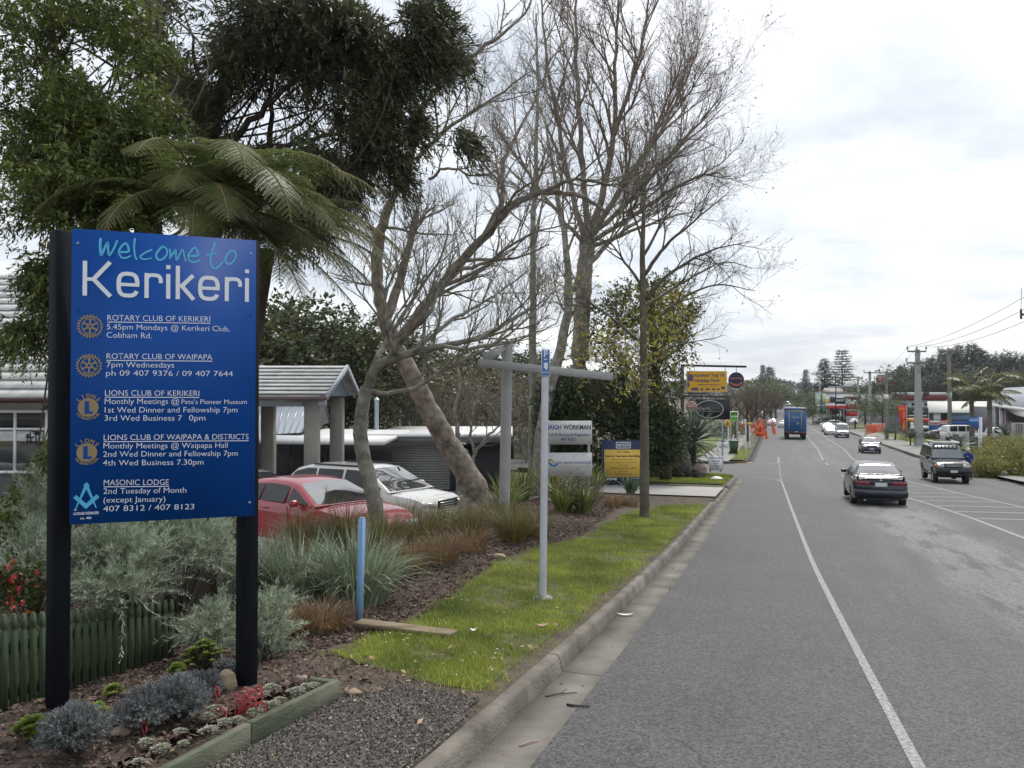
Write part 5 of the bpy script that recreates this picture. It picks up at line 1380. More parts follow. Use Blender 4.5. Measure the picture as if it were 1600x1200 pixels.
m = MB(); E_, F_, G_ = P3(502, 612, 39), P3(515, 660, 37.5), P3(470, 676, 34); m.add([E_, F_, G_], [(0, 1, 2)]); m.tube([E_, F_], .07, 4); obj('roof_gable', m, M_DWALL, rs, org=org)
for px in (455, 508, 560, 572):
    m = MB(); a = P3(px, 690, 32.4); z0 = zxy(a[0], a[1]); m.box((a[0], a[1], (z0+a[2])/2), (.09, .09, a[2]-z0)); obj('canopy_post', m, M_BLACK, rs, org=org)
m = MB(); a = P3(542, 694, 33); m.box(a, (.22, .05, .12)); obj('open_flag', m, mat('flag_red', (.5, .02, .02), .5, .1, 5), rs, org=org)
# picket fence
M_FENCE = mat('fence_green', (.038, .062, .026), .7, .25, 4, bump=.2, bscale=30, stretch=(4, 4, .6))
fa = np.array((*[q for q in GY(-40, 4.55)[:2]], 0)); fb = np.array((*[q for q in GY(268, 5.95)[:2]], 0))
org = np.array((fb[0], fb[1], zxy(fb[0], fb[1])))
fn = thing('picket_fence', 'low dark green picket fence behind the charcoal sign posts', 'fence', org)
d = fb-fa; Lf = np.linalg.norm(d); d = d/Lf; nv = np.array((d[1], -d[0], 0)); rotF = np.stack([d, -nv, (0, 0, 1)], 1)
m = MB(); npk = int(Lf/.062)
for k in range(npk+1):
    u = k/npk; p = fa+d*Lf*u; top = AT(u*308-40, 962-26*u+rng.uniform(-.8, .8), p[1])[2]; z0 = zxy(p[0], p[1])-.05
    w = .021; tt = .009
    pts = [(-w, z0), (w, z0), (w, top-.11), (w*.62, top-.10), (w*.62, top-.088), (w, top-.075), (w, top-.045), (w*.55, top-.012), (0, top), (-w*.55, top-.012), (-w, top-.045), (-w, top-.075), (-w*.62, top-.088), (-w*.62, top-.10), (-w, top-.11)]
    m.prism(pts, (p[0], p[1], 0), d, (0, 0, 1), nv*tt*2)
obj('pickets', m, M_FENCE, fn, org=org)
for dz in (.14, .40):
    m = MB(); a_, b_ = fa-nv*.03, fb-nv*.03; a_[2] = zxy(*fa[:2])+dz; b_[2] = zxy(*fb[:2])+dz
    ax = nrm(b_-a_); m.box((a_+b_)/2, (Lf, .03, .07), np.stack([ax, -nv, np.cross(ax, -nv)], 1)); obj('rail', m, M_FENCE, fn, org=org)
m = MB(); m.box((fb[0]-nv[0]*.05, fb[1]-nv[1]*.05, org[2]+.18), (.07, .07, .5), rotF); obj('post', m, M_FENCE, fn, org=org)
# timber edging of the corner bed
M_EDGE = mat('green_edging_timber', (.065, .085, .048), .85, .3, 3, bump=.4, bscale=35, stretch=(1, 1, 3), col2=(.12, .125, .085))
E0, E1, E2 = GR(319, 1200), GR(392, 1165), GR(530, 1092)
dE = nrm((E2-E0)*np.array((1, 1, 0)))
E0b = E0-dE*.55
for k, (a, b_) in enumerate(((E0b, E1), (E1, E2))):
    m = MB(); a = np.array(a); b_ = np.array(b_); mid = (a+b_)/2; L_ = np.linalg.norm((b_-a)[:2])-.006; ax = nrm(b_-a); sd_ = nrm(np.cross((0, 0, 1), ax)); up = np.cross(ax, sd_)
    m.box(mid+up*.035+sd_*.02, (L_, .045, .15), np.stack([ax, sd_, up], 1), bev=.004)
    tag(obj('edging_board', m, M_EDGE, org=mid), ('green stained edging board nearest the camera, in the foreground bed', 'green stained edging board ending beside the lawn, in the corner bed')[k], 'edging board')
e2 = E2+nrm(np.array((-dE[1], dE[0], 0)))*.22
m = MB(); mid = (E2+e2)/2+(0, 0, .04); ax = nrm((e2-E2)*np.array((1, 1, 0))); m.box(mid+(0, .0, 0), (.19, .045, .13), np.stack([ax, np.cross((0, 0, 1), ax), (0, 0, 1)], 1), bev=.004)
tag(obj('edging_board', m, M_EDGE, org=mid), 'short end board closing the corner of the garden edging', 'edging board')
# hose end at the picture corner
hp_ = GR(12, 1196)
m = MB(); m.tube([hp_+np.array((-.35, -.1, .03)), hp_+np.array((-.12, -.02, .035)), hp_+np.array((.0, -.05, .03)), hp_+np.array((.05, -.2, .03))], .013, 8)
tag(obj('garden_hose', m, mat('hose_blue', (.01, .28, .5), .4, .1, 5), org=hp_, ang=60), 'bit of bright blue hose on the soil in the lower left corner', 'hose')

# ------------------------------------------------------------ right hand side buildings
def bldg(name, label, cat, px, Y): o = GY(px, Y); return thing(name, label, cat, o), np.array(o)
M_BLUE = mat('shop_blue', (.012, .075, .30), .5, .1, 4); M_DKRED = mat('fascia_dark_red', (.14, .012, .018), .5, .1, 4); M_RED = mat('sign_red', (.50, .02, .02), .5, .1, 4)
M_ROOFG = mat('grey_steel_roof', (.20, .22, .24), .5, .08, 2)
def front(parent, org, Y, px0, py0, px1, py1, name, m_, dep=.1, dy=0.0):
    """a slab of the facade seen between two picture corners at depth Y"""
    a, b = AT(px0, py1, Y+dy), AT(px1, py0, Y+dy); m = MB(); m.box(((a[0]+b[0])/2, Y+dy+dep/2, (a[2]+b[2])/2), (abs(b[0]-a[0]), dep, abs(b[2]-a[2]))); return obj(name, m, m_, parent, org=org)
# grey shop at the right edge
gb, o = bldg('grey_shop', 'grey roofed shop with dark glass front at the right edge', 'shop', 1600, 78)
def pxq(m, pts, ext):
    p = [AT(*q) for q in pts]; n = len(p); m.add(p+[q+np.array(ext) for q in p], [tuple(range(n)), tuple(range(2*n-1, n-1, -1))]+[(i, n+i, n+(i+1) % n, (i+1) % n) for i in range(n)])
m = MB(); pxq(m, [(1545, 631, 84), (1690, 650, 64), (1690, 600, 76), (1570, 606, 96)], (0, 0, -.18)); obj('roof', m, M_ROOFG, gb, org=o)
m = MB(); pxq(m, [(1544.5, 630, 83.9), (1690, 649, 63.9), (1690, 656, 63.9), (1544.5, 634, 83.9)], (0, .15, 0)); obj('fascia', m, M_WHITE, gb, org=o)
m = MB(); pxq(m, [(1556, 636, 86), (1690, 655, 68), (1690, 745, 68), (1556, 684, 86)], (2, 8, 0)); obj('wall', m, mat('shop_front_dark', (.05, .055, .065), .4, .15, 2), gb, org=o)
for k, px in enumerate((1556, 1564, 1572, 1582, 1593, 1606)):
    Y = 86-(px-1556)/134*18-.4; a, b_ = AT(px, 636, Y), AT(px, 682, Y); z0 = zxy(b_[0], Y); m = MB(); m.box((a[0], Y, (a[2]+z0)/2), (.24, .2, a[2]-z0)); obj('post', m, (M_GREY, M_WHITE, M_GREY, M_DKRED, mat('post_yellow', (.5, .36, .08), .5, .1, 4), M_BLUE)[k], gb, org=o)
for px in (1568, 1577, 1587): Y = 86-(px-1556)/134*18-.25; a = AT(px, 655, Y); m = MB(); m.box(a, (.34, .06, 1.7)); obj('poster', m, (M_WHITE, M_RED, mat('poster_green', (.25, .3, .05), .5, .2, 2))[(px-1568)//9 % 3], gb, org=o)
# pale roofed shop with blue base
wb, o = bldg('pale_roofed_shop', 'single storey shop with a pale gable roof and blue lower wall', 'shop', 1500, 108)
m = MB(); pxq(m, [(1449, 644, 106), (1552, 644, 106), (1552, 627, 112), (1449, 627, 112)], (0, 0, -.12)); pxq(m, [(1449, 627, 112), (1552, 627, 112), (1552, 644, 121), (1449, 644, 121)], (0, 0, -.12)); obj('roof', m, mat('pale_roof', (.52, .52, .47), .6, .06, 2), wb, org=o)
front(wb, o, 107, 1452, 643, 1550, 692, 'wall', mat('shop_wall_green', (.07, .09, .085), .7, .1, 2), 12)
front(wb, o, 107, 1453, 658, 1549, 664, 'blue_band', M_BLUE, .2, -.3); front(wb, o, 107, 1486, 647, 1549, 656, 'blue_window', mat('pale_blue_glass', (.18, .30, .45), .2, .1, 2), .1, -.12)
front(wb, o, 107, 1459, 645, 1470, 657, 'window', M_WHITE, .1, -.12); front(wb, o, 107, 1470.5, 645, 1479, 657, 'door', M_DARKROOM, .1, -.12)
# blue hoarding with two printed banners
bh, o = bldg('blue_hoarding', 'bright blue hoarding panel beneath the red and white banners', 'hoarding', 1466, 98)
front(bh, o, 98, 1451, 664, 1481, 692, 'panel', mat('hoarding_blue', (.008, .10, .34), .5, .08, 3), .15)
for px in (1450, 1481): c = GY(px, 98); m = MB(); zt = AT(px, 640 if px < 1460 else 655, 98)[2]; m.box((c[0], 98, (c[2]+zt)/2), (.12, .12, zt-c[2])); obj('post', m, M_GREY, bh, org=o)
bn, o2 = bldg('banner', 'white and red sale banner fixed above the blue hoarding', 'banner', 1466, 97.8)
front(bn, o2, 97.8, 1451, 657.5, 1468, 664.5, 'white_half', M_WHITE, .05); front(bn, o2, 97.8, 1468, 656.5, 1480, 664, 'red_half', M_RED, .05)
bpl = Plane((0, 97.75, 0), (1, 0, 0)); m = MB(); text_px(m, bpl, 'FITNESS', (1452, 662.8), (1467, 662.8), 3.4, .01, .03); obj('red_text', m, M_RED, bn, org=o2); m = MB(); text_px(m, bpl, 'SALE', (1469, 662.5), (1479, 662.5), 4.2, .01, .03); obj('white_text', m, M_WHITE, bn, org=o2)
# long building with dark red fascia
lr, o = bldg('long_shop', 'long low shop with a dark red fascia and white roof edge', 'shop', 1440, 150)
front(lr, o, 150, 1395, 617.5, 1482, 625, 'red_fascia', M_DKRED, .4, -.5); front(lr, o, 150, 1395, 613, 1482, 615.5, 'roof_edge', M_WHITE, .5, -.6); front(lr, o, 150, 1396, 615.5, 1481, 668, 'wall', M_GREY, 14)
for px in (1405, 1425, 1445, 1465): front(lr, o, 150, px, 630, px+12, 655, 'window', M_GLASS, .1, -.1)
front(lr, o, 150, 1443, 612.5, 1452, 618, 'sign_board', M_BLACK, .15, -.9)
# service station
ss, o = bldg('service_station', 'white service station shop with red canopy and dark sign board', 'service station', 1318, 150)
front(ss, o, 150, 1292, 615.5, 1341, 662, 'wall', M_WHITE, 5); front(ss, o, 150, 1291, 613.5, 1342, 615.5, 'roof_edge', M_ROOFG, 5.4, -.2)
front(ss, o, 150, 1297, 620, 1304.5, 629, 'dark_sign', M_NAVY, .15, -.15); front(ss, o, 150, 1305, 621.5, 1321.5, 631, 'dark_sign', M_BLACK, .15, -.15)
spn = Plane((0, 149.83, 0), (1, 0, 0)); m = MB(); text_px(m, spn, 'BAKERY', (1307, 627), (1320, 627), 3, 0, .02); obj('lettering', m, M_TEXTW, ss, org=o)
front(ss, o, 150, 1290.5, 623, 1296, 630, 'yellow_panel', M_YEL, .12, -.15)
front(ss, o, 147, 1290, 634, 1322, 638.5, 'canopy', M_RED, 3.0); front(ss, o, 147, 1291, 631.5, 1322, 634, 'canopy_edge', M_WHITE, 3.0, .05)
front(ss, o, 150, 1297, 639, 1322, 661, 'shop_front', M_GLASS, .1, -.1); front(ss, o, 150, 1322, 632, 1340, 639, 'red_board', M_RED, .15, -.12); front(ss, o, 150, 1322, 643.5, 1340, 650, 'red_board', M_RED, .15, -.12); front(ss, o, 150, 1322, 639.5, 1340, 643, 'pale_board', mat('board_buff', (.45, .40, .33), .5, .1, 3), .15, -.12)
for px in (1299, 1305, 1312, 1318): front(ss, o, 150, px, 640, px+.9, 661, 'mullion', M_GREY, .12, -.2)
m = MB(); pxq(m, [(1327, 619.5, 146), (1342, 619.5, 146), (1342, 625, 146), (1336, 624, 146)], (0, 3, 0)); obj('red_peak', m, M_DKRED, ss, org=o)
# far grey-blue house on the rise
fh, o = bldg('far_house', 'far grey-blue two storey house above the service station roof', 'house', 1326, 205)
front(fh, o, 205, 1316, 603, 1338, 640, 'wall', mat('far_house_wall', (.17, .21, .24), .7, .1, 1), 9)
m = MB(); pxq(m, [(1314, 604, 204), (1340, 604, 204), (1334, 595.5, 209), (1325, 595.5, 209)], (0, 0, -.2)); pxq(m, [(1340, 604, 204), (1340, 604, 214), (1334, 595.5, 209)], (0, 0, -.2)); obj('roof', m, mat('far_house_roof', (.21, .23, .24), .6, .1, 1), fh, org=o)
front(fh, o, 205, 1320, 605, 1324, 609, 'window', M_WHITE, .1, -.1); front(fh, o, 205, 1329, 605, 1333, 609, 'window', M_WHITE, .1, -.1)
fl, o = bldg('long_roof_house', 'long pale roof of a far house above the service station', 'house', 1303, 200)
m = MB(); pxq(m, [(1284, 612, 199), (1318, 613, 199), (1316, 607, 204), (1288, 606, 204)], (0, 0, -.15)); obj('roof', m, mat('tan_roof', (.26, .23, .18), .7, .1, 1), fl, org=o); front(fl, o, 200, 1286, 612, 1317, 640, 'wall', M_GWALL, 6)
# ------------------------------------------------------------ poles, lamps, wires
M_WPOLE = mat('timber_pole', (.20, .185, .165), .85, .2, 2, bump=.2, bscale=20, stretch=(4, 4, .4)); M_CPOLE = mat('concrete_pole', (.34, .34, .34), .85, .1, 2)
TOPS = {}
def upole(name, label, px, Y, py_top, w0, w1, m_, arms, group='power poles on the right'):
    b = GY(px, Y); t = AT(px-1.5*(py_top < 560), py_top, Y)
    p = thing(name, label, 'power pole', b, 0, group); m = MB()
    if m_ is M_CPOLE: m.loft([[(c[0]+sx*w/2, c[1]+sy*w*.4, c[2]) for sx, sy in ((-1, -1), (1, -1), (1, 1), (-1, 1))] for c, w in ((b-(0, 0, .3), w0), (t, w1))])
    else: m.tube([b-(0, 0, .3), t], [w0/2, w1/2], 12)
    obj('shaft', m, m_, p, ang=40, org=b)
    pts = []
    for (py, xa, xb, n) in arms:
        a, c = AT(xa, py, Y-w1/2-.06), AT(xb, py, Y-w1/2-.06); m = MB(); m.box((a+c)/2, (abs(c[0]-a[0]), .12, .14)); ar = obj('crossarm', m, M_WPOLE, p, org=b)
        for k in range(n):
            q = a+(c-a)*(k/(n-1) if n > 1 else .5)
            m = MB(); m.lathe([(.03, 0), (.03, .1), (.085, .12), (.09, .2), (.06, .25), (.09, .28), (.05, .36), (0, .37)], 8, (0, 0, 1), q+(0, 0, .07)); obj('insulator', m, M_GREY, ar, org=b); pts.append(q+(0, 0, .4))
        m = MB(); m.tube([a*.72+c*.28, (t*0+np.array((t[0], a[1], a[2]-.9)))], .02, 4); m.tube([a*.28+c*.72, np.array((t[0], a[1], a[2]-.9))], .02, 4); obj('arm_brace', m, M_GREY, ar, org=b)
    TOPS[px] = pts
    return p
p1 = upole('power_pole', 'thick pale concrete power pole with two crossarms on the right verge', 1435, 73, 546, .66, .30, M_CPOLE, [(549, 1418, 1447, 3), (567, 1416.5, 1450, 2)])
p2 = upole('power_pole', 'dark timber power pole with a pale band, right of the concrete pole', 1484, 92, 545, .50, .34, M_WPOLE, [(548.5, 1466, 1498, 3)])
b = np.array(p2.location); m = MB(); zq = AT(1484, 619, 92)[2]; m.tube([(b[0], b[1], zq-.45), (b[0], b[1], zq+.45)], .23, 12); obj('pale_band', m, mat('band_grey', (.42, .40, .38), .7, .1, 4), p2, org=b)
p3 = upole('power_pole', 'slim timber pole between the orange barrier and the red banner', 1385, 88, 581, .42, .26, M_WPOLE, [(596, 1375, 1391, 2)])
m = MB(); b = np.array(p3.location); zq = AT(1385, 620, 88)[2]; m.tube([(b[0], b[1], zq-.25), (b[0], b[1], zq+.25)], .2, 12); obj('pale_band', m, M_WHITE, p3, org=b)
upole('power_pole', 'far timber power pole with a wide crossarm in front of the dark tree', 1359, 118, 580, .4, .28, M_CPOLE, [(582.5, 1350, 1386, 3)])
upole('power_pole', 'far slim pole standing just right of the service station', 1341, 165, 588, .4, .26, M_CPOLE, [(590, 1334, 1348, 2)])
sl = thing('street_lamp', 'tall thin dark street lamp post in front of the service station', 'street lamp', GY(1305.5, 128)); b = np.array(sl.location)
m = MB(); t = AT(1306, 585, 128); m.tube([b, t], [.11, .07], 8); obj('post', m, M_BLACK, sl, org=b); m = MB(); m.tube(smoothpts([t, t+np.array((-.5, 0, .35)), t+np.array((-1.8, 0, .5))]), .05, 6); obj('arm', m, M_BLACK, sl, org=b); m = MB(); m.box(t+np.array((-2.2, 0, .5)), (.8, .3, .16), bev=.05); obj('lamp_head', m, M_GREY, sl, org=b)
sl2 = thing('street_lamp', 'pale double armed street lamp left of the tall conifer', 'street lamp', GY(1281, 170)); b = np.array(sl2.location)
m = MB(); t = AT(1281, 593, 170); m.tube([b, t], [.12, .08], 8); obj('post', m, M_GREY, sl2, org=b)
for sx in (-1, 1): m = MB(); m.tube(smoothpts([t, t+np.array((sx*.7, 0, .9)), t+np.array((sx*2.2, 0, 1.3))]), .06, 6); m.box(t+np.array((sx*2.5, 0, 1.3)), (.7, .25, .14)); obj('arm', m, M_GREY, sl2, org=b)
def wire(A_, B_, sag, label, r=.012):
    A_, B_ = np.array(A_), np.array(B_); u = np.linspace(0, 1, 24); p = A_+(B_-A_)*u[:, None]; p[:, 2] -= sag*4*u*(1-u); m = MB(); m.tube(p, r, 4, False); tag(obj('power_line', m, M_BLACK, org=A_), label, 'power line', 'power lines on the right')
R_ = [AT(1640, 440, 40), AT(1640, 462, 40), AT(1640, 484, 40)]
for k, q in enumerate(TOPS[1435][:3]): wire(q, R_[k], .5, ['highest of the wires running to the top right edge', 'middle one of the wires running to the top right edge', 'lowest wire rising from the concrete pole to the right edge'][k], .014)
for k, q in enumerate(TOPS[1435][:2]): wire(q, TOPS[1359][k], 1.2, ['left wire between the concrete pole and the far pole', 'right wire between the concrete pole and the far pole'][k], .011)
wire(TOPS[1484][0], TOPS[1385][0], 1.5, 'wire from the banded timber pole across to the slim timber pole', .011)
ip = thing('line_insulator', 'dark insulator bracket on the wire end at the right edge', 'insulator', AT(1598, 492, 40)); b = np.array(ip.location)
m = MB(); m.tube([b+np.array((-.08, 0, -.2)), b+np.array((-.08, 0, .28))], .05, 8); m.box(b+np.array((.2, 0, .02)), (.6, .06, .1)); m.tube([b+np.array((-.08, 0, .28)), b+np.array((-.04, 0, 1.3))], .012, 4); obj('bracket', m, M_BLACK, ip, org=b)

# ------------------------------------------------------------ small street things
# pavement sign on the left corner
b = GR(1118, 737); ab = thing('pavement_sign', 'white pavement sign with dark lines of text at the side street corner', 'sign', b)
ap = Plane(b+np.array((0, -.03, 0)), (1, .05, 0), (0, .08, 1)); a, c = ap.uv(1108, 735), ap.uv(1128.5, 712); m = MB(); slab(m, ap, a[0], a[1], c[0], c[1], .03); obj('board', m, M_WHITE, ab, org=b)
m = MB()
for s_, xa, xb, y in (('SPRING SALE', 1109, 1127.5, 717), ('Native Plants', 1112, 1124.5, 721.5), ('Shrubs', 1115, 1121.5, 725.2), ('Flower & Fruit', 1112, 1124, 729.2), ('Open 7 days', 1113, 1123, 732.6)): text_px(m, ap, s_, (xa, y), (xb, y), 2.6, .004, .02)
obj('lettering', m, M_TEXTN, ab, org=b)
for px in (1110, 1126): q = ap.P(ap.uv(px, 735)[0], 0, -.03); m = MB(); m.box((q[0], q[1], b[2]+.05), (.05, .06, .1)); obj('foot', m, M_BLACK, ab, org=b)
def post_sign(name, label, px, Y, py_top, r, m_, cat='post'):
    b = GY(px, Y); t = AT(px, py_top, Y); o = thing(name, label, cat, b); m = MB(); m.tube([b-(0, 0, .1), t], r, 10); m.lathe([(r, 0), (r*.6, r*.5), (0, r*.6)], 10, (0, 0, 1), t); obj('shaft', m, m_, o, ang=40, org=b); return o, b, t
post_sign('slim_pole', 'thin pale blue pole standing right behind the white pavement sign', 1128.5, 43, 655, .045, mat('pole_pale_blue', (.35, .42, .52), .5, .1, 5))
M_WPOST = mat('post_white', (.66, .67, .68), .5, .06, 5)
o_, b, t = post_sign('white_post', 'white marker post without a sign on the left footpath edge', 1165, 63, 656, .055, M_WPOST)
o_, b, t = post_sign('white_post', 'white marker post with a small yellow plate, left footpath', 1171, 68, 660, .055, M_WPOST); m = MB(); m.box(t+np.array((0, -.05, -.1)), (.45, .02, .2)); obj('plate', m, M_YEL, o_, org=b)
o_, b, t = post_sign('warning_sign', 'yellow warning disc on a slightly leaning white post', 1138, 66, 662, .06, M_WPOST, 'sign'); m = MB(); m.lathe([(0, -.03), (.32, -.03), (.32, .0), (0, .0)], 8, (0, -1, 0), t+np.array((-.1, -.08, .05))); d_ = obj('disc', m, M_YEL, o_, org=b); m = MB(); c = t+np.array((-.1, -.115, .05)); m.tube([c+np.array((0, 0, .15)), c+np.array((.05, 0, 0)), c+np.array((-.04, 0, -.15))], .035, 5); obj('symbol', m, M_BLACK, d_, org=b)
gbn = thing('wheelie_bin', 'dark green wheelie bin on the left footpath past the side street', 'bin', GY(1146, 58)); b = np.array(gbn.location); m = MB(); m.loft([[(b[0]+sx*w, b[1]+sy*w, b[2]+z) for sx, sy in ((-1, -1), (1, -1), (1, 1), (-1, 1))] for z, w in ((.06, .20), (.9, .27))]); obj('body', m, mat('bin_green', (.022, .06, .025), .5, .1, 4), gbn, org=b); m = MB(); m.box((b[0], b[1], b[2]+.94), (.62, .62, .07), bev=.03); obj('lid', m, mat('bin_lid', (.05, .10, .05), .5, .1, 4), gbn, org=b)
for sx in (-1, 1): m = MB(); m.lathe([(.02, -.03), (.1, -.03), (.1, .03), (.02, .03)], 12, (1, 0, 0), (b[0]+sx*.24, b[1]+.2, b[2]+.1)); obj('wheel', m, M_TYRE, gbn, org=b)
rl = GY(1131, 61); m = MB(); m.box(rl+np.array((0, 0, .62)), (1.1, .12, .16), bev=.05); m.box(rl+np.array((-.45, 0, .3)), (.1, .1, .6)); m.box(rl+np.array((.45, 0, .3)), (.1, .1, .6)); tag(obj('low_rail', m, M_WHITE, org=rl), 'low white rail on two short legs beside the green bin', 'rail')
# road works
M_ORG = mat('safety_orange', (.75, .10, .02), .5, .12, 5)
rw = thing('roadworks_sign', 'orange road works sign board standing on the left kerb', 'sign', GY(1186, 88)); b = np.array(rw.location); rp_ = Plane(b+np.array((0, 0, 0)), (1, 0, 0)); a, c = rp_.uv(1181, 682), rp_.uv(1193, 673); m = MB(); slab(m, rp_, a[0], a[1], c[0], c[1], .1); obj('base_board', m, M_ORG, rw, org=b)
m = MB(); c = rp_.uv(1187, 669); m.lathe([(0, -.03), (.40, -.03), (.40, .0), (0, .0)], 8, rp_.N, rp_.P(*c, .06)); ds = obj('symbol_board', m, mat('deep_orange', (.80, .13, .01), .5, .1, 5), rw, org=b); m = MB(); stroke(m, rp_, [c+np.array((.0, .22)), c+np.array((.06, .0)), c+np.array((-.02, -.2))], .14, .066); obj('symbol', m, M_BLACK, ds, org=b)
m = MB()
for sx in (-.35, .35): m.box(b+np.array((sx, 0, .12)), (.06, .3, .24))
obj('leg', m, M_GREY, rw, org=b)
def cone_mesh(b):
    m = MB(); m.lathe([(.0, 0), (.28, 0), (.28, .05), (.17, .06), (.05, .92), (.0, .93)], 14, (0, 0, 1), b); return m
def cone(label, px, Y):
    b = GY(px, Y); o = thing('traffic_cone', label, 'cone', b, 0, 'cones at the road works'); obj('body', cone_mesh(b), M_ORG, o, ang=40, org=b); m = MB(); m.lathe([(.118, .40), (.085, .62)], 14, (0, 0, 1), b); obj('white_band', m, M_WHITE, o, org=b); return o
c0 = cone('traffic cone nearest the camera, right beside the orange sign', 1197, 90); 
dup(c0, GY(1210, 103), label='traffic cone standing alone in the lane left of the blue truck'); dup(c0, GY(1208.5, 108), label='traffic cone partly behind the lone cone in the lane'); dup(c0, GY(1194.5, 99), label='traffic cone behind the orange road works sign')
for k, (pa, pb, ya, yb, Y, lab) in enumerate(((1157, 1166, 662, 677, 96, 'narrow orange mesh barrier left of the two white posts'), (1168, 1181, 661, 676, 98, 'orange mesh barrier just left of the road works sign'), (1182, 1196, 656, 668, 104, 'orange mesh barrier rising behind the road works sign'))):
    b = GY((pa+pb)/2, Y); o = thing('mesh_barrier', lab, 'barrier', b, 0, 'barriers at the road works'); q = Plane(b, (1, .1, 0)); a, c = q.uv(pa, yb), q.uv(pb, ya); m = MB()
    for u in np.linspace(a[0], c[0], 9): m.tube([q.P(u, a[1]), q.P(u, c[1])], .028, 4)
    for v_ in np.linspace(a[1], c[1], 9): m.tube([q.P(a[0], v_), q.P(c[0], v_)], .028, 4)
    obj('mesh', m, M_ORG, o, org=b); m = MB()
    for u in (a[0], c[0]): m.tube([q.P(u, 0), q.P(u, c[1]+.06)], .03, 6)
    obj('post', m, M_GREY, o, org=b)
b = GY(1366, 92); o = thing('mesh_barrier', 'long slanting orange mesh barrier on the right verge', 'barrier', b); A_, B_ = AT(1352, 679, 90), AT(1381, 673, 98); A2, B2 = AT(1352, 664.5, 90), AT(1381, 662, 98); m = MB()
for u in np.linspace(0, 1, 16): m.tube([A_+(B_-A_)*u, A2+(B2-A2)*u], .035, 4)
for u in np.linspace(0, 1, 9): m.tube([A_+(A2-A_)*u, B_+(B2-B_)*u], .035, 4)
obj('mesh', m, M_ORG, o, org=b); m = MB()
for q, q2 in ((A_, A2), (B_, B2)): m.tube([np.array((q[0], q[1], zxy(q[0], q[1]))), q2+(0, 0, .1)], .04, 6)
obj('post', m, M_GREY, o, org=b); m = MB(); m.box((A_+B_)/2+np.array((0, .1, .35)), (2.1, .08, .8), rotz(math.atan2(B_[1]-A_[1], B_[0]-A_[0]))); obj('backing_sheet', m, M_ORG, o, org=b)
# banner flag
b = GY(1416, 82); o = thing('flag_banner', 'tall red feather flag with yellow lettering on the right verge', 'flag', b); q = Plane(b, (1, 0, 0)); m = MB(); t = q.uv(1416.5, 633)
m.tube([b, q.P(t[0], t[1])], .035, 6); m.tube([q.P(t[0], t[1]), q.P(q.uv(1403, 632.5)[0], t[1])], .025, 6); obj('pole', m, M_GREY, o, org=b)
m = MB(); pts = [q.uv(*p) for p in ((1416, 634), (1403, 634), (1404.5, 645), (1407, 660), (1409.5, 672), (1412, 676.5), (1416, 676))]; m.prism([tuple(p) for p in pts], q.O, q.U, q.V, q.N*-.02); fo = obj('cloth', m, mat('flag_scarlet', (.58, .015, .02), .6, .12, 2), o, org=b)
m = MB(); text_px(m, q, 'BABY', (1404.5, 640.5), (1415, 640.5), 3.4, .03, .03)
for k, ch in enumerate('YUM TREE'):
    if ch != ' ': text_px(m, q, ch, (1410.6, 646.5+k*3.5), (1414.4, 646.5+k*3.5), 3, .03, .04)
obj('lettering', m, mat('flag_yellow', (.75, .30, .03), .6, .1, 4), fo, org=b)
# kayaks on show
for k, (pts, mt, lab) in enumerate((((1416, 656.5, 1436, 656.5), mat('kayak_orange', (.62, .24, .03), .4, .2, 2), 'orange kayak hung up on show left of the concrete pole'), ((1434, 655.5, 1453, 657.5), mat('kayak_red', (.50, .05, .04), .4, .15, 2), 'red kayak hung up on show right of the concrete pole'))):
    A_, B_ = AT(pts[0], pts[1], 95), AT(pts[2], pts[3], 95); m = MB(); u = np.linspace(0, 1, 15); m.loft([[(A_+(B_-A_)*s_)+np.array((0, .3*math.cos(a)*w, .27*math.sin(a)*w+.10*(abs(2*s_-1)**2-.3))) for a in np.linspace(0, 2*math.pi, 12, endpoint=False)] for s_, w in zip(u, np.sqrt(np.clip(1-(2*u-1)**2, .004, 1)))])
    tag(obj('kayak', m, mt, org=(A_+B_)/2, smooth=True), lab, 'kayak', 'kayaks on show')
b = GY(1437, 95); kr = thing('kayak_rack', 'dark steel rack that holds the orange and red kayaks', 'rack', b); m = MB(); a, c = AT(1420, 668, 95.3), AT(1450, 668, 95.3)
for q in (a, c, (a+c)/2): zq = AT(1430, 645, 95)[2]; m.box((q[0], q[1]+.1, (zq+b[2])/2), (.08, .08, zq-b[2]))
m.box(((a[0]+c[0])/2, a[1]+.1, AT(1430, 659, 95)[2]), (abs(c[0]-a[0]), .1, .1)); obj('frame', m, M_BLACK, kr, org=b)
m = MB(); a = AT(1434, 644, 96); m.box(a, (2.4, .1, 1.1)); obj('shop_board', m, mat('shop_board_green', (.02, .035, .035), .5, .1, 3), kr, org=b); m = MB(); q_ = Plane(a-np.array((0, .07, 0)), (1, 0, 0)); rect_uv(m, q_, -1.15, -.45, 1.15, -.33, 0); stroke(m, q_, smoothpts([(-.6, 0), (-.2, .12), (.2, .0), (.7, .1)]), .08, 0); obj('pale_line', m, M_TEXTW, kr, org=b)
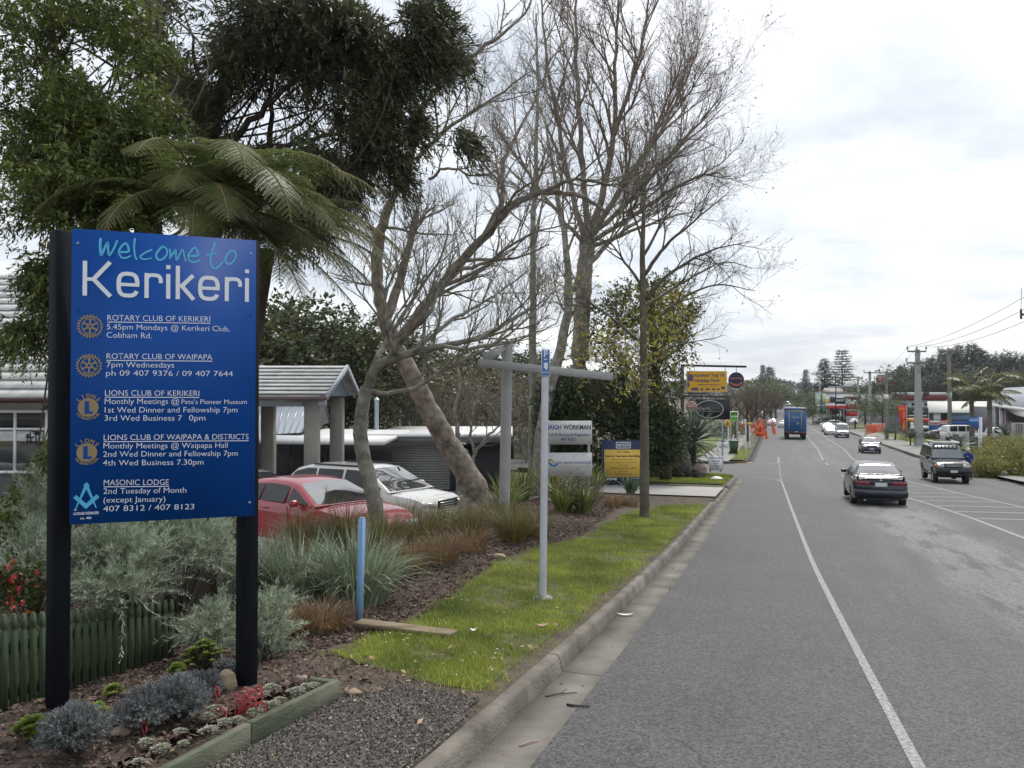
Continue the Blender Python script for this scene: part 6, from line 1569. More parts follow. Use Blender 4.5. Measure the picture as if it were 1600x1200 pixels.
for px, lab in ((1429, 'white scooter shape parked left of the concrete pole'), (1444, 'white scooter shape parked right of the concrete pole')):
    b = GY(px, 90); o = thing('scooter', lab, 'scooter', b, 0, 'scooters on show'); m = MB(); z = AT(px, 668, 90)[2]; m.box((b[0], b[1], z), (.9, .4, .35), bev=.1); m.box((b[0]-.3, b[1], z+.3), (.25, .3, .5), bev=.08); obj('body', m, M_WHITE, o, org=b)
    for sx in (-.45, .45): m = MB(); m.lathe([(.08, -.06), (.28, -.06), (.3, 0), (.28, .06), (.08, .06)], 16, (0, 1, 0), (b[0]+sx, b[1], b[2]+.3)); obj('wheel', m, M_TYRE, o, org=b)
    m = MB(); m.box((b[0], b[1], (z+b[2])/2), (.5, .25, z-b[2]-.1)); obj('engine', m, M_BLACK, o, org=b)
# white post with blue blade, bins
b = GY(1531, 50); o = thing('street_name_post', 'white post with a blue blade sign by the hedge on the right', 'sign', b); t = AT(1531, 652, 50); m = MB(); m.box((b[0], b[1], (b[2]+t[2])/2), (.16, .16, t[2]-b[2])); obj('post', m, M_WPOST, o, org=b); q = Plane(b-np.array((0, .1, 0)), (1, 0, 0)); m = MB(); m.prism([tuple(q.uv(*p)) for p in ((1513, 653), (1529.5, 652), (1529.5, 670), (1524, 668), (1515, 662))], q.O, q.U, q.V, q.N*-.04); bl = obj('blade', m, mat('blade_mid_blue', (.015, .12, .42), .5, .1, 4), o, org=b); m = MB(); text_px(m, q, 'Cobham Rd', (1514.5, 658), (1528.5, 657.5), 2.8, .01, .02); obj('lettering', m, M_TEXTW, bl, org=b)
b0 = GY(1533, 56); bin0 = thing('skip_bin', 'black skip bin behind the white post, the left one', 'bin', b0, 0, 'black bins behind the hedge'); zt = AT(1533, 684, 56)[2]; m = MB(); m.box(b0+np.array((0, 0, (zt-b0[2])/2)), (.8, .8, zt-b0[2]), bev=.05); obj('body', m, M_BLACK, bin0, org=b0); m = MB(); m.box((b0[0], b0[1], zt+.02), (.84, .84, .06), bev=.02); obj('lid', m, M_BLACK, bin0, org=b0)
dup(bin0, GY(1553, 56), label='black skip bin behind the hedge, the right one of two'); 
b = GY(1598, 50); o = thing('utility_cabinet', 'pale grey slatted cabinet standing behind the hedge at the right edge', 'cabinet', b); a, c = AT(1585, 661, 50), AT(1615, 661, 50); m = MB(); m.box(((a[0]+c[0])/2, 50, (a[2]+b[2])/2), (c[0]-a[0], .7, a[2]-b[2]), bev=.02); obj('case', m, M_COL, o, org=b)
for px in (1588, 1592, 1596): q_ = AT(px, 672, 49.63); m = MB(); m.box((q_[0], q_[1], q_[2]), (.03, .02, .8)); obj('vent_slot', m, M_BLACK, o, org=b)
# parked white vehicles behind the hedge
yf, yr = 2.4, -2.4
PS_ = dict(W=1.85, L=4.8, paint=M_WCAR, wr=.37, axles=(1.5, -1.35), round=.06, top=[(yr, 1.0), (yr+.06, 1.12), (0, 1.12), (1.1, 1.1), (2.2, .98), (yf, .8)], low=[(yr, .46), (0, .38), (yf, .46)], plan=[(yr, .92), (yr+.3, 1), (1.5, 1), (2.1, .93), (yf, .84)], house=dict(roof=[(yr+.05, 1.12), (yr+.2, 1.74), (-1.6, 1.82), (.3, 1.82), (.55, 1.76), (1.2, 1.1)], belt=1.1, wb=.94, wt=.78, front=(.57, 1.15), back=(yr+.07, yr+.18), sides=[(-1.95, -1.1), (-1.0, -.15), (-.05, .9)]))
car('estate_car', 'white estate car with dark windows parked behind the flax on the right', 'car', 'white vehicles behind the hedge', GY(1505, 84), R(-92), PS_)
PU = dict(W=1.8, L=5.0, paint=M_WCAR, wr=.36, axles=(1.55, -1.35), round=.06, top=[(-2.5, 1.0), (-.2, 1.02), (-.1, 1.12), (1.0, 1.1), (2.25, .98), (2.5, .8)], low=[(-2.5, .5), (0, .42), (2.5, .46)], plan=[(-2.5, .96), (0, 1), (1.6, 1), (2.2, .93), (2.5, .84)], house=dict(roof=[(-.85, 1.04), (-.7, 1.6), (-.5, 1.72), (.3, 1.72), (.5, 1.66), (1.2, 1.1)], belt=1.08, wb=.94, wt=.78, front=(.52, 1.15), back=(-.83, -.74), sides=[(-.62, .12), (.2, .95)]))
car('pickup_truck', 'white double cab pickup parked nearest the grey shop on the right', 'pickup', 'white vehicles behind the hedge', GY(1556, 80), R(-92), PU)
PR = sedan_P(mat('maroon_paint', (.06, .006, .01), .25, .05, 2, coat=.8), 4.4, 1.7, 1.4); car('sedan_car', 'dark maroon car nosing out left of the banded timber pole', 'car', None, GY(1481, 88), R(80), PR)
# umbrella stall far right
b = GY(1334, 119); o = thing('market_umbrella', 'white market umbrella by the service station pavement', 'umbrella', b); z = AT(1334, 659, 119)[2]; m = MB(); m.lathe([(.62, 0), (.5, .22), (.3, .42), (0, .52)], 16, (0, 0, 1), (b[0], b[1], z)); obj('canopy', m, M_WHITE, o, smooth=True, org=b); m = MB(); m.tube([b, (b[0], b[1], z+.5)], .02, 6); obj('pole', m, M_GREY, o, org=b)
# street banner far off, hoarding signs
b = GY(1234, 300); o = thing('overhead_banner', 'blue banner strung across the far end of the street', 'banner', b); a, c = AT(1218, 624, 300), AT(1252, 624, 300); m = MB(); m.box((a+c)/2, (c[0]-a[0], .1, .7)); obj('cloth', m, mat('banner_blue', (.05, .11, .24), .6, .2, 1), o, org=b); m = MB()
for q in (a, c): z0 = zxy(q[0], q[1]); m.box((q[0], q[1], (z0+q[2]+.6)/2), (.25, .25, q[2]+.6-z0))
obj('post', m, M_GREY, o, org=b)
b = GY(1282, 140); o = thing('lime_banner', 'lime green and white advertising banner left of the service station', 'banner', b); q = Plane(b, (1, 0, 0)); a, c = q.uv(1274.5, 632.5), q.uv(1290, 615); m = MB(); slab(m, q, a[0], a[1], c[0], c[1], .1); obj('board', m, mat('banner_lime', (.30, .46, .10), .5, .5, 1.2, col2=(.45, .55, .5)), o, org=b); m = MB(); slab(m, q, q.uv(1281, 647)[0], q.uv(1281, 647)[1], q.uv(1290.5, 633)[0], q.uv(1290.5, 634)[1], .15); obj('price_board', m, mat('price_green', (.02, .13, .08), .5, .2, 2), o, org=b); m = MB(); m.box((q.P(q.uv(1283, 600)[0], 0)[0], b[1]+.1, (b[2]+AT(1283, 616, 140)[2])/2), (.2, .2, AT(1283, 616, 140)[2]-b[2])); obj('post', m, M_GREY, o, org=b)
b = GY(1244, 230); o = thing('small_sign', 'small white sign high on a post at the end of the street', 'sign', b); a = AT(1244.3, 613, 230); m = MB(); m.box(a, (.55, .06, .95)); obj('plate', m, M_WHITE, o, org=b); m = MB(); m.tube([b, a], .06, 6); obj('post', m, M_GREY, o, org=b)
b = GY(1373, 150); o = thing('red_white_flag', 'red and white flag flying above the round dark trees', 'flag', b); a = AT(1376, 595, 150); m = MB(); m.tube([GY(1369, 150), AT(1369, 588, 150)], .05, 6); obj('pole', m, M_GREY, o, org=b); m = MB(); f = AT(1369, 590, 150); g = np.linspace(0, 1, 8); m.loft([[(f[0]+1.4*u, f[1]+.15*math.sin(u*7), f[2]-.25*u+dz) for dz in (.25, -.75)] for u in g], False, False); obj('cloth', m, M_RED, o, org=b)
# left side beyond the works: white van
van2 = dup(vn, ST(96, -5.2), HEAD, 'white van parked beyond the road works on the left', 'vehicles beyond the road works')
dup(w2, ST(128, -4.2), HEAD, 'white car parked between the works barrier and the motorhome', 'vehicles beyond the road works')

# ------------------------------------------------------------ people
def person(label, loc, rz, J, rad, mats_, bands, hair, extra=None):
    """one continuous skinned figure; J joints (local metres), E edges, bands: function(x, y, z) -> material slot"""
    root = thing('person', label, 'person', loc, rz)
    names = list(J); E = [('pelvis', 'waist'), ('waist', 'chest'), ('chest', 'neck'), ('neck', 'head'), ('head', 'crown')]
    for s_ in 'lr': E += [('chest', 'sh'+s_), ('sh'+s_, 'el'+s_), ('el'+s_, 'wr'+s_), ('wr'+s_, 'hand'+s_), ('pelvis', 'hip'+s_), ('hip'+s_, 'kn'+s_), ('kn'+s_, 'an'+s_), ('an'+s_, 'toe'+s_)]
    me = bpy.data.meshes.new('body'); me.from_pydata([J[n] for n in names], [(names.index(a), names.index(b)) for a, b in E], [])
    o = bpy.data.objects.new('tmp', me); COL.objects.link(o)
    md = o.modifiers.new('s', 'SKIN'); md.use_smooth_shade = True
    sv = me.skin_vertices[0].data
    for i, n in enumerate(names): r = rad.get(n, rad.get(n[:-1], .05)); sv[i].radius = (r, r) if isinstance(r, float) else r; sv[i].use_root = (n == 'pelvis')
    o.modifiers.new('u', 'SUBSURF').levels = 2
    b = bpy.data.meshes.new_from_object(o.evaluated_get(bpy.context.evaluated_depsgraph_get())); bpy.data.objects.remove(o)
    b.materials.clear()
    for m_ in mats_: b.materials.append(m_)
    for p in b.polygons: p.material_index = bands(*p.center); p.use_smooth = True
    bo = obj('body', b, None, root)
    h = np.array(J['head']); m = MB(); u = np.linspace(0, math.pi*.62, 7)
    m.loft([[h+np.array((.098*math.sin(a)*math.cos(t), .108*math.sin(a)*math.sin(t)-.015, .125*math.cos(a)+.02+(.0 if math.sin(t) < .3 else .02))) for t in np.linspace(0, 2*math.pi, 14, endpoint=False)] for a in u+.02], True, False)
    obj('hair', m, hair, root, smooth=True)
    m = MB(); m.lathe([(0, 0), (.016, .002), (.012, .02), (0, .026)], 8, (0, 1, -.2), h+np.array((0, .088, -.005))); obj('nose', m, mats_[0], root)
    for sx in (-1, 1): m = MB(); m.lathe([(0, 0), (.011, .003), (0, .006)], 8, (0, 1, 0), h+np.array((sx*.034, .094, .022))); obj('eye', m, M_BLACK, root)
    for s_ in 'lr':
        w, hd = np.array(J['wr'+s_]), np.array(J['hand'+s_]); d = nrm(hd-w); sd_ = nrm(np.cross(d, (0, 1, 0.2)))
        for k in range(4): p = hd+d*.03+sd_*(k-1.5)*.018; m = MB(); m.tube([p, p+d*.04, p+d*.065+np.array((0, .015, 0))], [.009, .008, .006], 6); obj('finger', m, mats_[0], bo)
        m = MB(); p = hd+np.array((0, .03, .01)); m.tube([p, p+np.array((0, .035, -.02)), p+np.array((0, .045, -.05))], [.011, .01, .007], 6); obj('thumb', m, mats_[0], bo)
    return root
M_SKIN = mat('skin', (.45, .26, .18), .6, .06, 6)
RADS = dict(pelvis=(.15, .11), waist=(.14, .10), chest=(.16, .11), neck=.055, head=(.082, .10), crown=(.05, .06), sh=.065, el=.045, wr=.034, hand=(.04, .022), hip=.085, kn=.06, an=.045, toe=.04)
def joints(h, stride=.22, armf=.1, bend=.0):
    k = h/1.7
    J = dict(pelvis=(0, 0, .92), waist=(0, .01+bend*.3, 1.08), chest=(0, .02+bend, 1.32), neck=(0, .03+bend*1.3, 1.46), head=(0, .05+bend*1.6, 1.57), crown=(0, .05+bend*1.7, 1.66),
        shl=(-.19, .02+bend, 1.37), ell=(-.24, -.03+bend, 1.12), wrl=(-.23, .10+armf+bend, .95), handl=(-.22, .14+armf+bend, .88), shr=(.19, .02+bend, 1.37), elr=(.25, .0+bend, 1.12), wrr=(.22, .06+armf*1.6+bend, .98), handr=(.20, .10+armf*1.6+bend, .92),
        hipl=(-.10, 0, .86), knl=(-.11, stride*.45+.03, .48), anl=(-.11, stride*.7, .08), toel=(-.12, stride*.7+.16, .035), hipr=(.10, 0, .86), knr=(.11, -stride*.15+.03, .48), anr=(.11, -stride*.7, .09), toer=(.12, -stride*.7+.16, .035))
    return {n: tuple(np.array(v)*k) for n, v in J.items()}
def bands_for(h, sleeves=True):
    k = h/1.7
    def f(x, y, z):
        z = z/k; x = abs(x/k)
        if z > 1.475: return 0
        if x > .17 and z < (.99 if sleeves else 1.15) and z > .75: return 0
        if z > .90: return 1
        if z > .10: return 2
        return 3
    return f
person('white haired pedestrian in a royal blue jumper beside the hedge', GY(1511, 37.0), math.pi-.25, joints(1.58, .2, .12, .05), RADS, [M_SKIN, mat('blue_jumper', (.012, .035, .26), .8, .15, 12), mat('dark_trousers', (.02, .022, .03), .8, .15, 12), M_BLACK], bands_for(1.58), mat('white_hair', (.62, .60, .57), .7, .1, 30))
wk = person('road worker in an orange vest standing by the lone cones', ST(119, -.2), math.pi+HEAD, joints(1.75, .14, .06), RADS, [M_SKIN, mat('hi_vis_orange', (.75, .14, .03), .7, .1, 8), mat('navy_trousers', (.03, .04, .07), .8, .1, 8), M_BLACK], bands_for(1.75, False), mat('dark_hair', (.03, .02, .015), .7, .1, 30))
person('dark clothed pedestrian beneath the white umbrella', GY(1336, 117), 2.2, joints(1.7, .2, .1), RADS, [M_SKIN, mat('navy_coat', (.02, .022, .06), .8, .1, 8), mat('black_trousers', (.012, .012, .016), .8, .1, 8), M_BLACK], bands_for(1.7), MATS['dark_hair'])
person('road worker in a red vest behind the mesh barrier', GY(1162, 99), 2.6, joints(1.72, .1, .05), RADS, [M_SKIN, mat('hi_vis_red', (.62, .06, .03), .7, .1, 8), MATS['navy_trousers'], M_BLACK], bands_for(1.72, False), MATS['dark_hair'])

for o_ in list(scene.objects):
    if o_.type == 'EMPTY' and (o_.get('category') == 'person' or o_.get('group') in ('white vehicles behind the hedge', 'vehicles beyond the road works')): o_.scale = (.86, .86, .86)
# ------------------------------------------------------------ vegetation
UP = np.array((0, 0, 1.0))
def W3(pts): return np.array([AT(*p) for p in pts])
def frame_rand(d, ang):
    a = rng.normal(size=3); a -= d*np.dot(a, d); a = nrm(a); return nrm(d*math.cos(ang)+a*math.sin(ang))
class Wood:
    """limbs and recursive twigs, collected into two meshes: thick wood and fine twigs"""
    def __init__(self): self.big = MB(); self.fine = MB(); self.tips = []; self.n = 0
    def limb(self, pts, r0, r1, sides=9, jit=0.0):
        p = smoothpts(pts, 5)
        if jit: q = rng.normal(size=p.shape)*jit; q[0] = 0; p = p+q
        r = np.linspace(r0, r1, len(p)) if not isinstance(r0, (list, tuple)) else np.interp(np.linspace(0, 1, len(p)), np.linspace(0, 1, len(r0)), r0)
        self.big.tube(p, r*(1+.025*rng.normal(size=len(p))), sides); return p, r
    def sprout(self, p, r, cfg, lvl=0, f0=.2, f1=1.0, n=None, L0=None):
        """cfg: list per level of (n, length, angle, wander, up, sides)"""
        if lvl >= len(cfg): return
        k, L_, ang, wan, up, sides = cfg[lvl]
        if n is not None: k = n
        if L0 is not None: L_ = L0
        cum = np.concatenate([[0], np.cumsum(np.linalg.norm(np.diff(p, axis=0), axis=1))]); tot = cum[-1]
        for i in range(k):
            u = f0+(f1-f0)*(i+rng.random())/k
            s_ = u*tot; j = min(len(p)-2, int(np.searchsorted(cum, s_, 'right')-1)); w = (s_-cum[j])/max(1e-6, cum[j+1]-cum[j])
            q = p[j]+(p[j+1]-p[j])*w; rr = r[j]+(r[j+1]-r[j])*w; d = nrm(p[j+1]-p[j])
            dd = nrm(frame_rand(d, R(ang*rng.uniform(.6, 1.35)))+UP*up*.5)
            LL = L_*rng.uniform(.55, 1.25)*(1.15-.55*u); m = 6 if lvl < 2 else 4
            pts = [q]; c = dd
            for z in range(m-1):
                c = nrm(c+rng.normal(size=3)*wan+UP*up*.22); pts.append(pts[-1]+c*LL/(m-1))
            pts = np.array(pts); ra = max(.0028, min(rr*.62, LL*.022+.002)); rad = np.linspace(ra, max(.002, ra*.35), m)
            (self.big if lvl == 0 and ra > .02 else self.fine).tube(pts, rad, sides, False); self.n += 1
            if lvl == len(cfg)-1: self.tips.append((pts[-1], nrm(pts[-1]-pts[-2])))
            self.sprout(pts, rad, cfg, lvl+1, .15)
def sprays(c, d, L_, nl, ll, lw, droop=.3, spread=55, fold=.12, flat=0.0):
    """leafy shoots: N centres c, directions d; nl leaves set along each"""
    N = len(c); u = (np.arange(nl)+.5)/nl
    L_ = np.broadcast_to(L_, (N,)); d = nrm(d)
    pos = c[:, None, :]+d[:, None, :]*(L_[:, None]*u)[..., None]-UP*(droop*L_[:, None]*u**2)[..., None]
    a = rng.normal(size=(N, nl, 3)); a -= d[:, None, :]*np.sum(a*d[:, None, :], -1, keepdims=True)
    if flat: a[..., 2] *= (1-flat)
    a = nrm(a); sp = np.radians(spread)*rng.uniform(.55, 1.3, (N, nl, 1))
    ax = nrm(d[:, None, :]*np.cos(sp)+a*np.sin(sp)-UP*droop*.5)
    sd_ = nrm(np.cross(ax, rng.normal(size=(N, nl, 3))*.6+np.array((.0, .0, 1.0))))
    sz = rng.uniform(.6, 1.25, (N*nl))*(np.tile(1.1-.45*u, N))
    return leafquads(pos.reshape(-1, 3), ax.reshape(-1, 3), sd_.reshape(-1, 3), ll*sz, lw*sz, fold)
def blob(px, py, rx, ry, Y, dY, n, shell=.0):
    """n points in a lumpy ellipsoid seen at (px,py) with pixel radii rx, ry at depth Y"""
    q = rng.normal(size=(n, 3)); q = nrm(q)*((shell+(1-shell)*rng.random((n, 1)))**.5)
    c = AT(px, py, Y); s_ = Y/FPX
    return c+q*np.array((rx*s_, dY, ry*s_))
def gate(p, f, th, ph=0.0):
    """keep points where a lumpy 3-D field is high: leaves open gaps"""
    x, y, z = (p*f).T
    v = np.sin(x+ph+1.7*np.sin(z*.8))+np.sin(y*1.1+1.3*x*.5+ph)+np.sin(z*1.2+1.4*np.sin(x*.9+y*.4))+.6*np.sin(2.3*x+1.9*z)+.5*np.sin(3.1*z-2.2*y)
    return v > th
BARK_G = mat('lichen_bark', (.13, .115, .085), .92, .4, 5, bump=.9, bscale=22, col2=(.25, .24, .20), detail=9)
BARK_B = mat('brown_bark', (.06, .042, .030), .95, .3, 4, bump=.6, bscale=18, stretch=(3, 3, .6))
BARK_P = mat('mottled_bark', (.115, .092, .07), .92, .4, 6, bump=.9, bscale=20, col2=(.25, .215, .175), detail=10)
TWIG_G = mat('grey_twigs', (.185, .17, .13), .9, .25, 6); TWIG_R = mat('reddish_twigs', (.16, .108, .085), .9, .25, 3); TWIG_D = mat('dark_twigs', (.075, .065, .048), .9, .25, 4)
def leafmat(name, col, col2=None, isl=.32, leaf=.3, rough=.45, var=.3, scale=1.2): return mat(name, col, rough, var, scale, leaf=leaf, island=isl, col2=col2)
L_TOT = leafmat('totara_leaves', (.048, .078, .016), (.125, .165, .04), .45); L_BLK = leafmat('blackwood_leaves', (.038, .05, .022), (.095, .105, .05), .5); L_FERN = leafmat('fern_green', (.065, .105, .026), (.15, .20, .068), .28, .4)
L_IVY = leafmat('ivy_dark_leaves', (.024, .040, .012), (.05, .07, .02)); L_YEL = leafmat('yellow_green_leaves', (.24, .25, .035), (.36, .33, .06), .35, .4); L_SIL = leafmat('silver_leaves', (.18, .24, .135), (.42, .48, .37), .35, .25); L_LAV = leafmat('grey_lavender_leaves', (.12, .13, .13), (.24, .25, .25), .38, .15)
L_AEO = leafmat('bright_green_leaves', (.13, .20, .03), (.26, .34, .06), .25, .3); L_FLAX = leafmat('flax_leaves', (.09, .13, .03), (.21, .235, .07), .3, .3); L_AST = leafmat('silver_green_blades', (.135, .185, .11), (.31, .37, .25), .35, .2); L_CAR = leafmat('brown_sedge', (.145, .095, .042), (.27, .19, .09), .35, .25); L_OLV = leafmat('olive_sedge', (.115, .11, .035), (.21, .185, .065), .3, .3)
L_BUSH = leafmat('bush_leaves', (.045, .07, .018), (.10, .13, .035)); L_HEDGE = leafmat('hedge_leaves', (.13, .15, .025), (.24, .24, .05)); L_CON = leafmat('conifer_needles', (.014, .025, .016), (.032, .046, .028), .3, .1); L_EUC = leafmat('forest_leaves', (.022, .034, .018), (.05, .062, .03), .3, .15); L_PALM = leafmat('palm_leaves', (.06, .085, .02), (.15, .165, .045), .3, .35); L_YUC = leafmat('blue_sword_leaves', (.075, .105, .085), (.15, .185, .145), .25, .15); L_RED = leafmat('red_blossom', (.38, .03, .02), (.55, .10, .05), .3, .2); L_MAG = leafmat('grey_green_shrub_leaves', (.075, .10, .05), (.15, .18, .10), .3, .25); L_BRN = leafmat('russet_leaves', (.14, .075, .035), (.24, .13, .06), .3, .3)
def tree(name, label, cat, base, parts, group=None):
    t = thing(name, label, cat, base, 0, group)
    for nm, mb, m_ in parts:
        if mb.v:
            o = obj(nm, mb, m_, t, smooth=nm in ('trunk', 'limbs'), org=base)
            if nm in ('seed_pods', 'catkins', 'young_leaves'): o['kind'] = 'stuff'
    return t

# ---- near leaning tree beside the parked cars
w = Wood(); Y0 = 13.6
b = GY(590, Y0)
tk, tr_ = w.limb([b-(0, 0, .2), *W3([(588, 800, Y0), (574, 740, Y0), (564, 690, Y0), (566, 640, Y0), (574, 606, Y0)])], .135, .105, 14, .006)
cfgN = [(8, 1.25, 48, .13, .50, 5), (7, .62, 42, .16, .45, 4), (6, .30, 40, .18, .35, 3)]
limbs = [([(574, 606, 13.6), (588, 574, 13.5), (630, 556, 13.4), (690, 540, 13.3), (748, 528, 13.2), (800, 500, 13.2), (850, 470, 13.2)], .125, .014), ([(572, 612, 13.6), (606, 614, 13.7), (648, 606, 13.9), (700, 575, 14.1), (760, 545, 14.3), (820, 528, 14.5), (870, 505, 14.6)], .07, .012),
    ([(600, 566, 13.5), (640, 520, 13.1), (670, 490, 12.9), (690, 440, 12.8), (715, 390, 12.8)], .07, .012), ([(640, 555, 13.4), (700, 505, 13.9), (760, 470, 14.2), (830, 420, 14.5)], .06, .012), ([(575, 606, 13.6), (590, 560, 14.0), (612, 520, 14.5), (650, 460, 15.0), (690, 400, 15.2), (700, 350, 15.2)], .085, .012), ([(620, 558, 13.4), (600, 500, 13.0), (610, 440, 12.9), (640, 390, 12.9)], .055, .01), ([(690, 540, 13.3), (740, 545, 12.8), (800, 520, 12.6), (880, 440, 12.5)], .05, .01)]
for pts, r0, r1 in limbs:
    p, r = w.limb(W3(pts), r0*.72, r1*.8, 8, .008); w.sprout(p, r, cfgN, 0, .22)
trunk1 = MB().merge(w.big)
tree('leaning_tree', 'bare slender tree with a bent grey trunk right behind the blue stake', 'tree', b, [('trunk', w.big, BARK_G), ('crown', w.fine, TWIG_G)])

# ---- big mottled tree leaning to the left
w = Wood(); Y0 = 19.0; b = GY(742, Y0)
tk, tr_ = w.limb([b-(0, 0, .3), *W3([(752, 800, Y0), (735, 750, Y0), (705, 700, Y0), (672, 645, Y0), (645, 590, Y0), (618, 540, Y0), (600, 500, Y0)])], [.40, .36, .29, .25, .23, .21, .19, .17], None, 16, .012)
w.big.tube([b-(0, 0, .3), AT(738, 775, Y0)], [.50, .30], 14)
cfgB = [(9, 2.0, 50, .13, .35, 5), (8, .95, 45, .17, .25, 4), (6, .42, 42, .2, .15, 3)]
L2 = [([(610, 530, 19), (594, 470, 19), (588, 410, 19), (598, 350, 19), (612, 310, 18.9)], .27, .17), ([(602, 500, 19), (625, 440, 19.3), (640, 380, 19.5), (652, 330, 19.6)], .2, .1),
    ([(612, 310, 18.9), (640, 255, 18.7), (650, 190, 18.6), (700, 120, 18.4), (760, 70, 18.2), (820, 20, 18.0), (850, -60, 18)], .15, .02), ([(612, 310, 18.9), (585, 280, 19.2), (560, 200, 19.6), (540, 110, 20)], .12, .02), ([(650, 250, 18.7), (700, 200, 18.2), (760, 160, 17.9), (830, 110, 17.6)], .09, .015), ([(648, 190, 18.6), (640, 120, 19), (660, 50, 19.3), (690, -30, 19.6)], .1, .015),
    ([(618, 540, 19), (660, 485, 18.6), (705, 425, 18.4), (755, 372, 18.2), (800, 322, 18.0), (850, 300, 17.9), (905, 306, 17.8), (950, 335, 17.7)], .22, .06), ([(755, 372, 18.2), (785, 310, 18.6), (784, 265, 18.9), (800, 220, 19.2), (840, 150, 19.5), (880, 60, 20)], .12, .015), ([(850, 300, 17.9), (900, 280, 17.5), (960, 290, 17.2), (1020, 265, 17)], .08, .012), ([(705, 425, 18.4), (760, 410, 18), (820, 370, 17.6), (900, 345, 17.4)], .08, .012), ([(670, 280, 18.5), (700, 262, 18.2), (745, 275, 18), (790, 262, 17.8)], .06, .012)]
for k, (pts, r0, r1) in enumerate(L2):
    p, r = w.limb(W3(pts), r0*.62, max(.012, r1*.6), 9, .015); w.sprout(p, r, cfgB, 0, .35 if k < 2 else .15, n=5 if k < 2 else None)
tree('leaning_tree', 'large bare tree with a thick mottled trunk leaning left from the car park edge', 'tree', b, [('trunk', w.big, BARK_P), ('crown', w.fine, TWIG_G)])

# ---- tall bare tree behind (the big fan of reddish twigs)
w = Wood(); Y0 = 36.0; b = GY(902, Y0)
tk, tr_ = w.limb([b-(0, 0, .4), *W3([(902, 770, Y0), (903, 640, Y0), (906, 540, Y0), (912, 440, Y0), (918, 372, Y0)])], [.62, .50, .42, .38, .36, .33], None, 14, .02)
cfgT = [(10, 3.6, 40, .12, .45, 5), (8, 1.8, 38, .14, .35, 4), (6, .95, 36, .17, .25, 3), (4, .5, 36, .2, .1, 3)]
L3 = [([(916, 380, 36), (890, 290, 36.5), (870, 180, 37), (850, 60, 37.5), (842, -60, 38)], .22, .04), ([(918, 375, 36), (912, 280, 35.4), (905, 170, 35), (900, 40, 35), (902, -80, 35)], .24, .04), ([(920, 372, 36), (945, 290, 36), (960, 190, 36), (962, 80, 36), (970, -50, 36)], .27, .05), ([(960, 210, 36), (990, 120, 35.5), (1010, 30, 35), (1020, -60, 35)], .16, .03),
    ([(922, 370, 36), (975, 290, 35), (1030, 210, 34.2), (1070, 130, 33.6), (1095, 60, 33.2)], .22, .03), ([(922, 372, 36), (985, 310, 34.2), (1045, 245, 33), (1095, 190, 32), (1125, 155, 31.6)], .18, .025), ([(920, 380, 36), (985, 340, 34), (1045, 300, 32.5), (1100, 272, 31.5), (1140, 275, 31)], .17, .025), ([(918, 390, 36), (985, 362, 36.5), (1040, 342, 37), (1095, 328, 37.5)], .15, .025), ([(916, 385, 36), (862, 320, 35), (815, 250, 34.5), (800, 160, 34)], .16, .03), ([(1000, 260, 35), (1050, 140, 36), (1075, 60, 36.5)], .12, .025)]
for k, (pts, r0, r1) in enumerate(L3):
    p, r = w.limb(W3(pts), r0*.66, r1*.7, 7, .03); w.sprout(p, r, cfgT, 0, .15, n=10)
c = np.array([t[0] for t in w.tips]); d = np.array([t[1] for t in w.tips]); k = rng.random(len(c)) < .10
lv = MB(); lv.add(*sprays(c[k], d[k], .14, 2, .12, .05, .5))
tree('tall_tree', 'tallest bare tree with a wide fan of fine reddish twigs beside the road', 'tree', b, [('trunk', w.big, BARK_P), ('crown', w.fine, TWIG_R), ('catkins', lv, TWIG_D)])
# two thinner trunks left of it
def thin_tree(label, base_px, Y0, pts, r0, cfg, extra=()):
    w = Wood(); b = GY(base_px, Y0); p, r = w.limb([b-(0, 0, .3), *W3([(x, y, Y0+dy) for x, y, dy in pts])], r0, .035, 9, .02); w.sprout(p, r, cfg, 0, .35)
    for q, ra in extra: p, r = w.limb(W3(q), ra, .02, 7, .02); w.sprout(p, r, cfg, 0, .2, n=6)
    return tree('thin_tree', label, 'tree', b, [('trunk', w.big, BARK_G), ('crown', w.fine, TWIG_G)])
cfgS = [(10, 2.4, 42, .12, .45, 4), (7, 1.1, 40, .15, .3, 3), (5, .5, 38, .18, .2, 3)]
thin_tree('thin straight bare tree between the tilted bar and the tall tree', 832, 31, [(832, 640, 0), (832, 520, 0), (833, 400, 0), (836, 280, 0), (840, 150, 0), (838, 20, 0)], .19, cfgS)
thin_tree('slanting bare tree crossing in front of the tall trunk', 840, 29, [(848, 660, 0), (872, 560, 0), (888, 470, 0), (882, 380, 0), (868, 290, 0), (850, 180, 0)], .26, cfgS, [([(886, 470, 29), (930, 400, 29), (990, 350, 28.5), (1050, 320, 28)], .12)])
thin_tree('pale crooked sapling behind the mottled leaning trunk', 712, 24, [(716, 690, 0), (712, 640, 0), (718, 590, 0), (706, 550, 0)], .08, [(6, .9, 45, .15, .4, 4), (5, .5, 40, .18, .3, 3)], [([(740, 745, 24), (742, 710, 24), (765, 680, 24), (800, 650, 24)], .06), ([(742, 712, 24), (735, 660, 24), (752, 600, 24)], .05)])
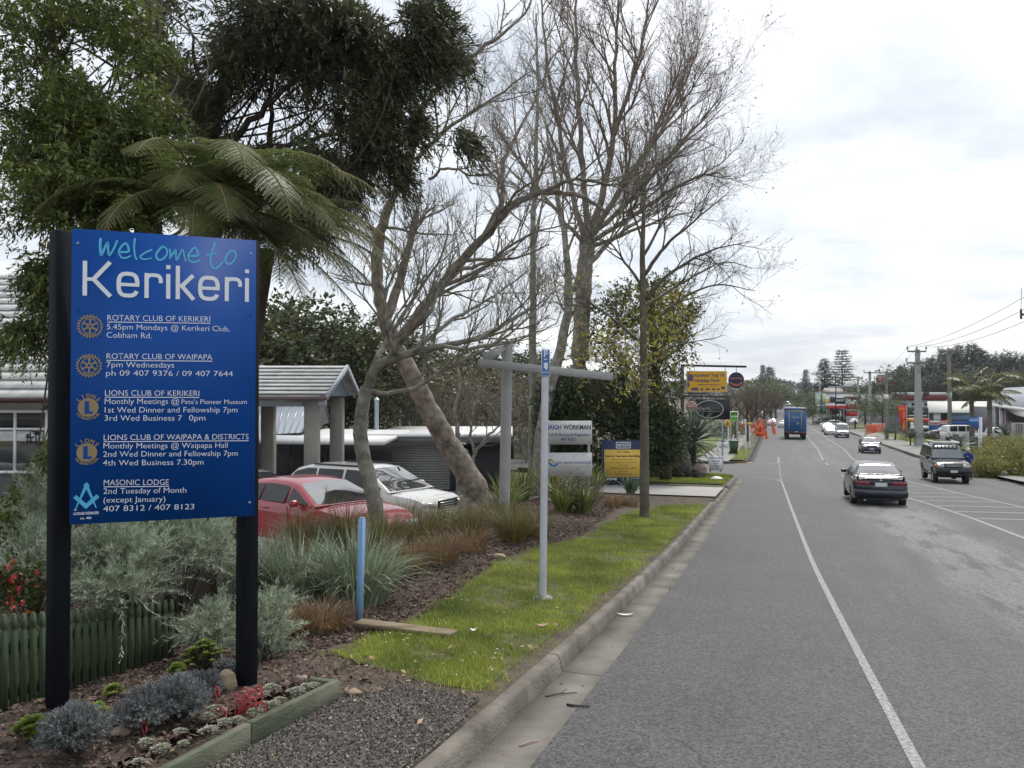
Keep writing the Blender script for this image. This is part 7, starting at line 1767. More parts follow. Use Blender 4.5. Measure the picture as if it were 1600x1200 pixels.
# ---- street tree with a straight stem and yellow green young leaves
w = Wood(); Y0 = 17.8; b = GY(1007, Y0)
tk, tr_ = w.limb([b-(0, 0, .2), *W3([(1007, 790, Y0), (1007, 690, Y0), (1006, 600, Y0), (1005, 500, Y0), (1004, 410, Y0), (1006, 330, Y0), (1010, 240, Y0)])], [.125, .105, .092, .084, .075, .06, .038, .012], None, 12, .004)
cfgF = [(7, 1.15, 45, .14, .25, 4), (6, .6, 42, .17, .15, 3), (4, .3, 40, .18, .1, 3)]
L4_ = [([(1006, 430, 17.8), (1040, 385, 17.5), (1085, 345, 17.2), (1140, 300, 17)], .045, .008), ([(1006, 470, 17.8), (1050, 425, 17.4), (1110, 392, 17), (1170, 378, 16.8)], .045, .008), ([(1006, 520, 17.8), (1060, 470, 17.6), (1120, 445, 17.4), (1180, 455, 17.2)], .04, .007), ([(1005, 400, 17.8), (1040, 340, 18.2), (1075, 310, 18.5)], .035, .007), ([(1005, 450, 17.8), (970, 400, 18), (940, 360, 18.2)], .04, .007), ([(1005, 540, 17.8), (960, 500, 17.5), (920, 470, 17.3), (890, 420, 17.2)], .04, .007), ([(1006, 580, 17.8), (1050, 540, 18), (1090, 520, 18.2)], .035, .007), ([(1006, 600, 17.8), (965, 575, 17.6), (930, 580, 17.4)], .03, .006), ([(1005, 380, 17.8), (985, 320, 17.6), (975, 260, 17.5)], .03, .006), ([(1006, 480, 17.8), (1070, 440, 18.4), (1130, 410, 18.8), (1175, 420, 19)], .035, .006)]
for pts, r0, r1 in L4_:
    p, r = w.limb(W3(pts), r0, r1, 6, .006); w.sprout(p, r, cfgF, 0, .25)
c = np.array([t[0] for t in w.tips]); d = np.array([t[1] for t in w.tips])
scr = (c-CAMP); px_ = 800+FPX*scr[:, 0]/scr[:, 1]; pz = 622-FPX*scr[:, 2]/scr[:, 1]
k = (pz > 430) & (px_ < 1085) & (rng.random(len(c)) < .75); lv = MB(); lv.add(*sprays(c[k], d[k], .10, 5, .062, .045, .3, 60))
q = np.concatenate([blob(1005, 560, 95, 90, 17.6, 1.1, 420), blob(940, 560, 50, 80, 17.6, .8, 130)]); q = q[gate(q, 2.2, .1, 1.0)]; lv.add(*sprays(q, rdir(len(q)), .12, 5, .060, .045, .3, 60))
k2 = (~k) & (rng.random(len(c)) < .25); lv2 = MB(); lv2.add(*sprays(c[k2], d[k2], .05, 2, .06, .022, .9))
tree('street_tree', 'young street tree with a straight stem in the lawn and yellow green leaves', 'tree', b, [('trunk', w.big, mat('street_tree_bark', (.125, .105, .082), .9, .35, 6, bump=.5, bscale=30)), ('crown', w.fine, TWIG_D), ('young_leaves', lv, L_YEL), ('seed_pods', lv2, TWIG_D)])

# ---- dark evergreen with climbing vine behind the street tree
def leafy(name, label, cat, base, blobs, L_, nl, ll, lw, m_, trunkpts=None, bark=BARK_B, droop=.3, gf=1.0, gth=-.2, ph=0.0, group=None, upb=.2, tr=.25, extra=None, spread=55, dens=1.0):
    cs = []
    for bl in blobs: q = blob(*bl[:6], int(bl[6]*dens), *bl[7:]); cs.append(q[gate(q, gf, gth, ph)])
    c = np.concatenate(cs); ctr = np.mean(c, 0); d = nrm((c-ctr)*np.array((1, 1, .7))+rng.normal(size=c.shape)*1.2*np.std(c, 0).mean()+UP*upb)
    m = MB(); m.add(*sprays(c, d, L_, nl, ll, lw, droop, spread))
    t = thing(name, label, cat, base, 0, group)
    if trunkpts is not None:
        w = Wood(); p, r = w.limb(trunkpts, tr, tr*.3, 10, .01)
        nb = min(len(c), 70); idx = rng.choice(len(c), nb, replace=False)
        for i in idx:
            j = int(rng.uniform(.35, 1)*(len(p)-1)); mid = (p[j]+c[i])/2+rng.normal(size=3)*.09*np.linalg.norm(c[i]-p[j]); w.big.tube(smoothpts([p[j], mid, c[i]], 6), np.linspace(max(.010, r[j]*.16), .006, 13), 5, False)
        obj('trunk', w.big, bark, t, smooth=True, org=base)
    obj('crown', m, m_, t, org=base)
    if extra: obj(extra[0], extra[1], extra[2], t, org=base)
    return t
Yv = 31.5; b = GY(1040, Yv)
q = np.concatenate([blob(1015, 520, 80, 95, 30.4, 2.4, 1900, .5), blob(975, 590, 70, 70, 30.2, 1.6, 700, .5)]); q = q[gate(q, 1.3, .3, 2)]; vy = MB(); vy.add(*sprays(q, rdir(len(q)), .25, 5, .11, .085, .3, 60))
leafy('evergreen_tree', 'dense dark evergreen tree hung with yellowing vine, behind the street tree', 'tree', b, [(1000, 560, 78, 125, Yv, 3, 900, .3), (1040, 480, 45, 60, Yv, 2.2, 360, .3), (960, 520, 45, 70, Yv, 2.5, 330, .3), (1030, 590, 34, 70, Yv, 2, 200, .3)], .55, 13, .16, .075, leafmat('vine_host_leaves', (.04, .058, .016), (.10, .12, .035)), [b, *W3([(1030, 640, Yv), (1020, 520, Yv), (1020, 440, Yv)])], gf=1.4, gth=-.5, ph=.7, extra=('vine_leaves', vy, L_YEL))
b = GY(935, 29)
leafy('evergreen_shrub', 'dark glossy shrub mass behind the yellow leasing board', 'shrub', b, [(930, 660, 75, 75, 30, 2, 1500, .3), (1010, 680, 55, 55, 29.5, 1.6, 800, .3), (880, 640, 35, 70, 30, 1.5, 500, .3)], .5, 12, .17, .085, L_IVY, gf=1.1, gth=-1.1, ph=2.0)

# ---- left: totara with dense short leaves
b = GY(237, 12.0)
trk = [b-(0, 0, .3), *W3([(232, 700, 12), (232, 420, 12), (234, 250, 12), (238, 120, 12), (240, 0, 12), (240, -120, 12)])]
bl = [(130, 60, 130, 90, 9.6, 1.2, 900), (60, 180, 95, 90, 9.0, 1.2, 800), (165, 190, 75, 110, 9.4, 1.0, 800), (120, 300, 110, 60, 9.0, 1.0, 700), (225, 260, 50, 70, 9.2, .6, 450), (40, 330, 60, 50, 8.6, .8, 350), (50, 430, 55, 60, 8.8, .7, 380), (30, 500, 42, 45, 8.8, .6, 210), (25, 420, 40, 50, 8.7, .5, 220), (110, 420, 40, 60, 9.2, .6, 240), (88, 610, 16, 55, 8.6, .3, 60), (70, 700, 40, 45, 8.4, .5, 170), (25, 760, 40, 45, 8.3, .5, 160), (60, 790, 40, 30, 8.2, .4, 110), (150, 335, 75, 40, 8.1, .4, 280), (235, 200, 40, 60, 8.9, .5, 200)]
leafy('totara_tree', 'dark evergreen tree with small dense leaves filling the upper left corner', 'tree', b, bl, .30, 18, .088, .027, L_TOT, trk, BARK_B, droop=.45, gf=2.9, gth=-.35, ph=.4, tr=.26, upb=-.05, spread=48, dens=1.45)
# ---- blackwood with drooping foliage
b = GY(345, 14.5)
trk = [b-(0, 0, .3), *W3([(338, 700, 14.5), (335, 450, 14.5), (325, 250, 14.5), (350, 130, 14.5), (390, 30, 14.5), (420, -80, 14.5)])]
bl = [(330, 60, 80, 80, 14, 1.3, 600), (430, 60, 90, 90, 13.6, 1.3, 900), (540, 50, 90, 75, 13.4, 1.2, 900), (600, 100, 50, 50, 13.2, .8, 320), (470, 180, 80, 70, 13.4, 1.1, 600), (560, 190, 55, 60, 13.2, .9, 420), (400, 230, 60, 60, 13.8, 1, 300), (520, 260, 55, 40, 13.3, .8, 280), (440, 290, 60, 30, 13.6, .8, 170), (660, 60, 50, 60, 13.1, .7, 200), (612, 255, 22, 35, 13.2, .3, 70), (716, 212, 16, 20, 13, .2, 40), (640, 190, 26, 30, 13.1, .3, 70), (300, 170, 40, 80, 14.2, .8, 200), (290, 60, 50, 60, 14, .8, 240), (360, 150, 60, 70, 14, .9, 300), (360, 290, 60, 45, 14.2, .8, 160), (470, 330, 60, 30, 13.8, .7, 120), (350, 100, 70, 100, 14, 1, 340), (620, 40, 70, 60, 13.2, .9, 260), (690, 110, 40, 50, 13, .6, 110), (380, 330, 50, 40, 14, .8, 140), (270, 150, 45, 90, 14.4, .8, 200)]
w2_ = Wood()
for pts, r0 in (([(325, 250, 14.5), (390, 190, 14), (460, 130, 13.7), (560, 60, 13.4), (640, 30, 13.2)], .10), ([(335, 330, 14.5), (390, 260, 14), (470, 220, 13.6), (560, 200, 13.3), (640, 180, 13.1)], .08), ([(330, 220, 14.5), (310, 120, 14.2), (290, 20, 14)], .10), ([(420, 260, 14.6), (425, 150, 14.4), (440, 0, 14.2)], .09), ([(385, 700, 14.8), (392, 420, 14.8), (418, 260, 14.6)], .11)): w2_.limb(W3(pts), r0*.7, .012 if r0 < .11 else .06, 8, .03)
leafy('blackwood_tree', 'dark drooping evergreen tree with a leaning trunk above the welcome sign', 'tree', b, bl, .46, 15, .165, .033, L_BLK, trk, BARK_B, droop=.75, gf=2.3, gth=-.25, ph=1.9, tr=.24, upb=-.3, extra=('limbs', w2_.big, BARK_B), spread=42, dens=1.7)

# ---- tree fern
def frond(mb, stem, base, az, el, Lf, sag, wid, npin=34, roll=0.0):
    """arching frond: base point, azimuth (clockwise from +Y), start elevation, length"""
    u = np.linspace(0, 1, 26); e = el-sag*u**1.15; dirh = np.array((math.sin(az), math.cos(az), 0)); d = np.cos(e)[:, None]*dirh+np.sin(e)[:, None]*UP
    p = base+np.concatenate([[np.zeros(3)], np.cumsum(d[:-1]*Lf/25, axis=0)]); stem.tube(p, np.linspace(.017, .004, 26), 5, False)
    side0 = np.cross(dirh, UP)
    un = np.linspace(.10, .985, npin)
    for s_ in (-1, 1):
        ctr = np.stack([np.interp(un, u, p[:, k]) for k in range(3)], -1); tn = nrm(np.stack([np.interp(un, u, d[:, k]) for k in range(3)], -1)); nr = nrm(np.cross(np.broadcast_to(side0, tn.shape), tn))
        pl = wid*np.sin(np.clip((un-.02)/.98, 0, 1)**.62*math.pi)**.75*(1+.06*rng.normal(size=npin)); fw = .42+.25*un
        pd = nrm(s_*side0+tn*fw[:, None]-UP*.25*s_*0+rng.normal(size=(npin, 3))*.04)
        nq = 15; v = (np.arange(nq)+.7)/nq
        pos = ctr[:, None]+pd[:, None]*(pl[:, None]*v)[..., None]-UP*(pl[:, None]*.30*v**2)[..., None]
        for s2 in (-1, 1):
            lead = nrm(np.cross(nr, pd)); ax = nrm(s2*lead[:, None]*1.0+pd[:, None]*.55+rng.normal(size=(npin, nq, 3))*.05-UP*.15)
            ll = (pl[:, None]*.17*(1.05-.9*v)+.004); mb.add(*leafquads(pos.reshape(-1, 3), ax.reshape(-1, 3), np.broadcast_to(pd[:, None], ax.shape).reshape(-1, 3), ll.reshape(-1), (pl[:, None]/nq*.80*np.ones(nq)).reshape(-1)))
        q = ctr; 
        for i in range(0, npin): stem.tube([q[i], q[i]+pd[i]*pl[i]*.5-UP*pl[i]*.075, q[i]+pd[i]*pl[i]-UP*pl[i]*.30], [.0035, .0028, .0015], 3, False)
Yt = 8.8; cr = AT(312, 328, Yt); b = GY(318, Yt)
fm, sm = MB(), MB()
FR = [(150, 30, 1.6, 100, .46), (95, 40, 2.35, 92, .50), (72, 26, 2.0, 78, .46), (108, 55, 2.2, 118, .50), (60, 42, 2.0, 100, .46), (178, 46, 1.4, 112, .48), (205, 22, 1.5, 95, .42), (238, 34, 1.7, 95, .44), (262, 24, 1.9, 80, .44), (5, 74, 1.5, 70, .50), (40, 62, 1.7, 95, .46), (345, 66, 1.5, 85, .46), (100, 4, 2.0, 60, .44), (140, 64, 1.9, 140, .46), (165, 12, 1.4, 85, .42), (118, 28, 2.1, 95, .46), (190, 64, 1.6, 125, .46), (300, 48, 1.7, 105, .44), (126, 44, 2.1, 128, .48), (98, -10, 2.2, 48, .46), (108, 12, 2.4, 72, .48), (116, -12, 1.9, 60, .44), (88, 18, 2.5, 72, .48), (134, -16, 1.6, 60, .42)]
for az, el, Lf, sag, wid in FR: frond(fm, sm, cr+rng.normal(size=3)*np.array((.05, .05, .02)), R(az+rng.uniform(-4, 4)), R(el), Lf, R(sag), wid)
t = thing('tree_fern', 'tree fern with arching feathery fronds directly above the welcome sign', 'tree fern', b)
tk_ = MB(); tk_.tube(smoothpts([b-(0, 0, .2), b+np.array((0, 0, 1)), cr-(0, 0, .1)]), np.linspace(.15, .11, 13), 12); obj('trunk', tk_, BARK_B, t, org=b); obj('fronds', fm, L_FERN, t, org=b); obj('frond_stems', sm, mat('frond_stem', (.16, .12, .04), .7, .2, 5), t, org=b)
cw = MB()
for k in range(9):
    a = k*2.4; q = cr+np.array((.06*math.cos(a), .06*math.sin(a), -.02)); cw.tube(smoothpts([q, q+np.array((.07*math.cos(a), .07*math.sin(a), .16)), q+np.array((.13*math.cos(a), .13*math.sin(a), .22)), q+np.array((.17*math.cos(a), .17*math.sin(a), .17))], 4), np.linspace(.016, .008, 13), 6, False)
obj('young_croziers', cw, mat('crozier_brown', (.17, .10, .035), .8, .2, 8), t, smooth=True, org=b)

cr2 = AT(425, 378, 10.6); b = GY(372, 10.6); fm, sm = MB(), MB()
for k, (az, el, Lf, sag) in enumerate(((150, 30, 1.7, 110), (95, 35, 2.1, 105), (75, 20, 1.9, 85), (115, 45, 2.0, 125), (128, 15, 1.8, 90), (60, 40, 1.9, 105), (170, 40, 1.6, 115), (100, 0, 1.9, 70), (200, 35, 1.7, 105), (240, 40, 1.8, 105), (20, 50, 1.7, 100), (330, 50, 1.7, 100), (140, 55, 1.8, 135), (88, 60, 1.9, 125), (112, 25, 2.1, 95), (290, 40, 1.8, 105), (160, 5, 1.6, 75))): frond(fm, sm, cr2, R(az), R(el), Lf, R(sag), .42, 30)
t = thing('tree_fern', 'second darker tree fern hanging its fronds right behind the edge of the blue panel', 'tree fern', b); tk_ = MB(); tk_.tube(smoothpts([b-(0, 0, .2), b+np.array((0, 0, 1.6)), cr2-(.06, 0, .1)]), np.linspace(.14, .10, 13), 12); obj('trunk', tk_, BARK_B, t, org=b); obj('fronds', fm, leafmat('fern_dark', (.045, .07, .02), (.095, .125, .045), .28, .35), t, org=b); obj('frond_stems', sm, MATS['frond_stem'], t, org=b)
# ---- grasses and strap plants
def tuft(c, n, h, spread, w_, droop=.55, r0=.06, jit=.25, seg=5):
    """n curved blades from a clump at c (world), vectorised"""
    a = rng.uniform(0, 2*math.pi, n); rr = r0*np.sqrt(rng.random(n)); H_ = h*rng.uniform(1-jit*1.6, 1+jit*.6, n); S_ = spread*rng.uniform(.15, 1.0, n)
    d = np.stack([np.cos(a), np.sin(a), np.zeros(n)], -1); b_ = c+d*rr[:, None]; sd_ = np.stack([-np.sin(a), np.cos(a), np.zeros(n)], -1); sd_ = nrm(sd_+d*rng.normal(size=(n, 1))*.5)
    u = np.linspace(0, 1, seg+1); rows = []
    for x in u:
        k = (S_/spread); z = H_*(x*(1+.25*droop)-droop*k*x**2.4*.75); out = S_*x**1.5
        p = b_+d*out[:, None]+UP*z[:, None]; ww = w_*(1-x**2.2)*.5+.0004
        rows += [p-sd_*ww, p+sd_*ww]
    v = np.stack(rows, 1).reshape(-1, 3); i = np.arange(n)[:, None]*2*(seg+1); j = np.arange(seg)[None, :]*2
    return v, np.stack([i+j, i+j+1, i+j+3, i+j+2], -1).reshape(-1, 4)
def clump(name, label, cat, px, py, n, hpx, spx, w_, m_, droop=.55, r0=.08, group=None, b=None):
    b = GR(px, py) if b is None else b; s_ = b[1]/FPX; m = MB(); m.add(*tuft(b-(0, 0, .01), n, hpx*s_, spx*s_, w_, droop, r0*1.0)); o = obj(name, m, m_, org=b); return tag(o, label, cat, group)
clump('silver_strap_plant', 'silvery strap leaved clump right of the sign post, the left one', 'plant', 468, 938, 520, 100, 110, .015, L_AST, 1.0, .26, 'silver strap leaved clumps')
clump('silver_strap_plant', 'silvery strap leaved clump just behind the blue stake', 'plant', 558, 945, 620, 112, 112, .015, L_AST, 1.0, .28, 'silver strap leaved clumps')
clump('silver_strap_plant', 'smaller silvery strap leaved clump between the two sign posts', 'plant', 392, 930, 300, 92, 85, .015, L_AST, 1.0, .2, 'silver strap leaved clumps')
SED = [(440, 992, 560, 52, 72, L_CAR, 'low brown sedge tuft next to the right sign post'), (505, 985, 480, 48, 60, L_CAR, 'low brown sedge tuft in front of the silvery clumps'), (640, 893, 520, 54, 60, L_CAR, 'rusty sedge tuft right of the blue stake'), (690, 878, 520, 50, 58, L_CAR, 'rusty sedge tuft in the middle of the bed edge'), (735, 862, 360, 46, 52, L_CAR, 'rusty sedge tuft nearest the tall grey pole'), (478, 870, 800, 78, 90, L_OLV, 'olive sedge tussock in front of the red sedan'), (540, 860, 800, 74, 85, L_OLV, 'olive sedge tussock under the red bonnet'), (600, 862, 600, 64, 70, L_OLV, 'olive sedge tussock at the foot of the bent grey trunk'), (660, 850, 600, 56, 70, L_OLV, 'olive sedge tussock before the champagne wagon'), (735, 838, 600, 50, 60, L_OLV, 'olive sedge tussock below the mottled leaning trunk'), (800, 846, 700, 58, 70, L_OLV, 'olive sedge tussock beside the tall grey pole'), (838, 838, 420, 46, 55, L_OLV, 'olive sedge tussock behind the slim pale pole'), (430, 905, 500, 70, 80, L_OLV, 'olive sedge tussock against the right sign post'), (595, 905, 420, 62, 62, L_OLV, 'olive sedge tussock behind the blue stake top'), (958, 792, 300, 24, 24, L_CAR, 'little rusty tuft left of the street tree'), (985, 790, 300, 22, 22, L_CAR, 'little rusty tuft touching the street tree stem'), (770, 818, 420, 44, 55, L_OLV, 'olive sedge tussock behind the tall grey pole'), (510, 835, 600, 56, 80, L_OLV, 'olive sedge tussock close against the red front wheel'), (570, 838, 600, 52, 80, L_OLV, 'olive sedge tussock left of the bent grey trunk'), (632, 832, 600, 50, 75, L_OLV, 'olive sedge tussock right of the bent grey trunk'), (695, 832, 600, 46, 70, L_OLV, 'olive sedge tussock below the champagne grille'), (460, 905, 420, 66, 75, L_OLV, 'olive sedge tussock between the silvery clumps and the post')]
for px, py, n, h, s_, m_, lab in SED: clump('sedge_tussock', lab, 'grass tussock', px, py, n, h, s_, (.006 if m_ is L_CAR else .007), m_, .95, .2, 'sedge tussocks in the bed')
FLX = [(790, 805, 90, 70, 60, 'green strap leaved clump in front of the tall grey pole'), (880, 800, 110, 58, 60, 'yellowish strap leaved clump right of the slim pale pole'), (912, 802, 110, 52, 50, 'yellowish strap leaved clump at the lawn edge below the office boards'), (925, 775, 110, 55, 50, 'green strap leaved clump beneath the leasing board corner'), (860, 778, 120, 60, 60, 'green strap leaved clump under the pale office boards'), (815, 785, 100, 60, 50, 'green strap leaved clump left of the office boards'), (905, 765, 90, 50, 45, 'green strap leaved clump right behind the office board post')]
for px, py, n, h, s_, lab in FLX: clump('strap_leaf_plant', lab, 'plant', px, py, n, h, s_, .034, L_FLAX, .7, .16, 'green strap leaved clumps')
clump('agave_plant', 'broad leaved agave like plant under the leasing board', 'plant', 985, 772, 40, 30, 32, .09, leafmat('agave_leaves', (.05, .10, .05), (.12, .19, .10)), .6, .1)
# ---- small leafy bushes by blob
def bush(name, label, px, py, rx, ry, dY, n, L_, nl, ll, lw, m_, group=None, cat='shrub', b=None, gth=-1.2, gf=4.0, droop=.15, spread=50, Y=None):
    b = GR(px, py+ry*.85) if b is None else b; Y = b[1] if Y is None else Y
    q = blob(px, py, rx, ry, Y, dY, n, .35); q = q[gate(q, gf, gth, px*.1)]; ctr = np.mean(q, 0)-(0, 0, ry*Y/FPX*.7); d = nrm(q-ctr+rng.normal(size=q.shape)*.25*rx*Y/FPX)
    m = MB(); m.add(*sprays(q, d, L_, nl, ll, lw, droop, spread)); st_ = MB()
    for i in rng.choice(len(q), min(30, len(q)), replace=False): st_.tube([b, (b+q[i])/2+rng.normal(size=3)*.03, q[i]], [.012, .008, .004], 4, False)
    t = thing(name, label, cat, b, 0, group); obj('foliage', m, m_, t, org=b); obj('stems', st_, TWIG_D, t, org=b); return t
bush('leafy_shrub', 'green leafy shrub in front of the red sedan door', 443, 785, 42, 42, .3, 110, .2, 12, .075, .03, L_BUSH, gth=-.4); bush('leafy_shrub', 'thin upright twig of green leaves above the red sedan roof', 445, 742, 12, 16, .1, 16, .16, 10, .07, .03, L_BUSH)
bush('grey_shrub', 'dusty purple grey shrub at the lawn edge behind the slim pale pole', 905, 775, 35, 28, .5, 260, .22, 14, .07, .016, leafmat('heather_grey', (.085, .07, .065), (.15, .125, .115), .3, .15)); bush('grey_shrub', 'dusty purple grey shrub right under the office boards', 850, 758, 30, 22, .5, 200, .22, 14, .07, .016, MATS['heather_grey'])
bush('grey_green_bush', 'tall grey green bush left of the sword leaved plant', 1020, 700, 38, 55, 1.0, 420, .4, 14, .13, .035, L_MAG, b=GY(1020, 34)); bush('dark_shrub', 'dark shrub between the street tree and the boulder', 1030, 735, 30, 18, .6, 220, .3, 12, .12, .05, L_IVY, b=GY(1030, 33))
# sword leaved plant
def swords(name, label, cat, px, py, Y, n, L_, w_, m_, trunk=True, base=None):
    c = AT(px, py, Y); b = GY(px, Y) if base is None else base; d = nrm(rng.normal(size=(n, 3))+UP*.55); d = d[d[:, 2] > -.45]; n = len(d); sd_ = nrm(np.cross(d, UP+rng.normal(size=(n, 3))*.2)); LL = L_*rng.uniform(.7, 1.1, n); m = MB()
    rows = []
    for x in np.linspace(0, 1, 5): p = c+d*(LL*x)[:, None]-UP*(.16*LL*x**2.2)[:, None]; ww = w_*(.6+1.1*x*(1-x)*2)*(1-x**3)*.5+.001; rows += [p-sd_*ww, p+sd_*ww]
    v = np.stack(rows, 1).reshape(-1, 3); i = np.arange(n)[:, None]*10; j = np.arange(4)[None, :]*2; m.add(v, np.stack([i+j, i+j+1, i+j+3, i+j+2], -1).reshape(-1, 4))
    t = thing(name, label, cat, b); obj('leaves', m, m_, t, org=b)
    if trunk: k = MB(); k.tube([b, c], [.14, .11], 9); obj('stem', k, BARK_B, t, org=b)
    return t
swords('sword_leaved_plant', 'large blue green sword leaved plant over the boulder, upper head', 'plant', 1083, 690, 36, 230, 1.95, .085, L_YUC); swords('sword_leaved_plant', 'smaller blue green sword leaved head low beside the boulder', 'plant', 1078, 715, 35, 120, 1.0, .07, L_YUC)
swords('flax_plant', 'grey green flax behind the dark four wheel drive roof', 'plant', 1497, 700, 52, 70, 1.5, .10, L_YUC, False); swords('flax_plant', 'dark green flax in front of the white pickup', 'plant', 1572, 680, 56, 60, 1.3, .10, L_YUC, False)
# rocks
def rock(name, label, c, d, m_, seed, group=None):
    r = np.random.default_rng(seed); bm = bmesh.new(); bmesh.ops.create_icosphere(bm, subdivisions=3, radius=1)
    ph = r.uniform(0, 6, 6); nn = [nrm(r.normal(size=3)) for _ in range(7)]; hh = r.uniform(.55, .9, 7)
    for v in bm.verts:
        p = np.array(v.co)
        for a, h in zip(nn, hh):
            e = p @ a-h
            if e > 0: p = p-a*e*.85
        p = p*(1+.05*math.sin(5*p[0]+ph[0])+.04*math.sin(7*p[2]+ph[1])+.03*math.sin(9*p[1]+ph[2])); v.co = Vector(p*np.array(d))
    me = bpy.data.meshes.new(name); bm.to_mesh(me); bm.free(); me.materials.append(m_); me.polygons.foreach_set('use_smooth', np.ones(len(me.polygons), bool)); me.set_sharp_from_angle(angle=R(28))
    o = bpy.data.objects.new(name, me); COL.objects.link(o); o.location = c; return tag(o, label, 'rock', group)
M_ROCKD = mat('dark_rock', (.035, .030, .028), .9, .3, 2, bump=.7, bscale=6, col2=(.06, .052, .048)); M_ROCKT = mat('tan_rock', (.32, .25, .17), .9, .2, 8, bump=.5, bscale=30); M_ROCKP = mat('pinkish_rock', (.24, .18, .16), .9, .25, 10, bump=.4, bscale=40)
g_ = GY(1062, 33.5); rock('boulder', 'big dark boulder at the side street corner', g_+np.array((0, .3, .32)), (.85, .7, .72), M_ROCKD, 3)
g_ = GY(1091, 34.5); rock('small_boulder', 'pale rough rocks heaped right of the dark boulder', g_+np.array((0, 0, .22)), (.35, .3, .30), M_ROCKP, 5); g_ = GR(1121, 750); rock('white_stone', 'flat white stone lying on the corner grass', g_+np.array((0, 0, .05)), (.27, .2, .09), M_WHITE, 6); g_ = GY(1090, 33.0); rock('small_boulder', 'dark rock below the pale rough rocks', g_+np.array((0, 0, .12)), (.3, .3, .25), M_ROCKD, 8)
for k, (px, py, sx, sz, m_, lab) in enumerate(((354, 1078, .062, .075, M_ROCKT, 'tan upright rock left of the right sign post'), (189, 1148, .05, .028, M_ROCKT, 'flat tan rock between the grey lavender bushes'), (552, 1084, .05, .02, M_ROCKT, 'flat pale rock on the gravel past the edging corner'), (466, 1067, .035, .03, M_ROCKP, 'pinkish stone at the edging corner, the larger of the heap'), (447, 1072, .025, .022, M_ROCKP, 'small pinkish stone left in the heap by the edging'), (476, 1064, .024, .026, M_ROCKT, 'small pale stone right in the heap by the edging'), (538, 962, .06, .03, M_ROCKP, 'flat pinkish stone on the bark below the silvery clump'), (778, 872, .10, .04, M_ROCKT, 'pale flat stone at the bark edge beyond the slim pole'))):
    g_ = GR(px, py, .07 if k in (0, 1, 3, 4, 5) else 0); rock('garden_rock', lab, g_+np.array((0, 0, sz*.6)), (sx, sx*.8, sz), m_, 20+k)
# ---- corner bed planting
def lavender(label, px, py, rpx, Y=None):
    b = GR(px, py+rpx*.85, .07); r = rpx*b[1]/FPX; n = int(680*(rpx/45)**1.2)+160; d = nrm(rng.normal(size=(n, 3))+UP*.35); d[:, 2] = np.abs(d[:, 2])*.95-.12; d = nrm(d); c0 = b+np.array((0, 0, r*.62)); lump = 1+.16*np.sin(d[:, :1]*4.1+px)+.13*np.sin(d[:, 1:2]*5.3+py)+.12*np.sin(d[:, 2:]*6+px*.7); c = c0+d*r*lump*rng.uniform(.40, .8, (n, 1))
    m = MB(); m.add(*sprays(c, nrm(d+UP*.35+rng.normal(size=d.shape)*.2), r*.34, 17, r*.14+.004, .0055, .0, 40)); s_ = MB()
    for i in range(45): s_.tube([b, c0+d[i]*r*.7], [.006, .003], 3, False)
    t = thing('lavender_bush', label, 'shrub', b, 0, 'grey lavender bushes'); obj('foliage', m, L_LAV, t, org=b); obj('stems', s_, TWIG_D, t, org=b)
lavender('grey lavender bush nearest the camera, by the left sign post', 116, 1142, 50); lavender('grey lavender bush just behind the small tan rock', 226, 1106, 42); lavender('grey lavender bush in the middle of the corner bed', 279, 1091, 44); lavender('grey lavender bush left of the upright tan rock', 319, 1070, 26); lavender('small grey lavender tuft touching the right sign post', 356, 1046, 20)
def rosette(mb, c, r, n=26, up=.6, w=.42, ax=None):
    k = np.arange(n); a = k*2.39996; u = (k+.5)/n; el = np.radians(78-70*u); d = np.stack([np.cos(a)*np.cos(el), np.sin(a)*np.cos(el), np.sin(el)], -1)
    sd_ = np.stack([-np.sin(a), np.cos(a), 0*a], -1); L_ = r*(.35+.65*u); mb.add(*leafquads(c+d*r*.08, d, sd_, L_, L_*w*1.5, .10))
def aeonium(label, px, py, rpx, n, r=.035):
    b = GR(px, py+rpx*.7, .07); R_ = rpx*b[1]/FPX; m = MB(); s_ = MB()
    for i in range(n): d = nrm(rng.normal(size=3)+UP*.9); d[2] = abs(d[2]); c = b+np.array((0, 0, R_*.3))+d*R_*rng.uniform(.45, .85); rosette(m, c, r*rng.uniform(.8, 1.3), 18, w=.45); s_.tube([b, c], [.008, .006], 4, False)
    t = thing('succulent_bush', label, 'succulent', b, 0, 'bright green succulent bushes'); obj('rosettes', m, L_AEO, t, org=b); obj('stems', s_, TWIG_D, t, org=b)
aeonium('bright green succulent bush left of the nearest lavender', 50, 1136, 34, 46); aeonium('bright green succulent behind the nearest lavender', 152, 1110, 26, 26); aeonium('dense green succulent bush at the end of the picket fence', 318, 1018, 38, 70, .028); aeonium('small yellow green succulent at the foot of the fence end', 279, 1046, 18, 16, .03); aeonium('bright green succulent at the fence foot behind the lavender', 178, 1078, 18, 16, .03)
L_ROS = leafmat('cream_succulent', (.25, .27, .20), (.42, .42, .33), .2, .15, .6)
def zs(x, y): return x/2.727, 760+y/2.727
RS = [(920, 950, 20), (888, 985, 22), (960, 1012, 24), (1010, 1005, 24), (1083, 972, 26), (890, 1052, 28), (767, 1052, 20), (785, 1102, 18), (625, 1098, 24), (686, 1128, 28), (1128, 940, 24), (1162, 935, 22), (1192, 914, 18), (1130, 890, 18), (1157, 862, 24), (1262, 880, 26), (1300, 862, 24), (1332, 853, 20), (590, 1182, 20)]
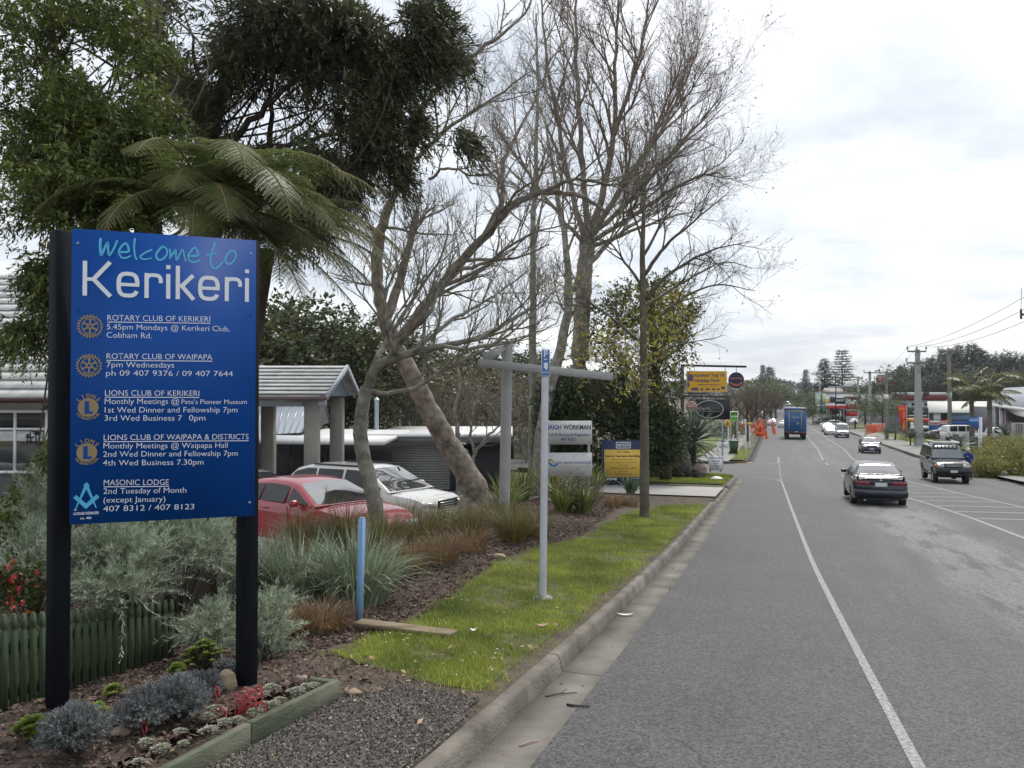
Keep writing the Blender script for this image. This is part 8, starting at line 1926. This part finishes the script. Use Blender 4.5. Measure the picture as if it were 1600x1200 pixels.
for k, (x, y, r) in enumerate(RS):
    px, py = zs(x, y); b = GR(px, py+7, .07)+(0, 0, .022); rr = 1.75*r/2.727*b[1]/FPX; m = MB()
    for i in range(5): a = i*2.4+k; rosette(m, b+np.array((math.cos(a)*rr*.5, math.sin(a)*rr*.5, rr*.15)) if i else b+np.array((0, 0, rr*.3)), rr*.62, 24, w=.36)
    tag(obj('succulent_rosette', m, L_ROS, org=b), 'pale cream green succulent cushion on the bark inside the edging boards', 'succulent', 'pale succulent cushions along the edging')
for k, (x, y, x1, y1, n, lab) in enumerate(((1012, 985, 1075, 890, 9, 'arching red succulent flower stalks at the foot of the right sign post'), (618, 1075, 605, 1000, 1, 'single red flower stalk in front of the grey lavender'), (958, 985, 965, 915, 3, 'thin pinkish flower stalks left of the right sign post'))):
    p0, p1 = zs(x, y), zs(x1, y1); b = GR(*p0, .07); t_ = AT(p1[0], p1[1], b[1]); m = MB()
    for i in range(n): j = rng.normal(size=3)*.018*(n > 1); q = b+j*.6; e = t_+j*1.6; hgt = e[2]-b[2]; m.tube(smoothpts([q, q*.5+e*.5+(-.01, 0, .02), e, e+np.array((.02, 0, -.012)), e+np.array((.024, 0, -.05))], 4), .0035 if n > 3 else .0028, 5); m.tube([e+np.array((.022, 0, -.03)), e+np.array((.024, 0, -.055))], [.006, .004], 5)
    tag(obj('flower_stalks', m, mat('stalk_red', (.42, .05, .05), .6, .2, 8), org=b), lab, 'flower')
# ---- silver wormwood shrubs
def plumes(name, label, bls, n, L_, base, m_=None, cat='shrub', droop=.35, ll=.058, lw=.0068, nl=44, upb=.9, group='silver leaved shrubs'):
    m = MB(); s_ = MB(); cs = []
    for bl in bls: cs.append(blob(*bl))
    c = np.concatenate(cs); ctr = base+np.array((0, 0, .1)); d = nrm((c-ctr)*np.array((1, 1, .5))+rng.normal(size=c.shape)*.22+UP*upb*.5)
    d = nrm(d+rng.normal(size=d.shape)*.3); m.add(*sprays(c, d, L_*rng.uniform(.9, 1.8, len(c)), nl, ll, lw, droop, 34, .1))
    for i in rng.choice(len(c), min(50, len(c)), replace=False): s_.tube([ctr, (ctr+c[i])/2, c[i]], [.010, .007, .004], 4, False)
    t = thing(name, label, cat, base, 0, group); obj('foliage', m, m_ or L_SIL, t, org=base); obj('stems', s_, TWIG_D, t, org=base); return t
plumes('silver_shrub', 'big silver leaved shrub spilling over the picket fence', [(185, 880, 70, 46, 5.95, .25, 260), (135, 890, 35, 48, 5.9, .25, 100), (170, 930, 60, 32, 5.6, .15, 110)], 0, .26, GY(180, 6.1)); plumes('silver_shrub', 'silver leaved shrub behind the lower edge of the blue panel', [(265, 860, 60, 45, 6.4, .3, 200), (320, 860, 40, 42, 6.6, .3, 130), (245, 915, 45, 40, 6.2, .2, 80)], 0, .26, GY(280, 6.6)); plumes('silver_shrub', 'silver leaved shrub left of the left sign post', [(48, 880, 36, 60, 6.0, .3, 130), (70, 810, 26, 50, 6.4, .2, 80)], 0, .24, GY(50, 6.2)); plumes('silver_shrub', 'silver leaved shrub at the right end of the picket fence', [(330, 990, 42, 40, 5.9, .2, 130)], 0, .2, GR(330, 1030)); plumes('silver_shrub', 'silver leaved shrub right beside the right sign post', [(415, 1000, 34, 42, 5.8, .2, 140), (425, 960, 20, 22, 5.8, .1, 30)], 0, .17, GR(415, 1050))
b = GY(22, 6.1); q = blob(20, 925, 38, 45, 5.6, .2, 130); q2 = blob(25, 915, 40, 42, 5.5, .2, 34); rd = MB(); rd.add(*sprays(q2, rdir(len(q2)), .05, 7, .03, .022, .2)); leafy('red_flowering_shrub', 'shrub with orange red blossoms at the left edge above the fence', 'shrub', b, [(20, 925, 38, 45, 5.6, .2, 130)], .14, 10, .05, .028, L_BUSH, gf=4, gth=-2, extra=('blossoms', rd, L_RED))

# ---- backdrop trees: prototypes copied with size and turn
def proto_broad(name, label, m_, H_, W_, n, ll, seed, bark=BARK_B, group=None, tall=.62, gf=.55, gth=-.7):
    r = np.random.default_rng(seed); cs = []
    nb = 9
    for i in range(nb): a = i*2.4; rad = W_*.30*math.sqrt((i+.5)/nb)*1.5; cz = H_*(tall+.25*r.random()-.22*(i/nb)); q = nrm(r.normal(size=(n//nb, 3)))*(.35+.65*r.random((n//nb, 1)))**.5; cs.append(np.array((math.cos(a)*rad, math.sin(a)*rad, cz))+q*np.array((W_*.24, W_*.24, H_*.19)))
    c = np.concatenate(cs); c = c[gate(c, gf*8/H_*1.6, gth, seed)]; d = nrm((c-np.array((0, 0, H_*.5)))+r.normal(size=c.shape)*W_*.25)
    m = MB(); m.add(*sprays(c, d, ll*2.2, 9, ll, ll*.5, .25, 60)); k = MB(); k.tube([(0, 0, -.3), (0.1, 0, H_*.35), (0, .1, H_*.75)], [H_*.022, H_*.016, H_*.005], 8)
    for i in range(8): a = i*2.4; k.tube([(0.05, 0, H_*(.3+.04*i)), (math.cos(a)*W_*.16, math.sin(a)*W_*.16, H_*(.5+.03*i)), (math.cos(a)*W_*.3, math.sin(a)*W_*.3, H_*(.6+.03*i))], [H_*.009, H_*.006, H_*.002], 5, False)
    t = thing(name, label, 'tree', (0, 0, 0), 0, group); obj('trunk', k, bark, t); obj('crown', m, m_, t); return t
def proto_conifer(name, label, m_, H_, W_, seed, tiers=22, ll=.55, group=None, ragged=.25, layered=False):
    r = np.random.default_rng(seed); m = MB(); k = MB(); k.tube([(0, 0, -.3), (0, 0, H_)], [H_*.018, .03], 8)
    for i in range(tiers):
        u = (i+.5)/tiers; z = H_*(.10+.90*u); rad = W_*.5*(1-u)**(.8 if not layered else .75)*(1+ragged*r.normal()*.6)+.25; nb = int(9+6*(1-u))
        for j in range(nb):
            a = j*2*math.pi/nb+r.uniform(-.3, .3)+i; LL = rad*r.uniform(.7, 1.15); up = (.10 if layered else -.12); ns = max(3, int(LL/(ll*.42)))
            s_ = (np.arange(ns)+.6)/ns; c = np.stack([np.cos(a)*LL*s_, np.sin(a)*LL*s_, z+LL*up*s_**1.5+r.normal(size=ns)*.05], -1); k.tube([(0, 0, z), (math.cos(a)*LL, math.sin(a)*LL, z+LL*up)], [.05, .015], 3, False)
            dd = np.broadcast_to(np.array((math.cos(a), math.sin(a), .1)), c.shape)+r.normal(size=c.shape)*(.25 if layered else .5)*np.array((1, 1, .4 if layered else 1)); m.add(*sprays(c, dd, ll, 7, ll*.6, ll*.16, .1, 50, flat=.7 if layered else 0))
    t = thing(name, label, 'tree', (0, 0, 0), 0, group); obj('trunk', k, BARK_B, t); obj('crown', m, m_, t); return t
def place(t, px, Y, py_top, H_, first, label=None, wide=1.0):
    b = GY(px, Y); h = AT(px, py_top, Y)[2]-b[2]; s_ = h/H_; sc = (s_*wide, s_*wide, s_)
    if first: t.location = b; t.scale = sc; t.rotation_euler = (0, 0, rng.uniform(0, 6)); return t
    return dup(t, b, rng.uniform(0, 6.28), label, None, sc)
# right skyline forest
pa = proto_conifer('pine_tree', 'dark pointed pine in the forest on the right skyline', L_CON, 20, 8.5, 1, 26, 1.15, 'trees of the forest on the right skyline', .5)
pb = proto_broad('gum_tree', 'dark loose crowned gum in the forest on the right skyline', L_EUC, 20, 13, 760, .62, 2, BARK_B, 'trees of the forest on the right skyline', .66, .6, -.3)
f1 = f2 = True
SK = [(1395, 240, 578, 'b'), (1408, 235, 572, 'a'), (1420, 230, 568, 'b'), (1432, 240, 570, 'a'), (1444, 232, 566, 'b'), (1456, 245, 560, 'a'), (1466, 235, 552, 'b'), (1474, 240, 546, 'a'), (1492, 235, 545, 'a'), (1500, 245, 540, 'a'), (1510, 232, 552, 'b'), (1518, 228, 538, 'a'), (1528, 240, 544, 'a'), (1536, 230, 548, 'a'), (1546, 235, 553, 'b'), (1556, 240, 556, 'b'), (1566, 232, 550, 'b'), (1576, 240, 555, 'b'), (1586, 236, 552, 'b'), (1597, 230, 556, 'b'), (1608, 240, 550, 'a'), (1620, 235, 555, 'b'), (1402, 215, 592, 'b'), (1425, 212, 588, 'b'), (1450, 215, 584, 'b'), (1480, 215, 575, 'b'), (1505, 214, 572, 'b'), (1530, 210, 576, 'b'), (1555, 214, 578, 'b'), (1580, 212, 575, 'b'), (1604, 214, 578, 'b'), (1440, 225, 578, 'a'), (1515, 220, 570, 'a'), (1590, 225, 570, 'a')]
for px, Y, py, k in SK:
    if k == 'a': place(pa, px, Y, py, 20, f1, wide=1.2); f1 = False
    else: place(pb, px, Y, py, 20, f2, wide=1.1); f2 = False
nf = proto_conifer('norfolk_pine', 'tall layered conifer standing alone above the service station', L_CON, 20, 10, 7, 22, 1.25, None, .12, True); place(nf, 1316, 225, 547, 20, True, wide=1.15)
dm = proto_conifer('conifer_tree', 'broad dark conifer left of the tall layered one', L_CON, 20, 12, 9, 24, 1.3, None, .5); place(dm, 1288, 228, 562, 20, True, wide=1.1)
place(pa, 1259, 330, 578, 20, False, 'small dark pointed conifer at the far end of the street'); place(pa, 1203, 260, 574, 20, False, 'dark pointed conifer above the bare trees on the left of the street', 1.4); place(pa, 1192, 300, 571, 20, False, 'thin layered conifer tip above the bare trees on the left', .8)
# mid distance trees, right side
rb = proto_broad('round_tree', 'dense round green tree behind the slim timber pole', L_BUSH, 9, 8, 1500, .26, 4, tall=.55, gf=.8, gth=-1.1); place(rb, 1379, 112, 612, 9, True, wide=1.25)
dkt = proto_broad('dark_tree', 'dark upright tree top behind the dense round tree', L_IVY, 12, 7, 900, .3, 5, tall=.6, gf=.8, gth=-1.0); place(dkt, 1384, 130, 568, 12, True); place(dkt, 1352, 128, 610, 12, False, 'dark tree left of the dense round tree', 1.5); place(rb, 1345, 190, 590, 9, False, 'olive green tree beside the far grey-blue house', 1.0)
place(rb, 1300, 230, 600, 9, False, 'rounded tree under the broad dark conifer', 1.3); place(rb, 1265, 210, 606, 9, False, 'rounded tree by the street banner on the right side', 1.5); place(rb, 1255, 160, 628, 9, False, 'low green tree right of the blue truck roof', 1.2); place(rb, 1270, 147, 626, 9, False, 'leafy tree at the left side of the service station', 1.2); place(rb, 1278, 190, 608, 9, False, 'rounded tree behind the lime banner', 1.2)
place(rb, 1440, 160, 625, 9, False, 'low bush behind the concrete pole', 1.6); place(dkt, 1424, 116, 640, 12, False, 'dark shrub next to the red feather flag', 2.0); place(dkt, 1398, 86, 664, 12, False, 'low dark shrub at the foot of the red feather flag', 3.0)
place(dkt, 1422, 73.5, 668, 12, False, 'dark shrub left of the concrete pole base', 2.0); place(dkt, 1449, 73.5, 672, 12, False, 'dark shrub right of the concrete pole base', 1.8)
# bare trees on the left of the street
w = Wood(); base0 = np.zeros(3)
p, r = w.limb([(0, 0, -.2), (.05, 0, 1.2), (0, .1, 2.4), (.1, 0, 3.6)], .22, .10, 8, .02); cfgX = [(12, 3.2, 48, .12, .4, 4), (8, 1.5, 42, .15, .3, 3), (7, .8, 40, .18, .2, 3)]; w.sprout(p, r, cfgX, 0, .3)
bt = thing('bare_tree', 'brown leafless tree on the left of the street behind the hanging signs', 'tree', (0, 0, 0), 0, 'leafless trees along the left of the street'); obj('trunk', w.big, BARK_B, bt); obj('crown', w.fine, mat('brown_twigs', (.12, .088, .066), .9, .25, 3), bt)
BT = [(1168, 82, 590, None), (1150, 90, 596, 'brown leafless tree nearest the round navy sign'), (1182, 105, 582, 'brown leafless tree over the road works sign'), (1195, 125, 588, 'brown leafless tree above the motorhome'), (1205, 150, 594, 'small brown leafless tree furthest down the left side'), (1175, 130, 580, 'brown leafless tree behind the one over the road works'), (1140, 110, 590, 'brown leafless tree partly behind the yellow sign'), (1212, 190, 600, 'tiny leafless tree at the far left of the street')]
for k, (px, Y, py, lab) in enumerate(BT): place(bt, px, Y, py, 7.0, k == 0, lab, 1.1)
place(rb, 1212, 210, 596, 9, False, 'dark green tree at the far left end of the street', 1.2); place(rb, 1200, 240, 585, 9, False, 'russet green tree behind the leafless ones', 1.6); place(rb, 1222, 330, 604, 9, False, 'far green tree left of the street banner', 1.4); place(rb, 1130, 70, 648, 9, False, 'low green shrub behind the black hanging sign', 1.4)
# backdrop on the left: bush behind the cars and hill trees
sc_ = Wood()
for i in range(40):
    px = rng.uniform(570, 850); b_ = GY(px, rng.uniform(45.5, 52)); p, r = sc_.limb([b_, b_+np.array((rng.normal()*.3, 0, 2.2)), b_+np.array((rng.normal()*.8, 0, 4.0+1.6*rng.random()))], .07, .02, 5, .03); sc_.sprout(p, r, [(11, 1.9, 40, .15, .3, 3), (8, .9, 40, .18, .2, 3)], 0, .1)
b = GY(690, 46); t = thing('brush_thicket', 'grey brown leafless thicket behind the low restaurant building', 'thicket', b); obj('stems', sc_.big, BARK_G, t, org=b); obj('twigs', sc_.fine, mat('thicket_twigs', (.17, .15, .115), .9, .3, 2), t, org=b)
hb_ = proto_broad('hill_tree', 'green tree on the slope behind the restaurant', leafmat('slope_leaves', (.028, .042, .013), (.075, .09, .032), .4), 10, 9, 1000, .34, 6, tall=.55, gf=.8, gth=-.9, group='trees on the slope behind the restaurant')
HT = [(420, 58, 505), (470, 62, 490), (520, 58, 500), (560, 66, 520), (610, 75, 530), (680, 78, 522), (760, 80, 512), (800, 90, 535), (840, 85, 540), (390, 50, 440), (432, 46, 418), (480, 44, 438), (535, 46, 462), (340, 60, 500), (450, 50, 560), (400, 48, 540), (520, 48, 575), (660, 95, 520), (860, 70, 590), (880, 90, 560), (560, 90, 500)]
for k, (px, Y, py) in enumerate(HT): place(hb_, px, Y, py, 10, k == 0, None, rng.uniform(1.0, 1.4))
bk = proto_broad('hill_tree', 'dull brownish tree on the slope behind the tilted grey bar', leafmat('dull_leaves', (.085, .075, .035), (.15, .13, .06)), 8, 8, 700, .3, 8, tall=.5, group='brownish trees behind the grey bar'); 
for k, (px, Y, py) in enumerate([(720, 62, 560), (760, 66, 555), (655, 60, 545), (590, 56, 520), (800, 60, 590), (840, 62, 600), (780, 74, 535), (630, 70, 515)]): place(bk, px, Y, py, 8, k == 0, None, 1.3)
# palms
def palm(label, px, Y, py_c, n, L_, group):
    b = GY(px, Y); c = AT(px, py_c, Y); m, s_ = MB(), MB()
    for i in range(n):
        a = i*2.4+rng.uniform(-.3, .3); el = R(rng.uniform(5, 78)); u = np.linspace(0, 1, 12); e = el-R(75)*u**1.3; dh = np.array((math.cos(a), math.sin(a), 0)); d = np.cos(e)[:, None]*dh+np.sin(e)[:, None]*UP; LL = L_*rng.uniform(.8, 1.1); p = c+np.concatenate([[np.zeros(3)], np.cumsum(d[:-1]*LL/11, axis=0)]); s_.tube(p, np.linspace(.05, .015, 12), 4, False)
        un = np.linspace(.12, .99, 40); q = np.stack([np.interp(un, u, p[:, k]) for k in range(3)], -1); tn = np.stack([np.interp(un, u, d[:, k]) for k in range(3)], -1); sd_ = np.cross(dh, UP)
        for sg in (-1, 1): ax = nrm(sg*sd_*.8+tn*.7-UP*.55+rng.normal(size=q.shape)*.12); m.add(*leafquads(q, ax, nrm(np.cross(ax, UP)), LL*.30*np.sin(un*math.pi*.9+.25), .05))
    k = MB(); k.tube([b, c-(0, 0, .8)], [.2, .15], 10); k.tube([c-(0, 0, .9), c+(0, 0, .1)], [.2, .12], 10); t = thing('palm_tree', label, 'palm', b, 0, group); obj('trunk', k, mat('palm_trunk', (.13, .115, .095), .9, .2, 3), t, org=b); obj('fronds', m, L_PALM, t, org=b); obj('frond_ribs', s_, mat('palm_rib', (.14, .15, .05), .7, .2, 3), t, org=b)
palm('palm left of the blue blade sign, with a pale new spear', 1518, 62, 608, 18, 2.4, 'palms on the right'); palm('palm right of the white post, in front of the grey roof', 1546, 60, 620, 17, 2.2, 'palms on the right'); palm('palm cut off by the right picture edge', 1612, 60, 605, 15, 2.2, 'palms on the right')
# right hedge
hb2 = GY(1580, 39); hm = MB(); q = np.concatenate([blob(px, py, 26, 15, Y, 1.0, 240, .4) for px, py, Y in ((1525, 722, 40), (1550, 712, 40.5), (1545, 730, 38.5), (1575, 722, 39), (1600, 715, 39), (1580, 700, 42), (1610, 735, 37.5), (1640, 720, 38), (1560, 698, 44), (1600, 695, 44), (1665, 730, 38), (1530, 738, 38.5))]); hm.add(*sprays(q, nrm(rdir(len(q))+UP*.8), .35, 11, .14, .03, .25, 45)); t = thing('hedge', 'rough yellow green grassy hedge by the footpath at the right edge', 'hedge', hb2); obj('foliage', hm, L_HEDGE, t, org=hb2)
for k, (px, py, lab) in enumerate(((1545, 745, 'tall yellow green grass clump at the near end of the hedge'), (1590, 742, 'tall yellow green grass clump in front of the hedge at the right'))):
    clump('grass_clump', lab, 'grass tussock', px, py, 300, 24, 26, .03, L_HEDGE, .7, .4)
# litter one can point at
for k, (pts, r, mt, lab) in enumerate((((852, 1090, 875, 1087, 902, 1084), .005, 'TWIG_D', 'thin bent twig lying across the kerb channel'), ((886, 1103, 900, 1106, 921, 1105), .009, 'BLK', 'short dark stick on the asphalt edge beside the channel'), ((812, 1168, 826, 1164, 840, 1160), .006, 'DRY', 'pale dry stick in the channel nearest the camera'))):
    q = [GR(pts[i], pts[i+1])+(0, 0, .008+.006*(i == 2)) for i in (0, 2, 4)]; m = MB(); m.tube(smoothpts(q, 4), r*np.linspace(1, .6, 9), 6)
    if k == 0: m.tube([q[1], q[1]+np.array((.05, .06, .01))], .003, 4)
    tag(obj('stick', m, {'TWIG_D': TWIG_D, 'BLK': M_BLACK, 'DRY': MATS['dry_leaves']}[mt], org=q[0]), lab, 'stick')
for k, (px, py, L_, w_, m_, nm, lab) in enumerate(((977, 963, .17, .05, M_WHITE, 'paper_scrap', 'white paper scrap lying in the kerb channel'), (848, 985, .13, .06, MATS['dry_leaves'], 'dry_leaf', 'large curled dry leaf on the lawn right of the slim pole'), (740, 993, .06, .05, M_WHITE, 'paper_scrap', 'small white scrap on the lawn beyond the end of the plank'), (766, 872, .12, .05, MATS['dry_leaves'], 'dry_leaf', 'large dry leaf on the bark beside the pale flat stone'))):
    c = GR(px, py)+(0, 0, .012 if k == 0 else .04); a = rng.uniform(-.5, .5); u = np.linspace(-1, 1, 7); m = MB(); m.loft([[c+np.array((math.cos(a)*x*L_/2, math.sin(a)*x*L_/2+s_*w_*.5*(1-x*x*.8), .018*x*x+.006*abs(s_))) for s_ in (-1, 0, 1)] for x in u], False, False); tag(obj(nm, m, m_, org=c), lab, 'litter')
# grass patches beyond and their blades
M_FGR = mat('far_grass', (.085, .115, .022), .9, .3, 3, bump=.3, bscale=20, col2=(.14, .165, .04))
struct('corner_lawn', grid_mesh(np.arange(30.2, 38.2, .25), np.arange(-6, -1.66, .25), lambda s, t: terr(s, t)+.01, lambda s, t: (s < 35.8+np.sqrt(np.clip(3.1**2-(np.clip(-1.5-t, 0, 3.1)-3.1)**2, 0, 10))*1.0-.3)), M_FGR, True)
struct('far_verge', grid_mesh(np.arange(53, 110, .5), np.arange(-12, -1.66, .33), lambda s, t: terr(s, t)+.01, lambda s, t: (t < -4.6) | ((t > -2.6) & (s < 66))), M_FGR, True)
struct('far_footpath', grid_mesh(np.arange(50.5, 130, .5), [-4.6, -3.6, -2.6], lambda s, t: terr(s, t)+.014), M_FOOT, True)
struct('right_verge', grid_mesh(np.arange(60, 150, 1), np.arange(12.4, 16, .4), lambda s, t: terr(s, t)+.01), M_FGR, True)
struct('right_forecourt', grid_mesh(np.arange(44, 175, 2), np.arange(16, 60, 4), lambda s, t: terr(s, t)+.012), M_PARKLOT, True)
for nm, lab, n, S0, S1, T0, T1, hgt in (('corner_grass', 'short grass blades on the side street corner', 26000, 30.3, 38, -5.5, -1.7, .07), ('far_grass', 'short grass blades on the far left verge', 16000, 53, 68, -9, -1.7, .10), ('right_grass', 'short grass blades on the right verge by the poles', 16000, 60, 100, 12.5, 16, .12)):
    s = rng.uniform(S0, S1, n); t = rng.uniform(T0, T1, n)
    if nm == 'far_grass': k = (t < -4.7) | (t > -2.5); s, t = s[k], t[k]
    if nm == 'corner_grass': k = s < 35.8+np.sqrt(np.clip(3.1**2-(np.clip(-1.5-t, 0, 3.1)-3.1)**2, 0, 10))-.4; s, t = s[k], t[k]
    g = MB(); v, f4, f3 = blades(s, t, hgt*rng.uniform(.5, 1, len(s)), .012, .8); g.add(v, f4); g.f.append(f3); g.m.append(np.zeros(len(f3), int)); tag(obj(nm, g, M_GRASS), lab, 'grass', kind='stuff')
# distant hill beyond the street end and broken woods on it
hl = MB(); xs_ = np.linspace(-900, 1500, 120); rows = []
for Yh, hh in ((620, 0.0), (760, 1.0), (1000, 1.0), (1300, .4)):
    rows.append([(x_, Yh, (EYE-4)+hh*(16+5*math.sin(x_*.011+1)+3*math.sin(x_*.031)+2*math.sin(x_*.083))*(Yh/800)) for x_ in xs_])
k = len(xs_); i = np.arange(3)[:, None]*k; j = np.arange(k-1)[None, :]; hl.add(np.array(rows).reshape(-1, 3), np.stack([i+j, i+j+1, i+k+j+1, i+k+j], -1).reshape(-1, 4)); struct('hills', hl, mat('hill_forest', (.03, .042, .03), .95, .4, .05, bump=1, bscale=.15, col2=(.06, .07, .05)), True)
hw = MB(); n = 9000; x_ = rng.uniform(-500, 900, n); y_ = 640+rng.random(n)**1.5*200; u = (y_-620)/140; z_ = (EYE-4)+np.clip(u, 0, 1)*(16+5*np.sin(x_*.011+1)+3*np.sin(x_*.031)+2*np.sin(x_*.083))*(y_/800); c = np.stack([x_, y_, z_], -1); c = c[gate(c, .05, -.8)]; hw.add(*sprays(c, nrm(rdir(len(c))+UP), 5, 8, 4.0, 2.4, .1, 60)); tag(obj('far_woods', hw, L_EUC), 'far off woods covering the hill at the end of the street', 'woods', kind='stuff')
# ------------------------------------------------------------ the air: a closed box of thin even haze round everything
m = MB(); m.box((150, 720, 8), (2300, 1560, 84)); hz = obj('haze', m, [])
mh_ = bpy.data.materials.new('haze_air'); mh_.use_nodes = True; nt = mh_.node_tree; nt.nodes.clear()
o_ = nt.nodes.new('ShaderNodeOutputMaterial'); pv = nt.nodes.new('ShaderNodeVolumePrincipled'); pv.inputs['Color'].default_value = (.88, .92, .97, 1); pv.inputs['Density'].default_value = .00022
nt.links.new(pv.outputs[0], o_.inputs['Volume']); hz.data.materials.clear(); hz.data.materials.append(mh_); hz['kind'] = 'stuff'; hz['label'] = 'thin pale haze in the air over the street'
